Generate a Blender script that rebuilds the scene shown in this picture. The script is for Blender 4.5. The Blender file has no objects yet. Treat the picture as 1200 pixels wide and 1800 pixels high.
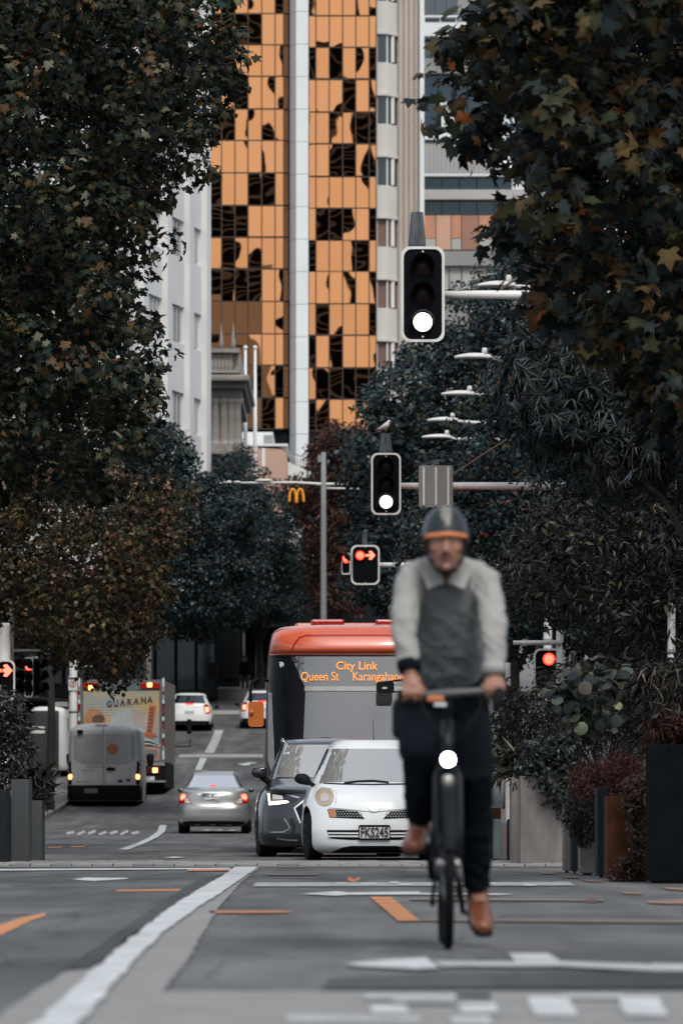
import bpy, bmesh, math, random
import numpy as np
from mathutils import Vector, Matrix
from mathutils.bvhtree import BVHTree

rng = np.random.default_rng(7)
random.seed(7)
SC = bpy.context.scene
COL = SC.collection
F = 10000.0; CX = 600.0; HY = 1430.0; CAMH = 0.55
rad = math.radians

# ------------------------------------------------------------------ camera
cam_d = bpy.data.cameras.new('camera')
cam = bpy.data.objects.new('camera', cam_d); COL.objects.link(cam)
cam.location = (0, 0, CAMH); cam.rotation_euler = (rad(90), 0, 0)
cam_d.sensor_fit = 'VERTICAL'; cam_d.sensor_height = 36; cam_d.sensor_width = 24
cam_d.lens = 200; cam_d.shift_y = (HY - 900) / 1800
cam_d.clip_start = 0.5; cam_d.clip_end = 4000
cam_d.dof.use_dof = True; cam_d.dof.focus_distance = 69; cam_d.dof.aperture_fstop = 5.6
cam_d.dof.aperture_blades = 9
SC.camera = cam

# ------------------------------------------------------------------ light
SUN_EL, SUN_AZ = 48, 165      # azimuth: degrees clockwise from +Y
world = bpy.data.worlds.new('World'); SC.world = world; world.use_nodes = True
nt = world.node_tree; nt.nodes.clear()
sky = nt.nodes.new('ShaderNodeTexSky'); sky.sky_type = 'NISHITA'; sky.sun_disc = False
sky.sun_elevation = rad(SUN_EL); sky.sun_rotation = rad(SUN_AZ)
sky.air_density = 1.0; sky.dust_density = 4.0; sky.ozone_density = 1.0
hs = nt.nodes.new('ShaderNodeHueSaturation'); hs.inputs['Saturation'].default_value = 0.60
bg = nt.nodes.new('ShaderNodeBackground'); bg.inputs['Strength'].default_value = 0.13
wo = nt.nodes.new('ShaderNodeOutputWorld')
nt.links.new(sky.outputs[0], hs.inputs['Color']); 
# an overcast day: the clear sky is veiled by an even cloud layer
veil = nt.nodes.new('ShaderNodeMix'); veil.data_type = 'RGBA'; veil.inputs[0].default_value = .6; veil.inputs[7].default_value = (4.3, 4.8, 5.4, 1)
nt.links.new(hs.outputs[0], veil.inputs[6]); nt.links.new(veil.outputs[2], bg.inputs['Color'])
nt.links.new(bg.outputs[0], wo.inputs['Surface'])
sun_d = bpy.data.lights.new('sun', 'SUN'); sun_d.energy = 1.4; sun_d.angle = rad(18); sun_d.color = (1, .96, .9)
sun = bpy.data.objects.new('sun', sun_d); COL.objects.link(sun)
a, e = rad(SUN_AZ), rad(SUN_EL)
sdir = Vector((math.sin(a) * math.cos(e), math.cos(a) * math.cos(e), math.sin(e)))
sun.rotation_euler = (-sdir).to_track_quat('-Z', 'Y').to_euler(); sun.location = (0, 0, 60)
SC.view_settings.view_transform = 'Standard'; SC.view_settings.look = 'None'
SC.view_settings.gamma = 1; SC.view_settings.exposure = 0.52
SC.view_settings.use_curve_mapping = False
SC.cycles.use_denoising = True
SC.cycles.max_bounces = 6; SC.cycles.diffuse_bounces = 3; SC.cycles.glossy_bounces = 4
SC.cycles.transparent_max_bounces = 8; SC.cycles.caustics_reflective = False; SC.cycles.caustics_refractive = False

# ------------------------------------------------------------------ ground height and pixel helpers
_gy = [-900, 118, 133, 148, 164, 172, 195, 222, 250, 330, 420, 700]
_gz = [0, 0, .06, .26, .72, 1.1, 2.2, 3.72, 5.7, 11.5, 17, 32]
def G(y):
    return float(np.mean([np.interp(y + d, _gy, _gz) for d in (-4, -2, 0, 2, 4)]))
def P(px, py, D):
    return Vector(((px - CX) * D / F, D, CAMH + (HY - py) * D / F))

# ------------------------------------------------------------------ materials
MAT = {}
def M(name, col, rough=.6, metal=0., spec=.5, emis=0., noise=None, bump=None, coat=0., alpha=None, attr=False, streak=None, ior=None, rvar=None):
    """noise=(scale, dark factor, detail, second colour); bump=(scale, strength, distance)"""
    m = bpy.data.materials.new(name); m.use_nodes = True
    n = m.node_tree.nodes; l = m.node_tree.links
    b = n['Principled BSDF']
    c4 = (*col, 1)
    b.inputs['Base Color'].default_value = c4
    b.inputs['Roughness'].default_value = rough
    b.inputs['Metallic'].default_value = metal
    b.inputs['Specular IOR Level'].default_value = spec
    if coat: b.inputs['Coat Weight'].default_value = coat; b.inputs['Coat Roughness'].default_value = .05
    if ior: b.inputs['IOR'].default_value = ior
    if emis:
        b.inputs['Emission Color'].default_value = c4; b.inputs['Emission Strength'].default_value = emis
    tc = n.new('ShaderNodeTexCoord')
    src = None
    if attr:
        at = n.new('ShaderNodeAttribute'); at.attribute_name = 'Col'; src = at.outputs['Color']
    if noise:
        sc, k, det = noise[:3]
        nz = n.new('ShaderNodeTexNoise'); nz.inputs['Detail'].default_value = det
        if isinstance(sc, (tuple, list)):
            mp = n.new('ShaderNodeMapping'); mp.inputs['Scale'].default_value = sc
            l.new(tc.outputs['Object'], mp.inputs[0]); l.new(mp.outputs[0], nz.inputs['Vector']); nz.inputs['Scale'].default_value = 1
        else:
            l.new(tc.outputs['Object'], nz.inputs['Vector']); nz.inputs['Scale'].default_value = sc
        rp = n.new('ShaderNodeValToRGB'); rp.color_ramp.elements[0].position = .34; rp.color_ramp.elements[1].position = .68
        c2 = noise[3] if len(noise) > 3 else tuple(x * k for x in col)
        rp.color_ramp.elements[0].color = (*c2, 1); rp.color_ramp.elements[1].color = c4
        l.new(nz.outputs['Fac'], rp.inputs[0]); src = rp.outputs[0]
        if rvar:
            mr = n.new('ShaderNodeMapRange'); mr.inputs[3].default_value = rough - rvar; mr.inputs[4].default_value = rough + rvar
            l.new(nz.outputs['Fac'], mr.inputs[0]); l.new(mr.outputs[0], b.inputs['Roughness'])
    if src: l.new(src, b.inputs['Base Color'])
    if bump:
        nz = n.new('ShaderNodeTexNoise'); nz.inputs['Scale'].default_value = bump[0]; nz.inputs['Detail'].default_value = 3
        l.new(tc.outputs['Object'], nz.inputs['Vector'])
        bp = n.new('ShaderNodeBump'); bp.inputs['Strength'].default_value = bump[1]
        bp.inputs['Distance'].default_value = bump[2] if len(bump) > 2 else .02
        l.new(nz.outputs['Fac'], bp.inputs['Height']); l.new(bp.outputs[0], b.inputs['Normal'])
    MAT[name] = m
    return m

def leafmat(name, trans=.25, rough=.45, spec=.4):
    m = M(name, (.05, .06, .04), rough=rough, spec=spec, attr=True)
    n = m.node_tree.nodes; l = m.node_tree.links
    b = n['Principled BSDF']; out = n['Material Output']
    t = n.new('ShaderNodeBsdfTranslucent'); mx = n.new('ShaderNodeMixShader'); mx.inputs[0].default_value = trans
    at = [x for x in n if x.type == 'ATTRIBUTE'][0]
    l.new(at.outputs['Color'], t.inputs['Color'])
    l.new(b.outputs[0], mx.inputs[1]); l.new(t.outputs[0], mx.inputs[2]); l.new(mx.outputs[0], out.inputs['Surface'])
    return m

# ------------------------------------------------------------------ object helpers
def link(o, parent=None):
    COL.objects.link(o)
    if parent is not None: o.parent = parent
    return o
def tag(o, label=None, cat=None, group=None, kind=None):
    if label: o['label'] = label
    if cat: o['category'] = cat
    if group: o['group'] = group
    if kind: o['kind'] = kind
    return o
def thing(name, label, cat, loc=(0, 0, 0), rz=0., group=None):
    o = bpy.data.objects.new(name, None); o.empty_display_size = .2
    COL.objects.link(o); o.location = loc; o.rotation_euler = (0, 0, rz)
    return tag(o, label, cat, group)

class MB:
    """collects simple shapes and links them as one mesh object"""
    def __init__(s): s.v = []; s.f = []; s.sm = []
    def add(s, vs, fs, smooth=False):
        o = len(s.v); s.v += [tuple(v) for v in vs]
        s.f += [tuple(i + o for i in f) for f in fs]; s.sm += [smooth] * len(fs); return s
    def box(s, x0, x1, y0, y1, z0, z1, bev=0.):
        if bev > 0:
            b = min(bev, (x1-x0)*.45, (y1-y0)*.45, (z1-z0)*.45)
            bm = bmesh.new(); bmesh.ops.create_cube(bm, size=1)
            for v in bm.verts: v.co = ((x0+x1)/2 + v.co.x*(x1-x0), (y0+y1)/2 + v.co.y*(y1-y0), (z0+z1)/2 + v.co.z*(z1-z0))
            bmesh.ops.bevel(bm, geom=bm.edges[:], offset=b, segments=2, affect='EDGES', profile=.5)
            bm.verts.index_update()
            s.add([v.co[:] for v in bm.verts], [[v.index for v in f.verts] for f in bm.faces]); bm.free(); return s
        vs = [(x, y, z) for z in (z0, z1) for y in (y0, y1) for x in (x0, x1)]
        return s.add(vs, [(0, 2, 3, 1), (4, 5, 7, 6), (0, 1, 5, 4), (2, 6, 7, 3), (0, 4, 6, 2), (1, 3, 7, 5)])
    def tube(s, pts, r, seg=10, cap=True, smooth=True, flat=None):
        pts = [Vector(p) for p in pts]; n = len(pts)
        rs = list(r) if hasattr(r, '__len__') else [r] * n
        up = None; vs = []
        for i, p in enumerate(pts):
            t = (pts[min(i+1, n-1)] - pts[max(i-1, 0)]).normalized()
            if up is None:
                up = Vector((0, 0, 1)) if abs(t.z) < .9 else Vector((0, 1, 0))
            u = (up - t * up.dot(t)).normalized(); w = t.cross(u); up = u
            fu, fw = (flat if flat else (1, 1))
            for k in range(seg):
                an = 2 * math.pi * k / seg
                vs.append(p + (u * math.cos(an) * fu + w * math.sin(an) * fw) * rs[i])
        fs = [(i*seg+k, i*seg+(k+1) % seg, (i+1)*seg+(k+1) % seg, (i+1)*seg+k) for i in range(n-1) for k in range(seg)]
        if cap: fs += [tuple(reversed(range(seg))), tuple(range((n-1)*seg, n*seg))]
        return s.add(vs, fs, smooth)
    def lathe(s, prof, seg=20, axis='z', c=(0, 0, 0), smooth=True, cap=True):
        vs = []
        for r, h in prof:
            for k in range(seg):
                an = 2*math.pi*k/seg; a_, b_ = r*math.cos(an), r*math.sin(an)
                v = (a_, b_, h) if axis == 'z' else ((a_, h, b_) if axis == 'y' else (h, a_, b_))
                vs.append((v[0]+c[0], v[1]+c[1], v[2]+c[2]))
        n = len(prof)
        fs = [(i*seg+k, i*seg+(k+1) % seg, (i+1)*seg+(k+1) % seg, (i+1)*seg+k) for i in range(n-1) for k in range(seg)]
        if cap: fs += [tuple(reversed(range(seg))), tuple(range((n-1)*seg, n*seg))]
        return s.add(vs, fs, smooth)
    def prism_y(s, poly, y0, y1):
        """polygon given in (x, z), extruded from y0 to y1"""
        n = len(poly)
        vs = [(x, y0, z) for x, z in poly] + [(x, y1, z) for x, z in poly]
        return s.add(vs, [tuple(range(n)), tuple(reversed(range(n, 2*n)))] + [(i, n+i, n+(i+1) % n, (i+1) % n) for i in range(n)])
    def prism_z(s, poly, z0, z1):
        n = len(poly)
        vs = [(x, y, z0) for x, y in poly] + [(x, y, z1) for x, y in poly]
        return s.add(vs, [tuple(range(n)), tuple(reversed(range(n, 2*n)))] + [(i, n+i, n+(i+1) % n, (i+1) % n) for i in range(n)])
    def ell(s, c, r, seg=16, rings=10):
        vs = []; 
        for i in range(1, rings):
            ph = math.pi * i / rings
            for k in range(seg):
                an = 2*math.pi*k/seg
                vs.append((c[0]+r[0]*math.sin(ph)*math.cos(an), c[1]+r[1]*math.sin(ph)*math.sin(an), c[2]+r[2]*math.cos(ph)))
        vs += [(c[0], c[1], c[2]+r[2]), (c[0], c[1], c[2]-r[2])]
        R = rings-1; t, bt = R*seg, R*seg+1
        fs = [(i*seg+k, (i+1)*seg+k, (i+1)*seg+(k+1) % seg, i*seg+(k+1) % seg) for i in range(R-1) for k in range(seg)]
        fs += [(t, k, (k+1) % seg) for k in range(seg)] + [(bt, (R-1)*seg+(k+1) % seg, (R-1)*seg+k) for k in range(seg)]
        return s.add(vs, fs, True)
    def mesh(s, name):
        me = bpy.data.meshes.new(name); me.from_pydata(s.v, [], s.f)
        me.polygons.foreach_set('use_smooth', s.sm); me.update()
        bm = bmesh.new(); bm.from_mesh(me); bmesh.ops.recalc_face_normals(bm, faces=bm.faces); bm.to_mesh(me); bm.free()
        return me
    def build(s, name, mat, parent=None, loc=None):
        me = s.mesh(name); me.materials.append(MAT[mat] if isinstance(mat, str) else mat)
        o = bpy.data.objects.new(name, me); link(o, parent)
        if loc is not None: o.location = loc
        return o

def dup(o, parent, loc=None, rot=None, scale=None):
    c = o.copy(); COL.objects.link(c); c.parent = parent
    if loc is not None: c.location = loc
    if rot is not None: c.rotation_euler = rot
    if scale is not None: c.scale = scale
    return c
def part(name, me, parent, loc=(0, 0, 0), rot=None, scale=None):
    c = bpy.data.objects.new(name, me); COL.objects.link(c); c.parent = parent; c.location = loc
    if rot is not None: c.rotation_euler = rot
    if scale is not None: c.scale = scale
    return c

def rrect(x0, x1, z0, z1, r, k=5):
    pts = []
    for cx, cz, a0 in ((x1-r, z1-r, 0), (x0+r, z1-r, 90), (x0+r, z0+r, 180), (x1-r, z0+r, 270)):
        for i in range(k+1):
            an = rad(a0 + 90*i/k); pts.append((cx + r*math.cos(an), cz + r*math.sin(an)))
    return pts
def oval(cx, cz, rx, rz, k=24, a0=0, a1=360):
    return [(cx + rx*math.cos(rad(a0+(a1-a0)*i/k)), cz + rz*math.sin(rad(a0+(a1-a0)*i/k))) for i in range(k + (0 if a1-a0 == 360 else 1))]

def text(name, s, size, mat, parent, loc, rot=(rad(90), 0, 0), ext=.002, align='LEFT', bold=0., sx=1., shear=0.):
    cu = bpy.data.curves.new(name, 'FONT'); cu.body = s; cu.size = size; cu.extrude = ext; cu.align_x = align
    cu.offset = bold; cu.shear = shear; cu.resolution_u = 3
    o = bpy.data.objects.new(name, cu); COL.objects.link(o)
    dg = bpy.context.evaluated_depsgraph_get(); me = bpy.data.meshes.new_from_object(o.evaluated_get(dg))
    bpy.data.objects.remove(o); me.name = name
    me.materials.clear(); me.materials.append(MAT[mat])
    t = bpy.data.objects.new(name, me); link(t, parent); t.location = loc; t.rotation_euler = rot; t.scale = (sx, 1, 1)
    return t

def np_mesh(name, V, Fa, mat, parent=None, col=None, smooth=False, k=3):
    """V (n,3) and Fa (m,k) arrays to a mesh object; col is an (n,3) colour per vertex"""
    me = bpy.data.meshes.new(name); n, m = len(V), len(Fa)
    me.vertices.add(n); me.vertices.foreach_set('co', np.ascontiguousarray(V, dtype=np.float32).ravel())
    me.loops.add(m*k); me.loops.foreach_set('vertex_index', np.ascontiguousarray(Fa, dtype=np.int32).ravel())
    me.polygons.add(m); me.polygons.foreach_set('loop_start', np.arange(0, m*k, k, dtype=np.int32))
    if smooth: me.polygons.foreach_set('use_smooth', np.ones(m, dtype=bool))
    me.update(calc_edges=True)
    if col is not None:
        ca = me.color_attributes.new('Col', 'FLOAT_COLOR', 'POINT')
        ca.data.foreach_set('color', np.ascontiguousarray(np.c_[col, np.ones(n)], dtype=np.float32).ravel())
    me.materials.append(MAT[mat] if isinstance(mat, str) else mat)
    o = bpy.data.objects.new(name, me); link(o, parent)
    return o

def fused(name, mb, voxel, mat, parent, smooth=4, wrinkle=None):
    """several overlapping shapes melted into one continuous surface"""
    me = mb.mesh(name); o = bpy.data.objects.new(name, me); COL.objects.link(o)
    r = o.modifiers.new('r', 'REMESH'); r.mode = 'VOXEL'; r.voxel_size = voxel; r.use_smooth_shade = True
    sm = o.modifiers.new('s', 'SMOOTH'); sm.iterations = smooth; sm.factor = .5
    dg = bpy.context.evaluated_depsgraph_get(); m2 = bpy.data.meshes.new_from_object(o.evaluated_get(dg))
    bpy.data.objects.remove(o); m2.name = name; m2.materials.clear(); m2.materials.append(MAT[mat])
    m2.polygons.foreach_set('use_smooth', np.ones(len(m2.polygons), dtype=bool))
    o = bpy.data.objects.new(name, m2); link(o, parent)
    return o

def asphalt(name, col):
    """worn asphalt: broad patches, streaks along the lanes, speckle of stones, thin cracks"""
    m = M(name, col, .85, spec=.3, bump=(150, .3, .006))
    n = m.node_tree.nodes; l = m.node_tree.links; b = n['Principled BSDF']; tc = n.new('ShaderNodeTexCoord')
    def layer(scale, det, lo, hi, p0=.3, p1=.7, vor=False):
        mp = n.new('ShaderNodeMapping'); mp.inputs['Scale'].default_value = scale; l.new(tc.outputs['Object'], mp.inputs[0])
        if vor:
            t = n.new('ShaderNodeTexVoronoi'); t.feature = 'DISTANCE_TO_EDGE'; t.inputs['Scale'].default_value = 1
            w = n.new('ShaderNodeTexNoise'); w.inputs['Scale'].default_value = 1.5; w.inputs['Detail'].default_value = 6; l.new(mp.outputs[0], w.inputs['Vector'])
            ad = n.new('ShaderNodeVectorMath'); ad.operation = 'ADD'; l.new(mp.outputs[0], ad.inputs[0]); l.new(w.outputs['Color'], ad.inputs[1]); l.new(ad.outputs[0], t.inputs['Vector']); o = t.outputs['Distance']
        else:
            t = n.new('ShaderNodeTexNoise'); t.inputs['Scale'].default_value = 1; t.inputs['Detail'].default_value = det; l.new(mp.outputs[0], t.inputs['Vector']); o = t.outputs['Fac']
        r = n.new('ShaderNodeMapRange'); r.inputs[1].default_value = p0; r.inputs[2].default_value = p1; r.inputs[3].default_value = lo; r.inputs[4].default_value = hi; l.new(o, r.inputs[0]); return r.outputs[0]
    parts = [layer((.5, .09, .5), 5, .62, 1.24), layer((2.6, .12, 1), 4, .72, 1.2), layer((45, 45, 45), 2, .70, 1.28), layer((1.3, .35, 1), 9, .70, 1.12, .35, .55), layer((.55, .12, 1), 0, .62, 1., .0, .018, True)]
    cur = parts[0]
    for p in parts[1:]:
        mm = n.new('ShaderNodeMath'); mm.operation = 'MULTIPLY'; l.new(cur, mm.inputs[0]); l.new(p, mm.inputs[1]); cur = mm.outputs[0]
    mx = n.new('ShaderNodeVectorMath'); mx.operation = 'SCALE'; mx.inputs[0].default_value = col; l.new(cur, mx.inputs['Scale']); l.new(mx.outputs[0], b.inputs['Base Color'])
    return m

# ------------------------------------------------------------------ the palette
asphalt('asphalt', (.110, .111, .111))
asphalt('asphalt_new', (.052, .057, .061))
M('pavement', (.17, .165, .16), .85, noise=(.8, .8, 6), bump=(60, .2, .005))
M('concrete_pale', (.225, .22, .21), .85, noise=(3.5, .80, 8), bump=(90, .2, .005))
M('paver_stone', (.235, .23, .22), .8, noise=(2.2, .78, 5), bump=(70, .2, .004))
M('road_white', (.58, .61, .61), .7, noise=(5, .78, 10, (.30, .31, .31)), bump=(120, .2, .004))
M('road_worn', (.42, .43, .42), .75, noise=(9, .6, 9, (.16, .16, .16)), bump=(120, .2, .004))
M('road_orange', (.50, .19, .065), .75, noise=(11, .7, 8, (.40, .17, .07)))
M('road_orange_dash', (.30, .135, .07), .8, noise=(8, .6, 8, (.17, .12, .10)))
M('road_orange_faint', (.20, .135, .10), .8, noise=(5, .5, 9, (.13, .125, .12)))
M('kerb_stone', (.22, .22, .215), .8, noise=(3, .75, 5))
M('white_paint', (.76, .78, .78), .28, coat=.6, spec=.5)
M('white_dusty', (.55, .56, .56), .5, noise=(2.2, .86, 5), spec=.4)
M('white_matte', (.66, .66, .64), .6, noise=(1.5, .9, 4))
M('steel_white', (.68, .67, .64), .45, noise=(4, .86, 4), spec=.5)
M('steel_grey', (.34, .34, .335), .42, metal=.3, noise=(5, .8, 4))
M('galv', (.23, .235, .235), .6, noise=(7, .88, 5), spec=.25)
M('black_gloss', (.006, .007, .009), .12, coat=.4)
M('black_matte', (.006, .008, .010), .6, spec=.12)
M('signal_black', (.003, .004, .006), .7, spec=.06)
M('rubber', (.012, .012, .013), .8, noise=(20, .7, 3), spec=.1)
M('chrome', (.75, .76, .77), .12, metal=1)
M('rim_metal', (.32, .31, .30), .35, metal=.9)
M('rim_rust', (.20, .12, .085), .55, metal=.5, noise=(25, .5, 4))
M('suv_grey', (.015, .020, .023), .22, metal=.35, coat=.8)
M('silver_paint', (.34, .345, .337), .34, metal=.55, coat=.6)
M('bus_red', (.62, .115, .050), .22, coat=.7)
M('lens_red', (.32, .012, .008), .15, coat=.6)
M('lens_amber', (.45, .16, .05), .2, coat=.6)
M('lens_clear', (.50, .49, .46), .12, coat=.8)
M('lens_haze', (.46, .36, .27), .22, coat=.8, noise=(14, .9, 3))
M('lamp_white', (1, .97, .93), .3, emis=2.2)
M('lamp_drl', (1, .80, .62), .3, emis=3.2)
M('lamp_bike', (1, .96, .9), .3, emis=40)
M('lamp_red', (1, .04, .02), .3, emis=2.2)
M('lamp_red_core', (1, .15, .09), .3, emis=2.0)
M('lamp_brake', (.8, .03, .015), .3, emis=1.1)
M('lamp_brake_core', (1, .30, .18), .3, emis=1.5)
M('lamp_amber', (1, .42, .12), .3, emis=3.0)
M('led_orange', (.95, .36, .10), .6, emis=.42, spec=.1)
M('dark_lens', (.016, .008, .006), .35, spec=.2)
M('plate_face', (.62, .63, .62), .5)
M('ink', (.012, .012, .014), .6)
M('grey_ink', (.16, .16, .16), .6)
M('orange_sticker', (.42, .13, .045), .5)
M('mirror_orange', (.46, .125, .022), .3, coat=.5)
M('interior', (.03, .03, .032), .8)
M('seat_fabric', (.10, .10, .10), .85)
M('arch_yellow', (.75, .29, .02), .4, emis=.12)
M('coat_brown', (.045, .02, .015), .8)
def glass(name, base, tint, fac, rough=.03, bump=None, clear=0.):
    """reflecting pane over a dim inside: glossy layer with Fresnel on a dark body"""
    m = bpy.data.materials.new(name); m.use_nodes = True
    n = m.node_tree.nodes; l = m.node_tree.links; n.remove(n['Principled BSDF']); out = n['Material Output']
    d = n.new('ShaderNodeBsdfDiffuse'); d.inputs[0].default_value = (*base, 1)
    g = n.new('ShaderNodeBsdfGlossy'); g.inputs['Color'].default_value = (*tint, 1); g.inputs['Roughness'].default_value = rough
    fr = n.new('ShaderNodeFresnel'); fr.inputs[0].default_value = 1.5
    ad = n.new('ShaderNodeMath'); ad.operation = 'ADD'; ad.use_clamp = True; ad.inputs[1].default_value = fac
    mx = n.new('ShaderNodeMixShader'); l.new(fr.outputs[0], ad.inputs[0]); l.new(ad.outputs[0], mx.inputs[0])
    if clear:
        tr = n.new('ShaderNodeBsdfTransparent'); tr.inputs[0].default_value = (.75, .78, .77, 1); m2 = n.new('ShaderNodeMixShader'); m2.inputs[0].default_value = clear
        l.new(d.outputs[0], m2.inputs[1]); l.new(tr.outputs[0], m2.inputs[2]); l.new(m2.outputs[0], mx.inputs[1])
    else: l.new(d.outputs[0], mx.inputs[1])
    l.new(fr.outputs[0], ad.inputs[0]); l.new(g.outputs[0], mx.inputs[2]); l.new(mx.outputs[0], out.inputs['Surface'])
    if bump:
        tc = n.new('ShaderNodeTexCoord'); nz = n.new('ShaderNodeTexNoise'); nz.inputs['Scale'].default_value = bump[0]; nz.inputs['Detail'].default_value = 1
        l.new(tc.outputs['Object'], nz.inputs['Vector']); bp = n.new('ShaderNodeBump'); bp.inputs['Strength'].default_value = bump[1]; bp.inputs['Distance'].default_value = bump[2]
        l.new(nz.outputs['Fac'], bp.inputs['Height']); l.new(bp.outputs[0], g.inputs['Normal'])
    MAT[name] = m; return m
glass('glass_screen', (.40, .39, .37), (.95, .94, .92), .34, clear=.28)
glass('glass_dark', (.006, .007, .008), (.8, .85, .9), .03)
glass('glass_bus', (.045, .045, .045), (.92, .92, .91), .13)
glass('glass_rear', (.18, .18, .18), (.95, .95, .95), .65)
glass('glass_window', (.02, .024, .028), (.75, .85, .9), .08, .08)

# ------------------------------------------------------------------ more materials
asphalt('asphalt_lane', (.088, .095, .099))
M('band_grey', (.135, .135, .13), .85, noise=(2.2, .75, 7)); M('road_worn_pale', (.46, .47, .46), .75, noise=(6, .6, 9, (.27, .27, .26)))
M('paver_stone_dark', (.175, .172, .165), .8, noise=(2.2, .78, 5))
M('leaf_orange', (.35, .12, .04), .7)
def gold():
    m = M('gold_glass', (.64, .292, .128), .008, metal=1.)
    n = m.node_tree.nodes; l = m.node_tree.links; b = n['Principled BSDF']
    tc = n.new('ShaderNodeTexCoord'); oi = n.new('ShaderNodeObjectInfo')
    ad = n.new('ShaderNodeVectorMath'); ad.operation = 'MULTIPLY_ADD'
    cb = n.new('ShaderNodeCombineXYZ'); l.new(oi.outputs['Random'], cb.inputs[0]); l.new(oi.outputs['Random'], cb.inputs[2])
    ad.inputs[1].default_value = (37, 0, 91); l.new(cb.outputs[0], ad.inputs[0]); l.new(tc.outputs['Object'], ad.inputs[2])
    nz = n.new('ShaderNodeTexNoise'); nz.inputs['Scale'].default_value = .50; nz.inputs['Detail'].default_value = .3
    l.new(ad.outputs[0], nz.inputs['Vector'])
    bp = n.new('ShaderNodeBump'); bp.inputs['Strength'].default_value = 1; bp.inputs['Distance'].default_value = .0095
    l.new(nz.outputs['Fac'], bp.inputs['Height']); l.new(bp.outputs[0], b.inputs['Normal'])
gold()
M('mullion_dark', (.035, .018, .010), .5); M('mullion_pale', (.42, .43, .43), .6)
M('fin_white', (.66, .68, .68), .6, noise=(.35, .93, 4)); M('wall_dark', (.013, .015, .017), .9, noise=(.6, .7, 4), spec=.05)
M('tower_wall', (.60, .58, .545), .75, noise=(.4, .9, 5)); M('beige_panel', (.43, .36, .31), .8, noise=((.6, .6, .25), .85, 4)); M('beige_joint', (.25, .21, .18), .8)
M('blind_brown', (.17, .10, .08), .5); M('wall_grey', (.25, .25, .245), .8, noise=(.4, .9, 4)); M('wall_pale', (.40, .39, .37), .75, noise=(.5, .9, 4))
M('roof_grey', (.26, .255, .25), .6, noise=(.5, .9, 3)); M('roof_rib', (.21, .205, .20), .6)
M('orange_panel', (.52, .24, .14), .5, noise=(.7, .85, 3)); M('orange_panel_dull', (.56, .33, .23), .5, noise=(.7, .9, 3)); M('brown_panel', (.33, .17, .12), .5, noise=(.7, .85, 3))
glass('glass_grey', (.20, .20, .19), (.9, .9, .9), .05, .1); glass('glass_teal', (.012, .024, .032), (.6, .8, .9), .03, .1)
glass('shop_glass', (.010, .012, .014), (.28, .33, .36), .0, .12); M('curtained_glass', (.30, .29, .28), .35, noise=((6, 6, .3), .6, 3), coat=.4)
M('render_white', (.66, .66, .65), .85, noise=(.25, .93, 6), bump=(20, .1, .01))
M('stone_grey', (.17, .165, .155), .85, noise=(.9, .7, 6)); M('stone_pale', (.30, .275, .245), .85, noise=(1.2, .7, 6))
M('pink_wall', (.46, .29, .225), .8, noise=(.4, .92, 4)); M('red_sign', (.30, .03, .025), .5)
M('pier_grey', (.035, .04, .044), .7, noise=(1.5, .8, 4)); M('sign_pink', (.22, .17, .16), .6); M('sign_cream', (.36, .32, .25), .6); M('sign_red', (.32, .07, .04), .6); M('poster_red', (.05, .018, .016), .6)
M('mirror_dark', (.004, .005, .007), .8, spec=.05); M('mirror_band', (.16, .17, .18), .6); M('mirror_band_dim', (.10, .11, .12), .6)

# ------------------------------------------------------------------ ground, road, markings
def ground_px(px, py):
    """the point of the street surface seen at a pixel of the photograph"""
    lo, hi = 8., 320.
    f = lambda D: HY - (G(D)-CAMH)*F/D
    for _ in range(50):
        m = (lo+hi)/2
        if f(m) > py: lo = m
        else: hi = m
    D = (lo+hi)/2
    return ((px-CX)*D/F, D)

ys = np.unique(np.r_[np.array([-900, -400, -100]), np.arange(0, 340, 4.), np.array([420, 700, 1500, 3000])])
def sheet(name, x0, x1, y0, y1, dz, mat, kind='structure', parent=None):
    yy = [y0] + [y for y in ys if y0 < y < y1] + [y1]
    V = []; Fa = []
    for i, y in enumerate(yy):
        z = G(min(y, 420))+dz; V += [(x0, y, z), (x1, y, z)]
        if i: Fa.append((2*i-2, 2*i-1, 2*i+1, 2*i))
    o = MB().add(V, Fa).build(name, mat, parent)
    return tag(o, kind=kind)
sheet('ground', -1200, 1200, -900, 3000, -.06, 'pavement')
road = sheet('road', -7.9, 6.5, -120, 330, 0, 'asphalt')
V = []
side = MB().add([(-70, 69, -.004), (-7.9, 69, -.004), (-7.9, 127, -.004), (-70, 127, -.004)], [(0, 1, 2, 3)]).build('side_street', 'asphalt'); tag(side, kind='structure')
for nm, x0, x1, y0, y1 in (('footpath', -16, -8.02, 128, 330), ('footpath', 3.1, 14, 97, 330), ('footpath', -16, -8.02, -100, 62)):
    o = sheet(nm, x0, x1, y0, y1, .13, 'pavement')
    kx = x1 if x0 < 0 else x0
    kb = MB()
    yy = [y0] + [y for y in ys if y0 < y < y1] + [y1]
    a_, b_ = (kx, kx+.12) if x0 < 0 else (kx-.12, kx)
    for i in range(len(yy)-1):
        z0, z1 = G(yy[i]), G(yy[i+1])
        kb.add([(a_, yy[i], z0-.05), (b_, yy[i], z0-.05), (b_, yy[i], z0+.134), (a_, yy[i], z0+.134), (a_, yy[i+1], z1-.05), (b_, yy[i+1], z1-.05), (b_, yy[i+1], z1+.134), (a_, yy[i+1], z1+.134)],
               [(3, 2, 6, 7), (1, 5, 6, 2), (0, 3, 7, 4), (0, 1, 2, 3), (4, 7, 6, 5)])
    tag(kb.build('kerb', 'kerb_stone'), kind='structure')

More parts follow.
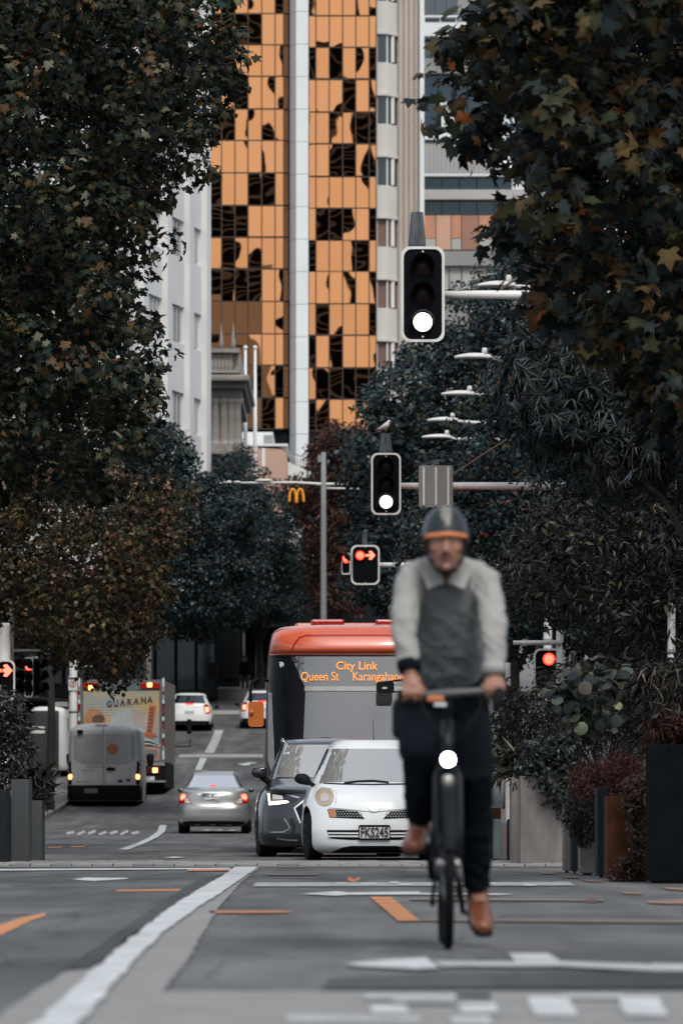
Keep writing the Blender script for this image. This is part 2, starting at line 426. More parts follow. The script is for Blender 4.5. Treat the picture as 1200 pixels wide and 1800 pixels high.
def mark(name, pts, mat, dz=.008, px=True, rough_edge=0.):
    q = [ground_px(*p) for p in pts] if px else pts
    if rough_edge:
        out = []
        for i in range(len(q)):
            a_, b_ = q[i], q[(i+1) % len(q)]
            n_ = max(1, int(math.hypot(b_[0]-a_[0], b_[1]-a_[1])/.35))
            for k in range(n_):
                t = k/n_; j = random.uniform(-1, 1)*rough_edge if k else 0; ln = math.hypot(b_[0]-a_[0], b_[1]-a_[1])
                out.append((a_[0]+(b_[0]-a_[0])*t-(b_[1]-a_[1])/ln*j, a_[1]+(b_[1]-a_[1])*t+(b_[0]-a_[0])/ln*j*2.5))
        q = out
    bm = bmesh.new(); bm.faces.new([bm.verts.new((x, y, G(y)+dz)) for x, y in q])
    bmesh.ops.triangulate(bm, faces=bm.faces[:]); bmesh.ops.recalc_face_normals(bm, faces=bm.faces)
    for f in bm.faces:
        if f.normal.z < 0: f.normal_flip()
    me = bpy.data.meshes.new(name); bm.to_mesh(me); bm.free(); me.materials.append(MAT[mat])
    return link(bpy.data.objects.new(name, me), road)

# pale concrete strips and dark patches of asphalt
mark('concrete_strip', [(285, 1747), (330, 1690), (382, 1600), (427, 1550), (457, 1527), (413, 1527), (300, 1600), (175, 1705), (115, 1712), (60, 1747)], 'concrete_pale', .009, rough_edge=.006)
mark('concrete_strip', [(58, 1747), (-30, 1815), (-200, 1900), (1700, 1900), (1250, 1747)], 'concrete_pale', .0092, rough_edge=.006)
mark('dark_patch', [(112, 1709), (168, 1707), (215, 1660), (296, 1604), (372, 1560), (402, 1536), (345, 1551), (262, 1604), (190, 1660)], 'asphalt_new', .014, rough_edge=.012)
mark('dark_patch', [(560, 1746), (580, 1728), (780, 1716), (1210, 1713), (1260, 1744)], 'asphalt_new', .014, rough_edge=.01)
mark('resurfaced_lane', [(-300, 1720), (-260, 1540), (395, 1540), (262, 1604), (112, 1708), (58, 1746), (-40, 1822)], 'asphalt_lane', .0045)
# centre line
mark('centre_line', [(70, 1806), (-60, 1900), (55, 1900), (150, 1800), (187, 1755), (244, 1690), (281, 1650), (348, 1600), (389, 1573), (436, 1540), (454, 1527), (413, 1527), (400, 1537), (346, 1570), (300, 1600), (250, 1640), (190, 1690), (130, 1745)], 'road_white', .019, rough_edge=.008)
# edge line of the crossing, and the bands behind it
mark('edge_line', [(-200, 1530.5), (405, 1527), (405, 1529.2), (-200, 1533.5)], 'road_white', .010)
mark('worn_band', [(450, 1553), (1000, 1552), (1010, 1558), (445, 1560)], 'road_worn', .008, rough_edge=.01)
for a_, b_, y in ((590, 608, 1555), (632, 662, 1556), (685, 700, 1553.5), (700, 722, 1557), (850, 868, 1555), (920, 940, 1558)):
    mark('band_block', [(a_, y-1.2), (b_, y-1.2), (b_+2, y+1.5), (a_+1, y+1.5)], 'road_white', .012)
mark('arrow_marking', [(528, 1573.5), (590, 1569), (612, 1571.5), (735, 1569.5), (740, 1572), (905, 1573.5), (880, 1575.5), (735, 1575), (612, 1575), (590, 1577)], 'road_white', .010, rough_edge=.006)
mark('arrow_marking', [(128, 1548), (150, 1544.5), (228, 1545), (222, 1547), (165, 1550.5)], 'road_white', .010, rough_edge=.006)
mark('arrow_marking', [(286, 1508.5), (306, 1506.8), (327, 1507.8), (306, 1509.8)], 'road_white', .010)
# big arrow before the cyclist
mark('arrow_marking', [(603, 1699), (640, 1694), (750, 1687), (772, 1706), (730, 1708), (640, 1703)], 'road_white', .010, rough_edge=.007)
mark('arrow_marking', [(762, 1694), (905, 1695), (892, 1680), (962, 1680), (984, 1694), (1140, 1700), (1150, 1698), (1250, 1700), (1250, 1722), (1180, 1719), (1150, 1711), (984, 1703), (775, 1703)], 'road_worn_pale', .010, rough_edge=.006)
# blocks of painted lettering, bottom right
for a_, b_, y0, y1, sk in ((638, 866, 1757, 1766, 2), (648, 712, 1775, 1790, 8), (806, 872, 1773, 1792, 4), (690, 800, 1768, 1773, 3), (800, 862, 1757, 1769, 6), (926, 1000, 1760, 1794, 14), (984, 1092, 1756, 1764, 4), (1084, 1158, 1762, 1796, 16), (500, 735, 1795, 1806, 6), (790, 860, 1795, 1808, 6)):
    mark('painted_letter', [(a_, y0), (b_, y0), (b_+sk, y1), (a_+sk, y1)], 'road_white' if b_-a_ < 90 else 'road_worn_pale', .014 + .0012*(y0 % 5), rough_edge=.006)
# orange survey paint
for i in range(7):
    y = 1579+i*6.2; x = 650+i*7.2
    mark('orange_bar', [(x, y), (x+37, y), (x+44, y+5.4), (x+6, y+5.4)], 'road_orange', .010)
for pts, f in (([(205, 1566.5), (338, 1564.5), (338, 1568), (205, 1569)], 0), ([(368, 1604), (490, 1603.5), (520, 1605), (490, 1607), (368, 1607.5)], 0), ([(470, 1537.5), (560, 1537.5), (560, 1540), (470, 1540)], 1), ([(330, 1529.5), (410, 1529), (412, 1532), (330, 1532.5)], 0),
               ([(-20, 1637), (30, 1618), (80, 1607), (80, 1613), (58, 1620), (0, 1648)], 0), ([(0, 1608), (50, 1606.5), (50, 1609), (0, 1610.5)], 1), ([(720, 1581), (940, 1582), (1060, 1583), (1060, 1586), (940, 1585.5), (720, 1584)], 1), ([(725, 1618), (1210, 1621), (1210, 1625), (725, 1621)], 1),
                ([(1135, 1586), (1215, 1584), (1215, 1592), (1140, 1590)], 0), ([(1090, 1570), (1125, 1571), (1130, 1574), (1095, 1573)], 0),  ([(1165, 1561), (1215, 1564), (1215, 1568), (1170, 1565)], 0),
               ([(985, 1541), (1010, 1542), (1020, 1545), (992, 1544)], 0), ([(1020, 1547), (1050, 1549), (1060, 1552), (1030, 1551)], 0), ([(950, 1535), (975, 1536), (980, 1538), (955, 1537.5)], 0),  ([(1030, 1584), (1048, 1584), (1048, 1588), (1030, 1588)], 0), ([(862, 1516), (890, 1517), (890, 1519), (862, 1518)], 0), ([(85, 1490), (110, 1489), (110, 1490.6), (85, 1491.6)], 0), ([(125, 1489), (150, 1488.3), (150, 1490), (125, 1490.6)], 0)):
    mark('orange_line', pts, 'road_orange_faint' if f else ('road_orange_dash' if pts[0][0] > 600 else 'road_orange'), .009, rough_edge=.004)
mark('lane_line', [(208, 1494.5), (240, 1483), (262, 1473), (277, 1462), (281, 1451), (293, 1451), (290, 1462), (278, 1472), (255, 1483), (226, 1494.5)], 'road_white', .010)
mark('lane_line', [(343, 1354), (352, 1333), (364, 1333), (354, 1354)], 'road_white', .012)
mark('lane_line', [(359, 1324), (372, 1300), (377, 1284), (393, 1284), (386, 1303), (376, 1324)], 'road_worn_pale', .012)
mark('lane_line', [(377, 1296), (380, 1284), (392, 1284), (389, 1296)], 'road_white', .016)
mark('arrow_marking', [(417, 1343.5), (440, 1340.5), (450, 1340.5), (452, 1341.5), (440, 1343), (438, 1346), (428, 1346)], 'road_white', .012)
mark('stop_band', [(315, 1326), (462, 1326), (462, 1332), (315, 1332)], 'road_worn', .010)
mark('stop_band', [(372, 1249), (462, 1249), (462, 1256), (372, 1256)], 'road_worn_pale', .010)
for i in range(7):
    x = 116+i*19; mark('painted_letter', [(x, 1464+(i % 2)*2), (x+13, 1461-(i % 3)), (x+16, 1465-(i % 3)), (x+3, 1468+(i % 2))], 'road_worn_pale', .010)
for i in range(3): mark('painted_letter', [(352+i*22, 1461), (366+i*22, 1458.5), (372+i*22, 1460.5), (356+i*22, 1463)], 'road_worn_pale', .010)
# pavers of the crossing: each stone its own piece
pm = [MB().box(-.10, .10, -.29, .29, 0, .028, .006).mesh('paver') for _ in range(1)][0]; pm.materials.append(MAT['paver_stone'])
pm2 = pm.copy(); pm2.materials.clear(); pm2.materials.append(MAT['paver_stone_dark'])
cross = sheet('crossing_band', -7.8, 6.4, 57.6, 66.2, .005, 'band_grey')
for r_ in range(7):
    y = 59.2 + r_*.62
    for k in range(36):
        x = -3.75 + k*.213 + (r_ % 2)*.1
        if x > 3.7: continue
        part('paver', pm if random.random() < .72 else pm2, cross, (x, y, .0 + random.uniform(-.004, .004)))
# fallen leaf on the road
lf = MB().add([(0, 0, .005), (.05, .03, .03), (.04, .08, .045), (0, .11, .03), (-.04, .07, .05), (-.05, .03, .02)], [(0, 1, 2), (0, 2, 3), (0, 3, 4), (0, 4, 5)]).build('fallen_leaf', 'leaf_orange')
x, y = ground_px(622, 1554); lf.location = (x, y, .01); tag(lf, 'single curled brown leaf lying on the asphalt before the white hatchback', 'leaf')

# ------------------------------------------------------------------ buildings
def lpx(D): return lambda px, py: ((px-CX)*D/F, CAMH+(HY-py)*D/F)

def gold_tower():
    D = 325.; L = lpx(D); base = G(D)
    R = thing('gold_glass_tower', 'tall office tower of gold mirror glass with a white vertical fin', 'building', (0, D, base))
    z = lambda py: CAMH+(HY-py)*D/F-base
    x = lambda px: (px-CX)*D/F
    core = MB().box(x(369), x(505), .45, 22, 0, z(-260)).box(x(545), x(661), .45, 22, 0, z(-260)).box(x(505), x(545), 2.0, 22, 0, z(-260)).build('core', 'black_matte', R)
    colsL = [369, 389.5, 413, 436, 460, 483.5, 498.5]; rowsL = [-204, -147, -90, -33, 24, 79, 134, 192, 247, 304, 361, 417, 473, 530, 587, 642, 699, 754]
    colsR = [542.5, 555, 578.5, 602, 625, 648.5, 661]; rowsR = [-198, -141, -84, -28, 28.5, 83, 139, 198, 252, 311, 366, 423, 477, 534, 589, 647, 702, 757]
    cache = {}
    for cols, rows in ((colsL, rowsL), (colsR, rowsR)):
        for j in range(len(rows)-1):
            for i in range(len(cols)-1):
                w, h = x(cols[i+1])-x(cols[i]), z(rows[j])-z(rows[j+1])
                key = (round(w, 2), round(h, 1))
                if key not in cache:
                    m = MB().box(-w/2+.035, w/2-.035, -.03, .03, -h/2+.04, h/2-.04).mesh('pane'); m.materials.append(MAT['gold_glass']); cache[key] = m
                part('pane', cache[key], R, ((x(cols[i])+x(cols[i+1]))/2, 0, (z(rows[j])+z(rows[j+1]))/2), (rad(random.gauss(.66 if j % 2 else -.24, .22)), 0, rad(random.gauss(0, .30))))
    # mullions and transoms
    for cols, rows in ((colsL, rowsL), (colsR, rowsR)):
        for c in cols: MB().box(x(c)-.032, x(c)+.032, -.02, .3, z(rows[-1]), z(rows[0])).build('mullion', 'mullion_dark', R)
        for r_ in rows: MB().box(x(cols[0]), x(cols[-1]), -.015, .28, z(r_)-.037, z(r_)+.037).build('transom', 'mullion_dark', R)
    # narrow return of gold glass beside the fin, dark gap
    mr = None
    for j in range(len(rowsL)-1):
        h = z(rowsL[j])-z(rowsL[j+1])
        o = MB().add([(x(499), .0, z(rowsL[j+1])+.04), (x(507), .22, z(rowsL[j+1])+.04), (x(507), .22, z(rowsL[j])-.04), (x(499), 0, z(rowsL[j])-.04),
                      (x(499), .3, z(rowsL[j+1])+.04), (x(507), .5, z(rowsL[j+1])+.04), (x(507), .5, z(rowsL[j])-.04), (x(499), .3, z(rowsL[j])-.04)],
                     [(0, 1, 2, 3), (4, 7, 6, 5), (0, 4, 5, 1), (3, 2, 6, 7), (1, 5, 6, 2), (0, 3, 7, 4)]).build('pane', 'gold_glass', R)
    # white fin in stacked panels
    hts = [-204+57*i for i in range(0, 19)]
    for j in range(len(hts)-1):
        MB().prism_z([(x(509), .25), (x(520.5), -.9), (x(542), -.9), (x(542), 1.9), (x(509), 1.9)], z(hts[j+1])+.012, z(hts[j])-.012).build('fin_panel', 'fin_white', R)
    # base of the tower behind the trees
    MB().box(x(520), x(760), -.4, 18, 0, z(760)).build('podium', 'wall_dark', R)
    for i in range(9): MB().box(x(548+i*23), x(566+i*23), -.46, -.38, z(1010), z(775)).build('podium_window', 'glass_window', R)
    return R

def bay_tower():
    """pale concrete tower with bay windows right of the gold glass, and its beige flank"""
    D = 326.; L = lpx(D); base = G(D)
    R = thing('bay_window_tower', 'pale concrete tower with stacked bay windows and a beige ribbed flank', 'building', (0, D, base))
    z = lambda py: CAMH+(HY-py)*D/F-base
    x = lambda px: (px-CX)*D/F
    MB().box(x(662), x(746), 2.4, 20, 0, z(-260)).build('core', 'tower_wall', R)
    bay = [(x(661.5), .1), (x(680.5), .1), (x(700), 1.2), (x(700), 2.4), (x(661.5), 2.4)]
    inb = [(x(661.8), .32), (x(680), .32), (x(698.5), 1.36), (x(698.5), 2.4), (x(661.8), 2.4)]
    k = 0
    for i in range(-3, 8):
        yb = 1+i*108; # window band yb+59 .. yb+108
        MB().prism_z(bay, z(yb+58), z(yb)).build('spandrel', 'tower_wall', R)
        MB().prism_z([(p[0], p[1]-(.10 if q < 3 else 0)) for q, p in enumerate(bay)], z(yb+58)-.02, z(yb+53)).build('sill', 'tower_wall', R)
        MB().prism_z(inb, z(yb+108), z(yb+58)-.02).build('window', 'glass_window' if i < 3 else 'blind_brown', R)
        for px_, yy in ((661.9, .15), (680.2, .2), (699, 1.25)): MB().box(x(px_)-.05, x(px_)+.05, yy, yy+.2, z(yb+108), z(yb+58)-.02).build('window_frame', 'tower_wall', R)
        MB().box(x(687), x(693), .6, .8, z(yb+106), z(yb+60)).build('curtain', 'white_matte', R)
    for i in range(4):
        MB().box(x(700.5+i*9.3), x(708.6+i*9.3), 1.0, 2.4, z(760), z(-260)).build('flank_rib', 'beige_panel', R)
    for i in range(-3, 10): MB().box(x(700.5), x(737), 1.05, 1.2, z(60+i*77)-.04, z(60+i*77)+.04).build('flank_joint', 'beige_joint', R)
    MB().box(x(737.5), x(745.5), .6, 2.6, z(760), z(-260)).build('corner_strip', 'fin_white', R)
    return R

def terrace_building():
    D = 365.; base = G(D)
    R = thing('terrace_building', 'white and grey banded building with orange panels and a pitched roof wing', 'building', (0, D, base))
    z = lambda py: CAMH+(HY-py)*D/F-base
    x = lambda px: (px-CX)*D/F
    MB().box(x(740), x(1010), 4.2, 24, 0, z(-220)).build('core', 'wall_grey', R)
    def band(nm, a_, b_, y0, y1, mat, d0=3.2, d1=4.2): return MB().box(x(a_), x(b_), d0, d1, z(y1), z(y0)).build(nm, mat, R)
    for i in range(12): band('glass_panel', 746+i*20, 765.2+i*20, -60, 30, 'glass_window' if i < 3 else 'glass_grey', 3.6)
    band('balcony_rail', 744, 1000, 17, 20, 'fin_white', 2.6, 2.7)
    for i in range(9): band('rail_post', 746+i*28, 747.2+i*28, 20, 31, 'fin_white', 2.6, 2.7)
    band('floor_band', 744, 1000, 31, 55, 'fin_white', 2.2)
    for i in range(8): band('window', 746+i*26, 769+i*26, 56, 92, 'glass_window' if i < 4 else 'glass_grey', 3.7)
    band('floor_band', 744, 1000, 92, 118, 'wall_grey', 2.9)
    for i in range(8): band('window', 746+i*26, 770+i*26, 118, 222, 'glass_teal', 3.7)
    sg = band('sign_panel', 773, 800, 168, 212, 'fin_white', 3.3, 3.45)
    text('lettering', 'N', .95, 'grey_ink', sg, (x(779), 3.28, z(190)), bold=.02); text('lettering', 'S', .95, 'grey_ink', sg, (x(780), 3.28, z(209)), bold=.02)
    for i, ch in enumerate('AG'): text('lettering', ch, .75, 'fin_white', R, (x(885+i*17), 3.62, z(205)), bold=.02)
    band('floor_band', 744, 1000, 224, 238, 'fin_white', 2.2)
    # pitched roof wing in front
    rp = [(x(744), z(240)), (x(838), z(240)), (x(902), z(306)), (x(744), z(306))]
    MB().add([(rp[3][0], 0, rp[3][1]), (rp[2][0], 0, rp[2][1]), (rp[1][0], 2.6, rp[1][1]), (rp[0][0], 2.6, rp[0][1]), (rp[3][0], 2.7, rp[3][1]), (rp[2][0], 2.7, rp[2][1])], [(0, 1, 2, 3), (0, 4, 5, 1), (1, 5, 2), (0, 3, 4), (2, 5, 4, 3)]).build('pitched_roof', 'roof_grey', R)
    for i in range(20):
        px_ = 748+i*7.2
        t = 1. if px_ < 838 else max(.0, (902-px_)/64)
        MB().tube([(x(px_), -.03, z(306)), (x(px_), -.03+2.6*t, z(306-66*t))], .04, 5, smooth=False).build('roof_rib', 'roof_rib', R)
    MB().tube([(x(838), 2.4, z(239)), (x(905), -.1, z(307)), (x(925), -.1, z(328))], .22, 6).build('gable_trim', 'fin_white', R)
    MB().box(x(846), x(965), 2.75, 4.1, z(335), z(262)).build('gable_wall', 'fin_white', R)
    MB().box(x(880), x(896), 2.6, 2.74, z(304), z(287)).build('window', 'glass_window', R)
    band('floor_band', 744, 902, 306, 310, 'fin_white', -.2, 2.6)
    for i in range(5): band('window', 746+i*31, 775+i*31, 311, 333, 'glass_teal', .5, 1.0)
    band('floor_band', 744, 960, 334, 351, 'wall_pale', -.3, 2.6)
    for i in range(6): band('window', 746+i*31, 775+i*31, 352, 376, 'glass_teal', .5, 1.0)
    cols = [('orange_panel', 744, 765), ('orange_panel_dull', 766.5, 792), ('orange_panel', 793.5, 810), ('brown_panel', 811.5, 840), ('orange_panel', 841.5, 868), ('orange_panel_dull', 869.5, 896), ('brown_panel', 897.5, 930)]
    for nm, a_, b_ in cols: band('facade_panel', a_, b_, 378, 418 if nm == 'orange_panel' else 438, nm, .2, .9)
    for nm, a_, b_ in cols:
        if nm == 'orange_panel': band('facade_panel', a_, b_, 419, 438, 'wall_pale', .2, .9)
    band('transom', 744, 935, 438.5, 441, 'mullion_dark', .1, .9)
    band('floor_band', 744, 960, 441.5, 467, 'wall_grey', -.1, 2.6)
    for i in range(9): band('facade_panel', 746+i*22, 766+i*22, 468, 520, 'wall_pale', .3, .9)
    band('wall', 744, 960, 521, 900, 'wall_grey', .6, 3.)
    return R

def white_office():
    """left-hand white building, street front receding to the right"""
    o = Vector((-6.816, 240., 0)); ang = math.atan2(.66, 3.6)      # angle of the front from the street axis
    base = G(240)
    R = thing('white_office_building', 'white rendered building with tall dark windows behind the left trees', 'building', (o.x, o.y, base), -ang)
    # local: y along the front (away), x towards the street, z up
    z = lambda py: CAMH+(HY-py)*.0240-base
    zt = z(-40)
    MB().box(-14, -.30, -40, 6.39, 0, zt).build('wall', 'render_white', R)
    sp = 3.66
    t_of = lambda t: t*3.66
    cols = [-4.9, -3.75, -2.55, -1.3, 0., 1.02]      # window centres along the front in steps
    for c in cols:
        yc = c*3.66; w = 1.05 if c < .5 else .75
        for i in range(-3, 6):
            y0 = 540-i*152 + 0; y0 = 540 + (i-1)*152
            zz1 = z(y0); zz0 = z(y0+57)
            if zz0 < 3 or zz1 > zt-1: continue
            MB().box(-.29, -.24, yc-w, yc+w, zz0, zz1).build('window', 'glass_window' if c > -.5 and c < .5 else 'curtained_glass', R)
            for f in (-1, -.33, .33, 1): MB().box(-.24, -.17, yc+f*w-.06, yc+f*w+.06, zz0, zz1).build('window_frame', 'mullion_pale', R)
    edges = [-6., -5.45, -4.3, -3.2, -1.95, -.68, .53, 1.5]
    zs = [0] + [z(540+57+10-i*152) for i in range(-2, 5) if z(607-i*152) > 1]
    for e0 in edges: MB().box(-.30, .12, e0*3.66-.45, e0*3.66+.45, 0, zt+.3).build('pilaster', 'render_white', R)
    lo = sorted(edges)
    # spandrel panels between the windows
    for a_, b_ in zip(lo[:-1], lo[1:]):
        yc = (a_+b_)/2*3.66; hw = (b_-a_)/2*3.66-.46
        for i in range(-3, 6):
            z1_ = z(540+(i-1)*152+57+4); z0_ = z(540+i*152-4)
            if z0_ < 1: z0_ = 0
            if z1_ > zt or z1_ < z0_+.5: continue
            MB().box(-.30, -.12, yc-hw, yc+hw, z0_, z1_).build('spandrel', 'render_white', R)
        for (q0, q1) in ((yc-hw, None), (None, yc+hw)):
            pass
    zp = z(1045)
    MB().box(-.28, .30, -40, 6.45, 0, zp).build('shopfront_base', 'wall_dark', R)
    for i in range(11): MB().box(.31, .36, -39+i*4.1, -35.6+i*4.1, .5, 3.4).build('shop_window', 'shop_glass', R)
    MB().box(.3, 2.2, -40, 6.4, 3.9, 4.2).build('awning', 'wall_dark', R)
    MB().box(-14, .2, -40, 6.5, zt+.3, zt+1.1).build('parapet', 'render_white', R)
    return R

def classical_building():
    D = 258.; base = G(D)
    R = thing('classical_building', 'old stone building with columns, cornice and balustrade beside the white office', 'building', (0, D, base))
    z = lambda py: CAMH+(HY-py)*D/F-base
    x = lambda px: (px-CX)*D/F
    MB().box(x(250), x(415), .9, 16, 0, z(690)).build('wall', 'stone_grey', R)
    MB().box(x(250), x(424), 0, 16, z(700), z(683)).build('entablature', 'stone_grey', R)
    MB().box(x(250), x(432), -.4, 16, z(683), z(672)).build('frieze', 'stone_grey', R)
    MB().box(x(250), x(439), -.9, 16, z(672), z(661), .08).build('cornice', 'stone_pale', R)
    MB().box(x(250), x(421), -.2, 15, z(656), z(650)).build('parapet_base', 'stone_pale', R)
    MB().box(x(250), x(421), -.2, .5, z(620), z(613)).build('parapet_rail', 'stone_pale', R)
    MB().box(x(408), x(421), .5, 14, z(661), z(613)).build('parapet_pier', 'stone_pale', R)
    b = MB().lathe([(.10, 0), (.07, .08), (.14, .3), (.06, .62), (.1, .78)], 10).mesh('baluster'); b.materials.append(MAT['stone_pale'])
    for i in range(7): part('baluster', b, R, (x(366+i*6.4), .15, z(650)))
    for px_ in (389, 410): MB().lathe([(.14, 0), (.10, .3), (.03, .9), (.01, 1.2)], 8, c=(x(px_), .1, z(613))).build('finial', 'stone_pale', R)
    c = MB().lathe([(.30, 0), (.30, .12), (.22, .2), (.22, .3), (.19, 1.85), (.22, 1.9), (.3, 2.0), (.3, 2.15)], 14).mesh('column'); c.materials.append(MAT['stone_pale'])
    for px_ in (363, 378, 393, 406, 416): part('column', c, R, (x(px_), .3, z(783)))
    for px_ in (370.5, 385.5, 399.5): MB().box(x(px_-3.6), x(px_+3.6), .82, .92, z(780), z(706)).build('window', 'glass_window', R)
    MB().box(x(250), x(424), -.3, .95, z(790), z(783), .04).build('string_course', 'stone_pale', R)
    MB().box(x(250), x(428), -.5, .95, z(800), z(790), .06).build('string_course', 'stone_pale', R)
    MB().box(x(250), x(420), .4, .95, z(1000), z(800)).build('lower_wall', 'stone_grey', R)
    MB().box(x(248), x(422), .2, .95, 0, z(1000)).build('shopfront_base', 'wall_dark', R)
    for i in range(5): MB().box(x(262+i*32), x(288+i*32), .12, .2, .4, 3.0).build('shop_window', 'shop_glass', R)
    return R

def low_block():
    D = 285.; base = G(D)
    R = thing('low_pink_building', 'low building with a rounded pink wall and white parapet below the gold tower', 'building', (0, D, base))
    z = lambda py: CAMH+(HY-py)*D/F-base
    x = lambda px: (px-CX)*D/F
    MB().prism_y([(x(415), z(1000)), (x(505), z(1000)), (x(505), z(806)), (x(503), z(797)), (x(496), z(790)), (x(442), z(785)), (x(415), z(785))], 0, 10).build('rounded_wall', 'pink_wall', R)
    MB().box(x(460), x(466), -.06, 0, z(820), z(788)).build('downpipe', 'white_matte', R)
    MB().box(x(415), x(506), -.1, 10, z(785)+.02, z(780)).build('coping', 'fin_white', R)
    MB().box(x(418), x(478), 4, 12, z(785), z(750)).build('roof_wall', 'fin_white', R)
    MB().box(x(420), x(476), 3.95, 4, z(779), z(758)).build('roof_panel', 'white_matte', R)
    MB().box(x(462), x(478), 3.9, 3.95, z(785), z(756)).build('shutter', 'wall_grey', R)
    MB().prism_y([(x(505.5), z(1000)), (x(560), z(1000)), (x(560), z(830)), (x(540), z(826)), (x(512), z(812)), (x(505.5), z(812))], .4, 8).build('stair_wall', 'white_matte', R)
    for i in range(7): MB().tube([(x(513+i*5), .4, z(815+i*1.8)), (x(513+i*5), .4, z(795+i*1.5))], .03, 6).build('rail_post', 'steel_grey', R)
    MB().tube([(x(512), .4, z(795)), (x(546), .4, z(806))], .035, 6).build('handrail', 'steel_grey', R)
    MB().box(x(555), x(570), .2, .4, z(812), z(784)).build('red_panel', 'red_sign', R)
    return R

def flagpole(px, label):
    D = 275.; 
    z = lambda py: CAMH+(HY-py)*D/F
    R = thing('flagpole', label, 'flagpole', ((px-CX)*D/F, D, G(D)), group='flagpoles before the gold tower')
    MB().lathe([(.11, 0), (.1, z(790)-G(D)), (.06, z(612)-G(D))], 10).build('pole', 'fin_white', R)
    MB().ell((0, 0, z(611)-G(D)), (.11, .11, .11), 10, 6).build('ball', 'fin_white', R)

def shops():
    D = 262.; base = G(D)
    R = thing('shop_building', 'dark shopfront building under the trees at the far end of the street', 'building', (0, D, base))
    z = lambda py: CAMH+(HY-py)*D/F-base
    x = lambda px: (px-CX)*D/F
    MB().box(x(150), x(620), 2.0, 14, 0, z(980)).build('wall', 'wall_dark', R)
    for i in range(10):
        a_ = 296+i*31
        MB().box(x(a_), x(a_+27), 1.9, 1.96, .5, z(1112)).build('shop_window', 'shop_glass', R)
        MB().box(x(a_+27.5), x(a_+30.5), 1.6, 2.0, 0, z(1100)).build('pier', 'pier_grey', R)
    MB().box(x(280), x(620), .2, 2.0, z(1102), z(1094)).build('awning', 'wall_dark', R)
    for px_ in (306, 352, 428, 455): MB().tube([(x(px_), .4, 0), (x(px_), .4, z(1102))], .07, 8).build('awning_post', 'pier_grey', R)
    s1 = MB().box(x(335), x(366), .1, .2, z(1105), z(1083)).build('shop_sign', 'sign_pink', R)
    for i in range(6):
        for q in (1086, 1095): MB().box(x(338+i*4.3), x(341+i*4.3), .09, .1, z(q+6), z(q)).build('lettering', 'grey_ink', s1)
    MB().box(x(328), x(349), .0, .1, z(1122), z(1107)).build('shop_sign', 'sign_cream', R)
    MB().prism_y([((px_-CX)*D/F, z(py_)) for px_, py_ in oval(377, 1114, 9, 14, 12, 0, 180)], -.1, .1).build('shop_sign', 'sign_red', R)
    MB().box(x(372), x(392), 1.84, 1.9, .4, z(1116)).build('poster', 'poster_red', R)
    MB().box(x(405), x(420), 1.84, 1.9, .4, z(1120)).build('poster', 'shop_glass', R)
    # bin
    B = thing('street_bin', 'square grey litter bin outside the far shopfronts', 'bin', ((341-CX)*D/F, D-4, G(D-4)+.13))
    MB().box(-.3, .3, -.25, .25, 0, .95, .03).build('body', 'pier_grey', B); MB().box(-.33, .33, -.28, .28, .95, 1.05, .02).build('lid', 'steel_grey', B); MB().box(-.2, .2, -.26, -.24, .7, .88).build('slot', 'black_matte', B)

def side_row(name, label, X, y0, y1, h, sgn):
    R = thing(name, label, 'building', (X, y0, G(y0)))
    L_ = y1-y0
    MB().box(0, sgn*12, 0, L_, -1, h) if False else None
    a_, b_ = (0, 12) if sgn > 0 else (-12, 0)
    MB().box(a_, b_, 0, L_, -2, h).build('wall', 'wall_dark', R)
    f = -.06 if sgn > 0 else .06
    n = int(L_/6)
    for i in range(n):
        y = 1.2+i*6
        for zz in (7.5, 11.2, 14.9):
            if zz+2 < h: MB().box(min(0, f), max(0, f), y, y+3.6, zz + (G(y0+y)-G(y0)), zz+2.1+(G(y0+y)-G(y0))).build('window', 'glass_window', R)
        gz = G(y0+y)-G(y0)
        MB().box(min(0, f*1.5), max(0, f*1.5), y-.6, y+4.6, gz+.6, gz+3.4).build('shop_window', 'shop_glass', R)
        MB().box(min(0, f*30), max(0, f*30), y-1.1, y+4.89, gz+3.7, gz+3.95).build('awning', 'wall_dark', R)

def mirrored_block(label, x0, x1, y, h, mat, steps):
    """towers behind the viewer: the gold glass and the windscreens show them"""
    R = thing('office_block', label, 'building', ((x0+x1)/2, y, 0), group='blocks behind the viewer')
    w = (x1-x0)/2
    MB().box(-w, w, -18, 0, 0, h).build('wall', 'mirror_dark', R)
    for i in range(int(h/steps)):
        zz = 3+i*steps
        if zz+1 < h: MB().box(-w-.05, w+.05, -18.05, .12, zz, zz+.8).build('floor_band', mat, R)
    MB().box(-w*.5, w*.5, -14, -4, h, h+5).build('plant_room', 'mirror_dark', R)

gold_tower(); bay_tower(); terrace_building(); white_office(); classical_building(); low_block(); shops()
flagpole(431.5, 'shorter white flagpole left of its twin before the gold glass'); flagpole(448.5, 'white flagpole nearer the fin before the gold glass')
tag(MB().box(-16, 2.2, 247, 262, G(252)-.6, G(252)+.13).build('footpath', 'pavement'), kind='structure')
side_row('terrace_row', 'dark row of shops with awnings behind the left kerb', -13, 132, 256, 13, -1)
side_row('terrace_row', 'dark row of shops behind the right street trees', 11.5, 60, 250, 20, 1)
mirrored_block('dark office block mirrored in the left bays of the gold tower', -78, -27, -600, 226, 'mirror_band', 3.8)
mirrored_block('slim dark tower mirrored in the right bays of the gold tower', -5, 10, -620, 180, 'mirror_band', 3.8)
mirrored_block('broad dark block mirrored low in the gold tower', -110, 120, -680, 78, 'mirror_band', 3.8)
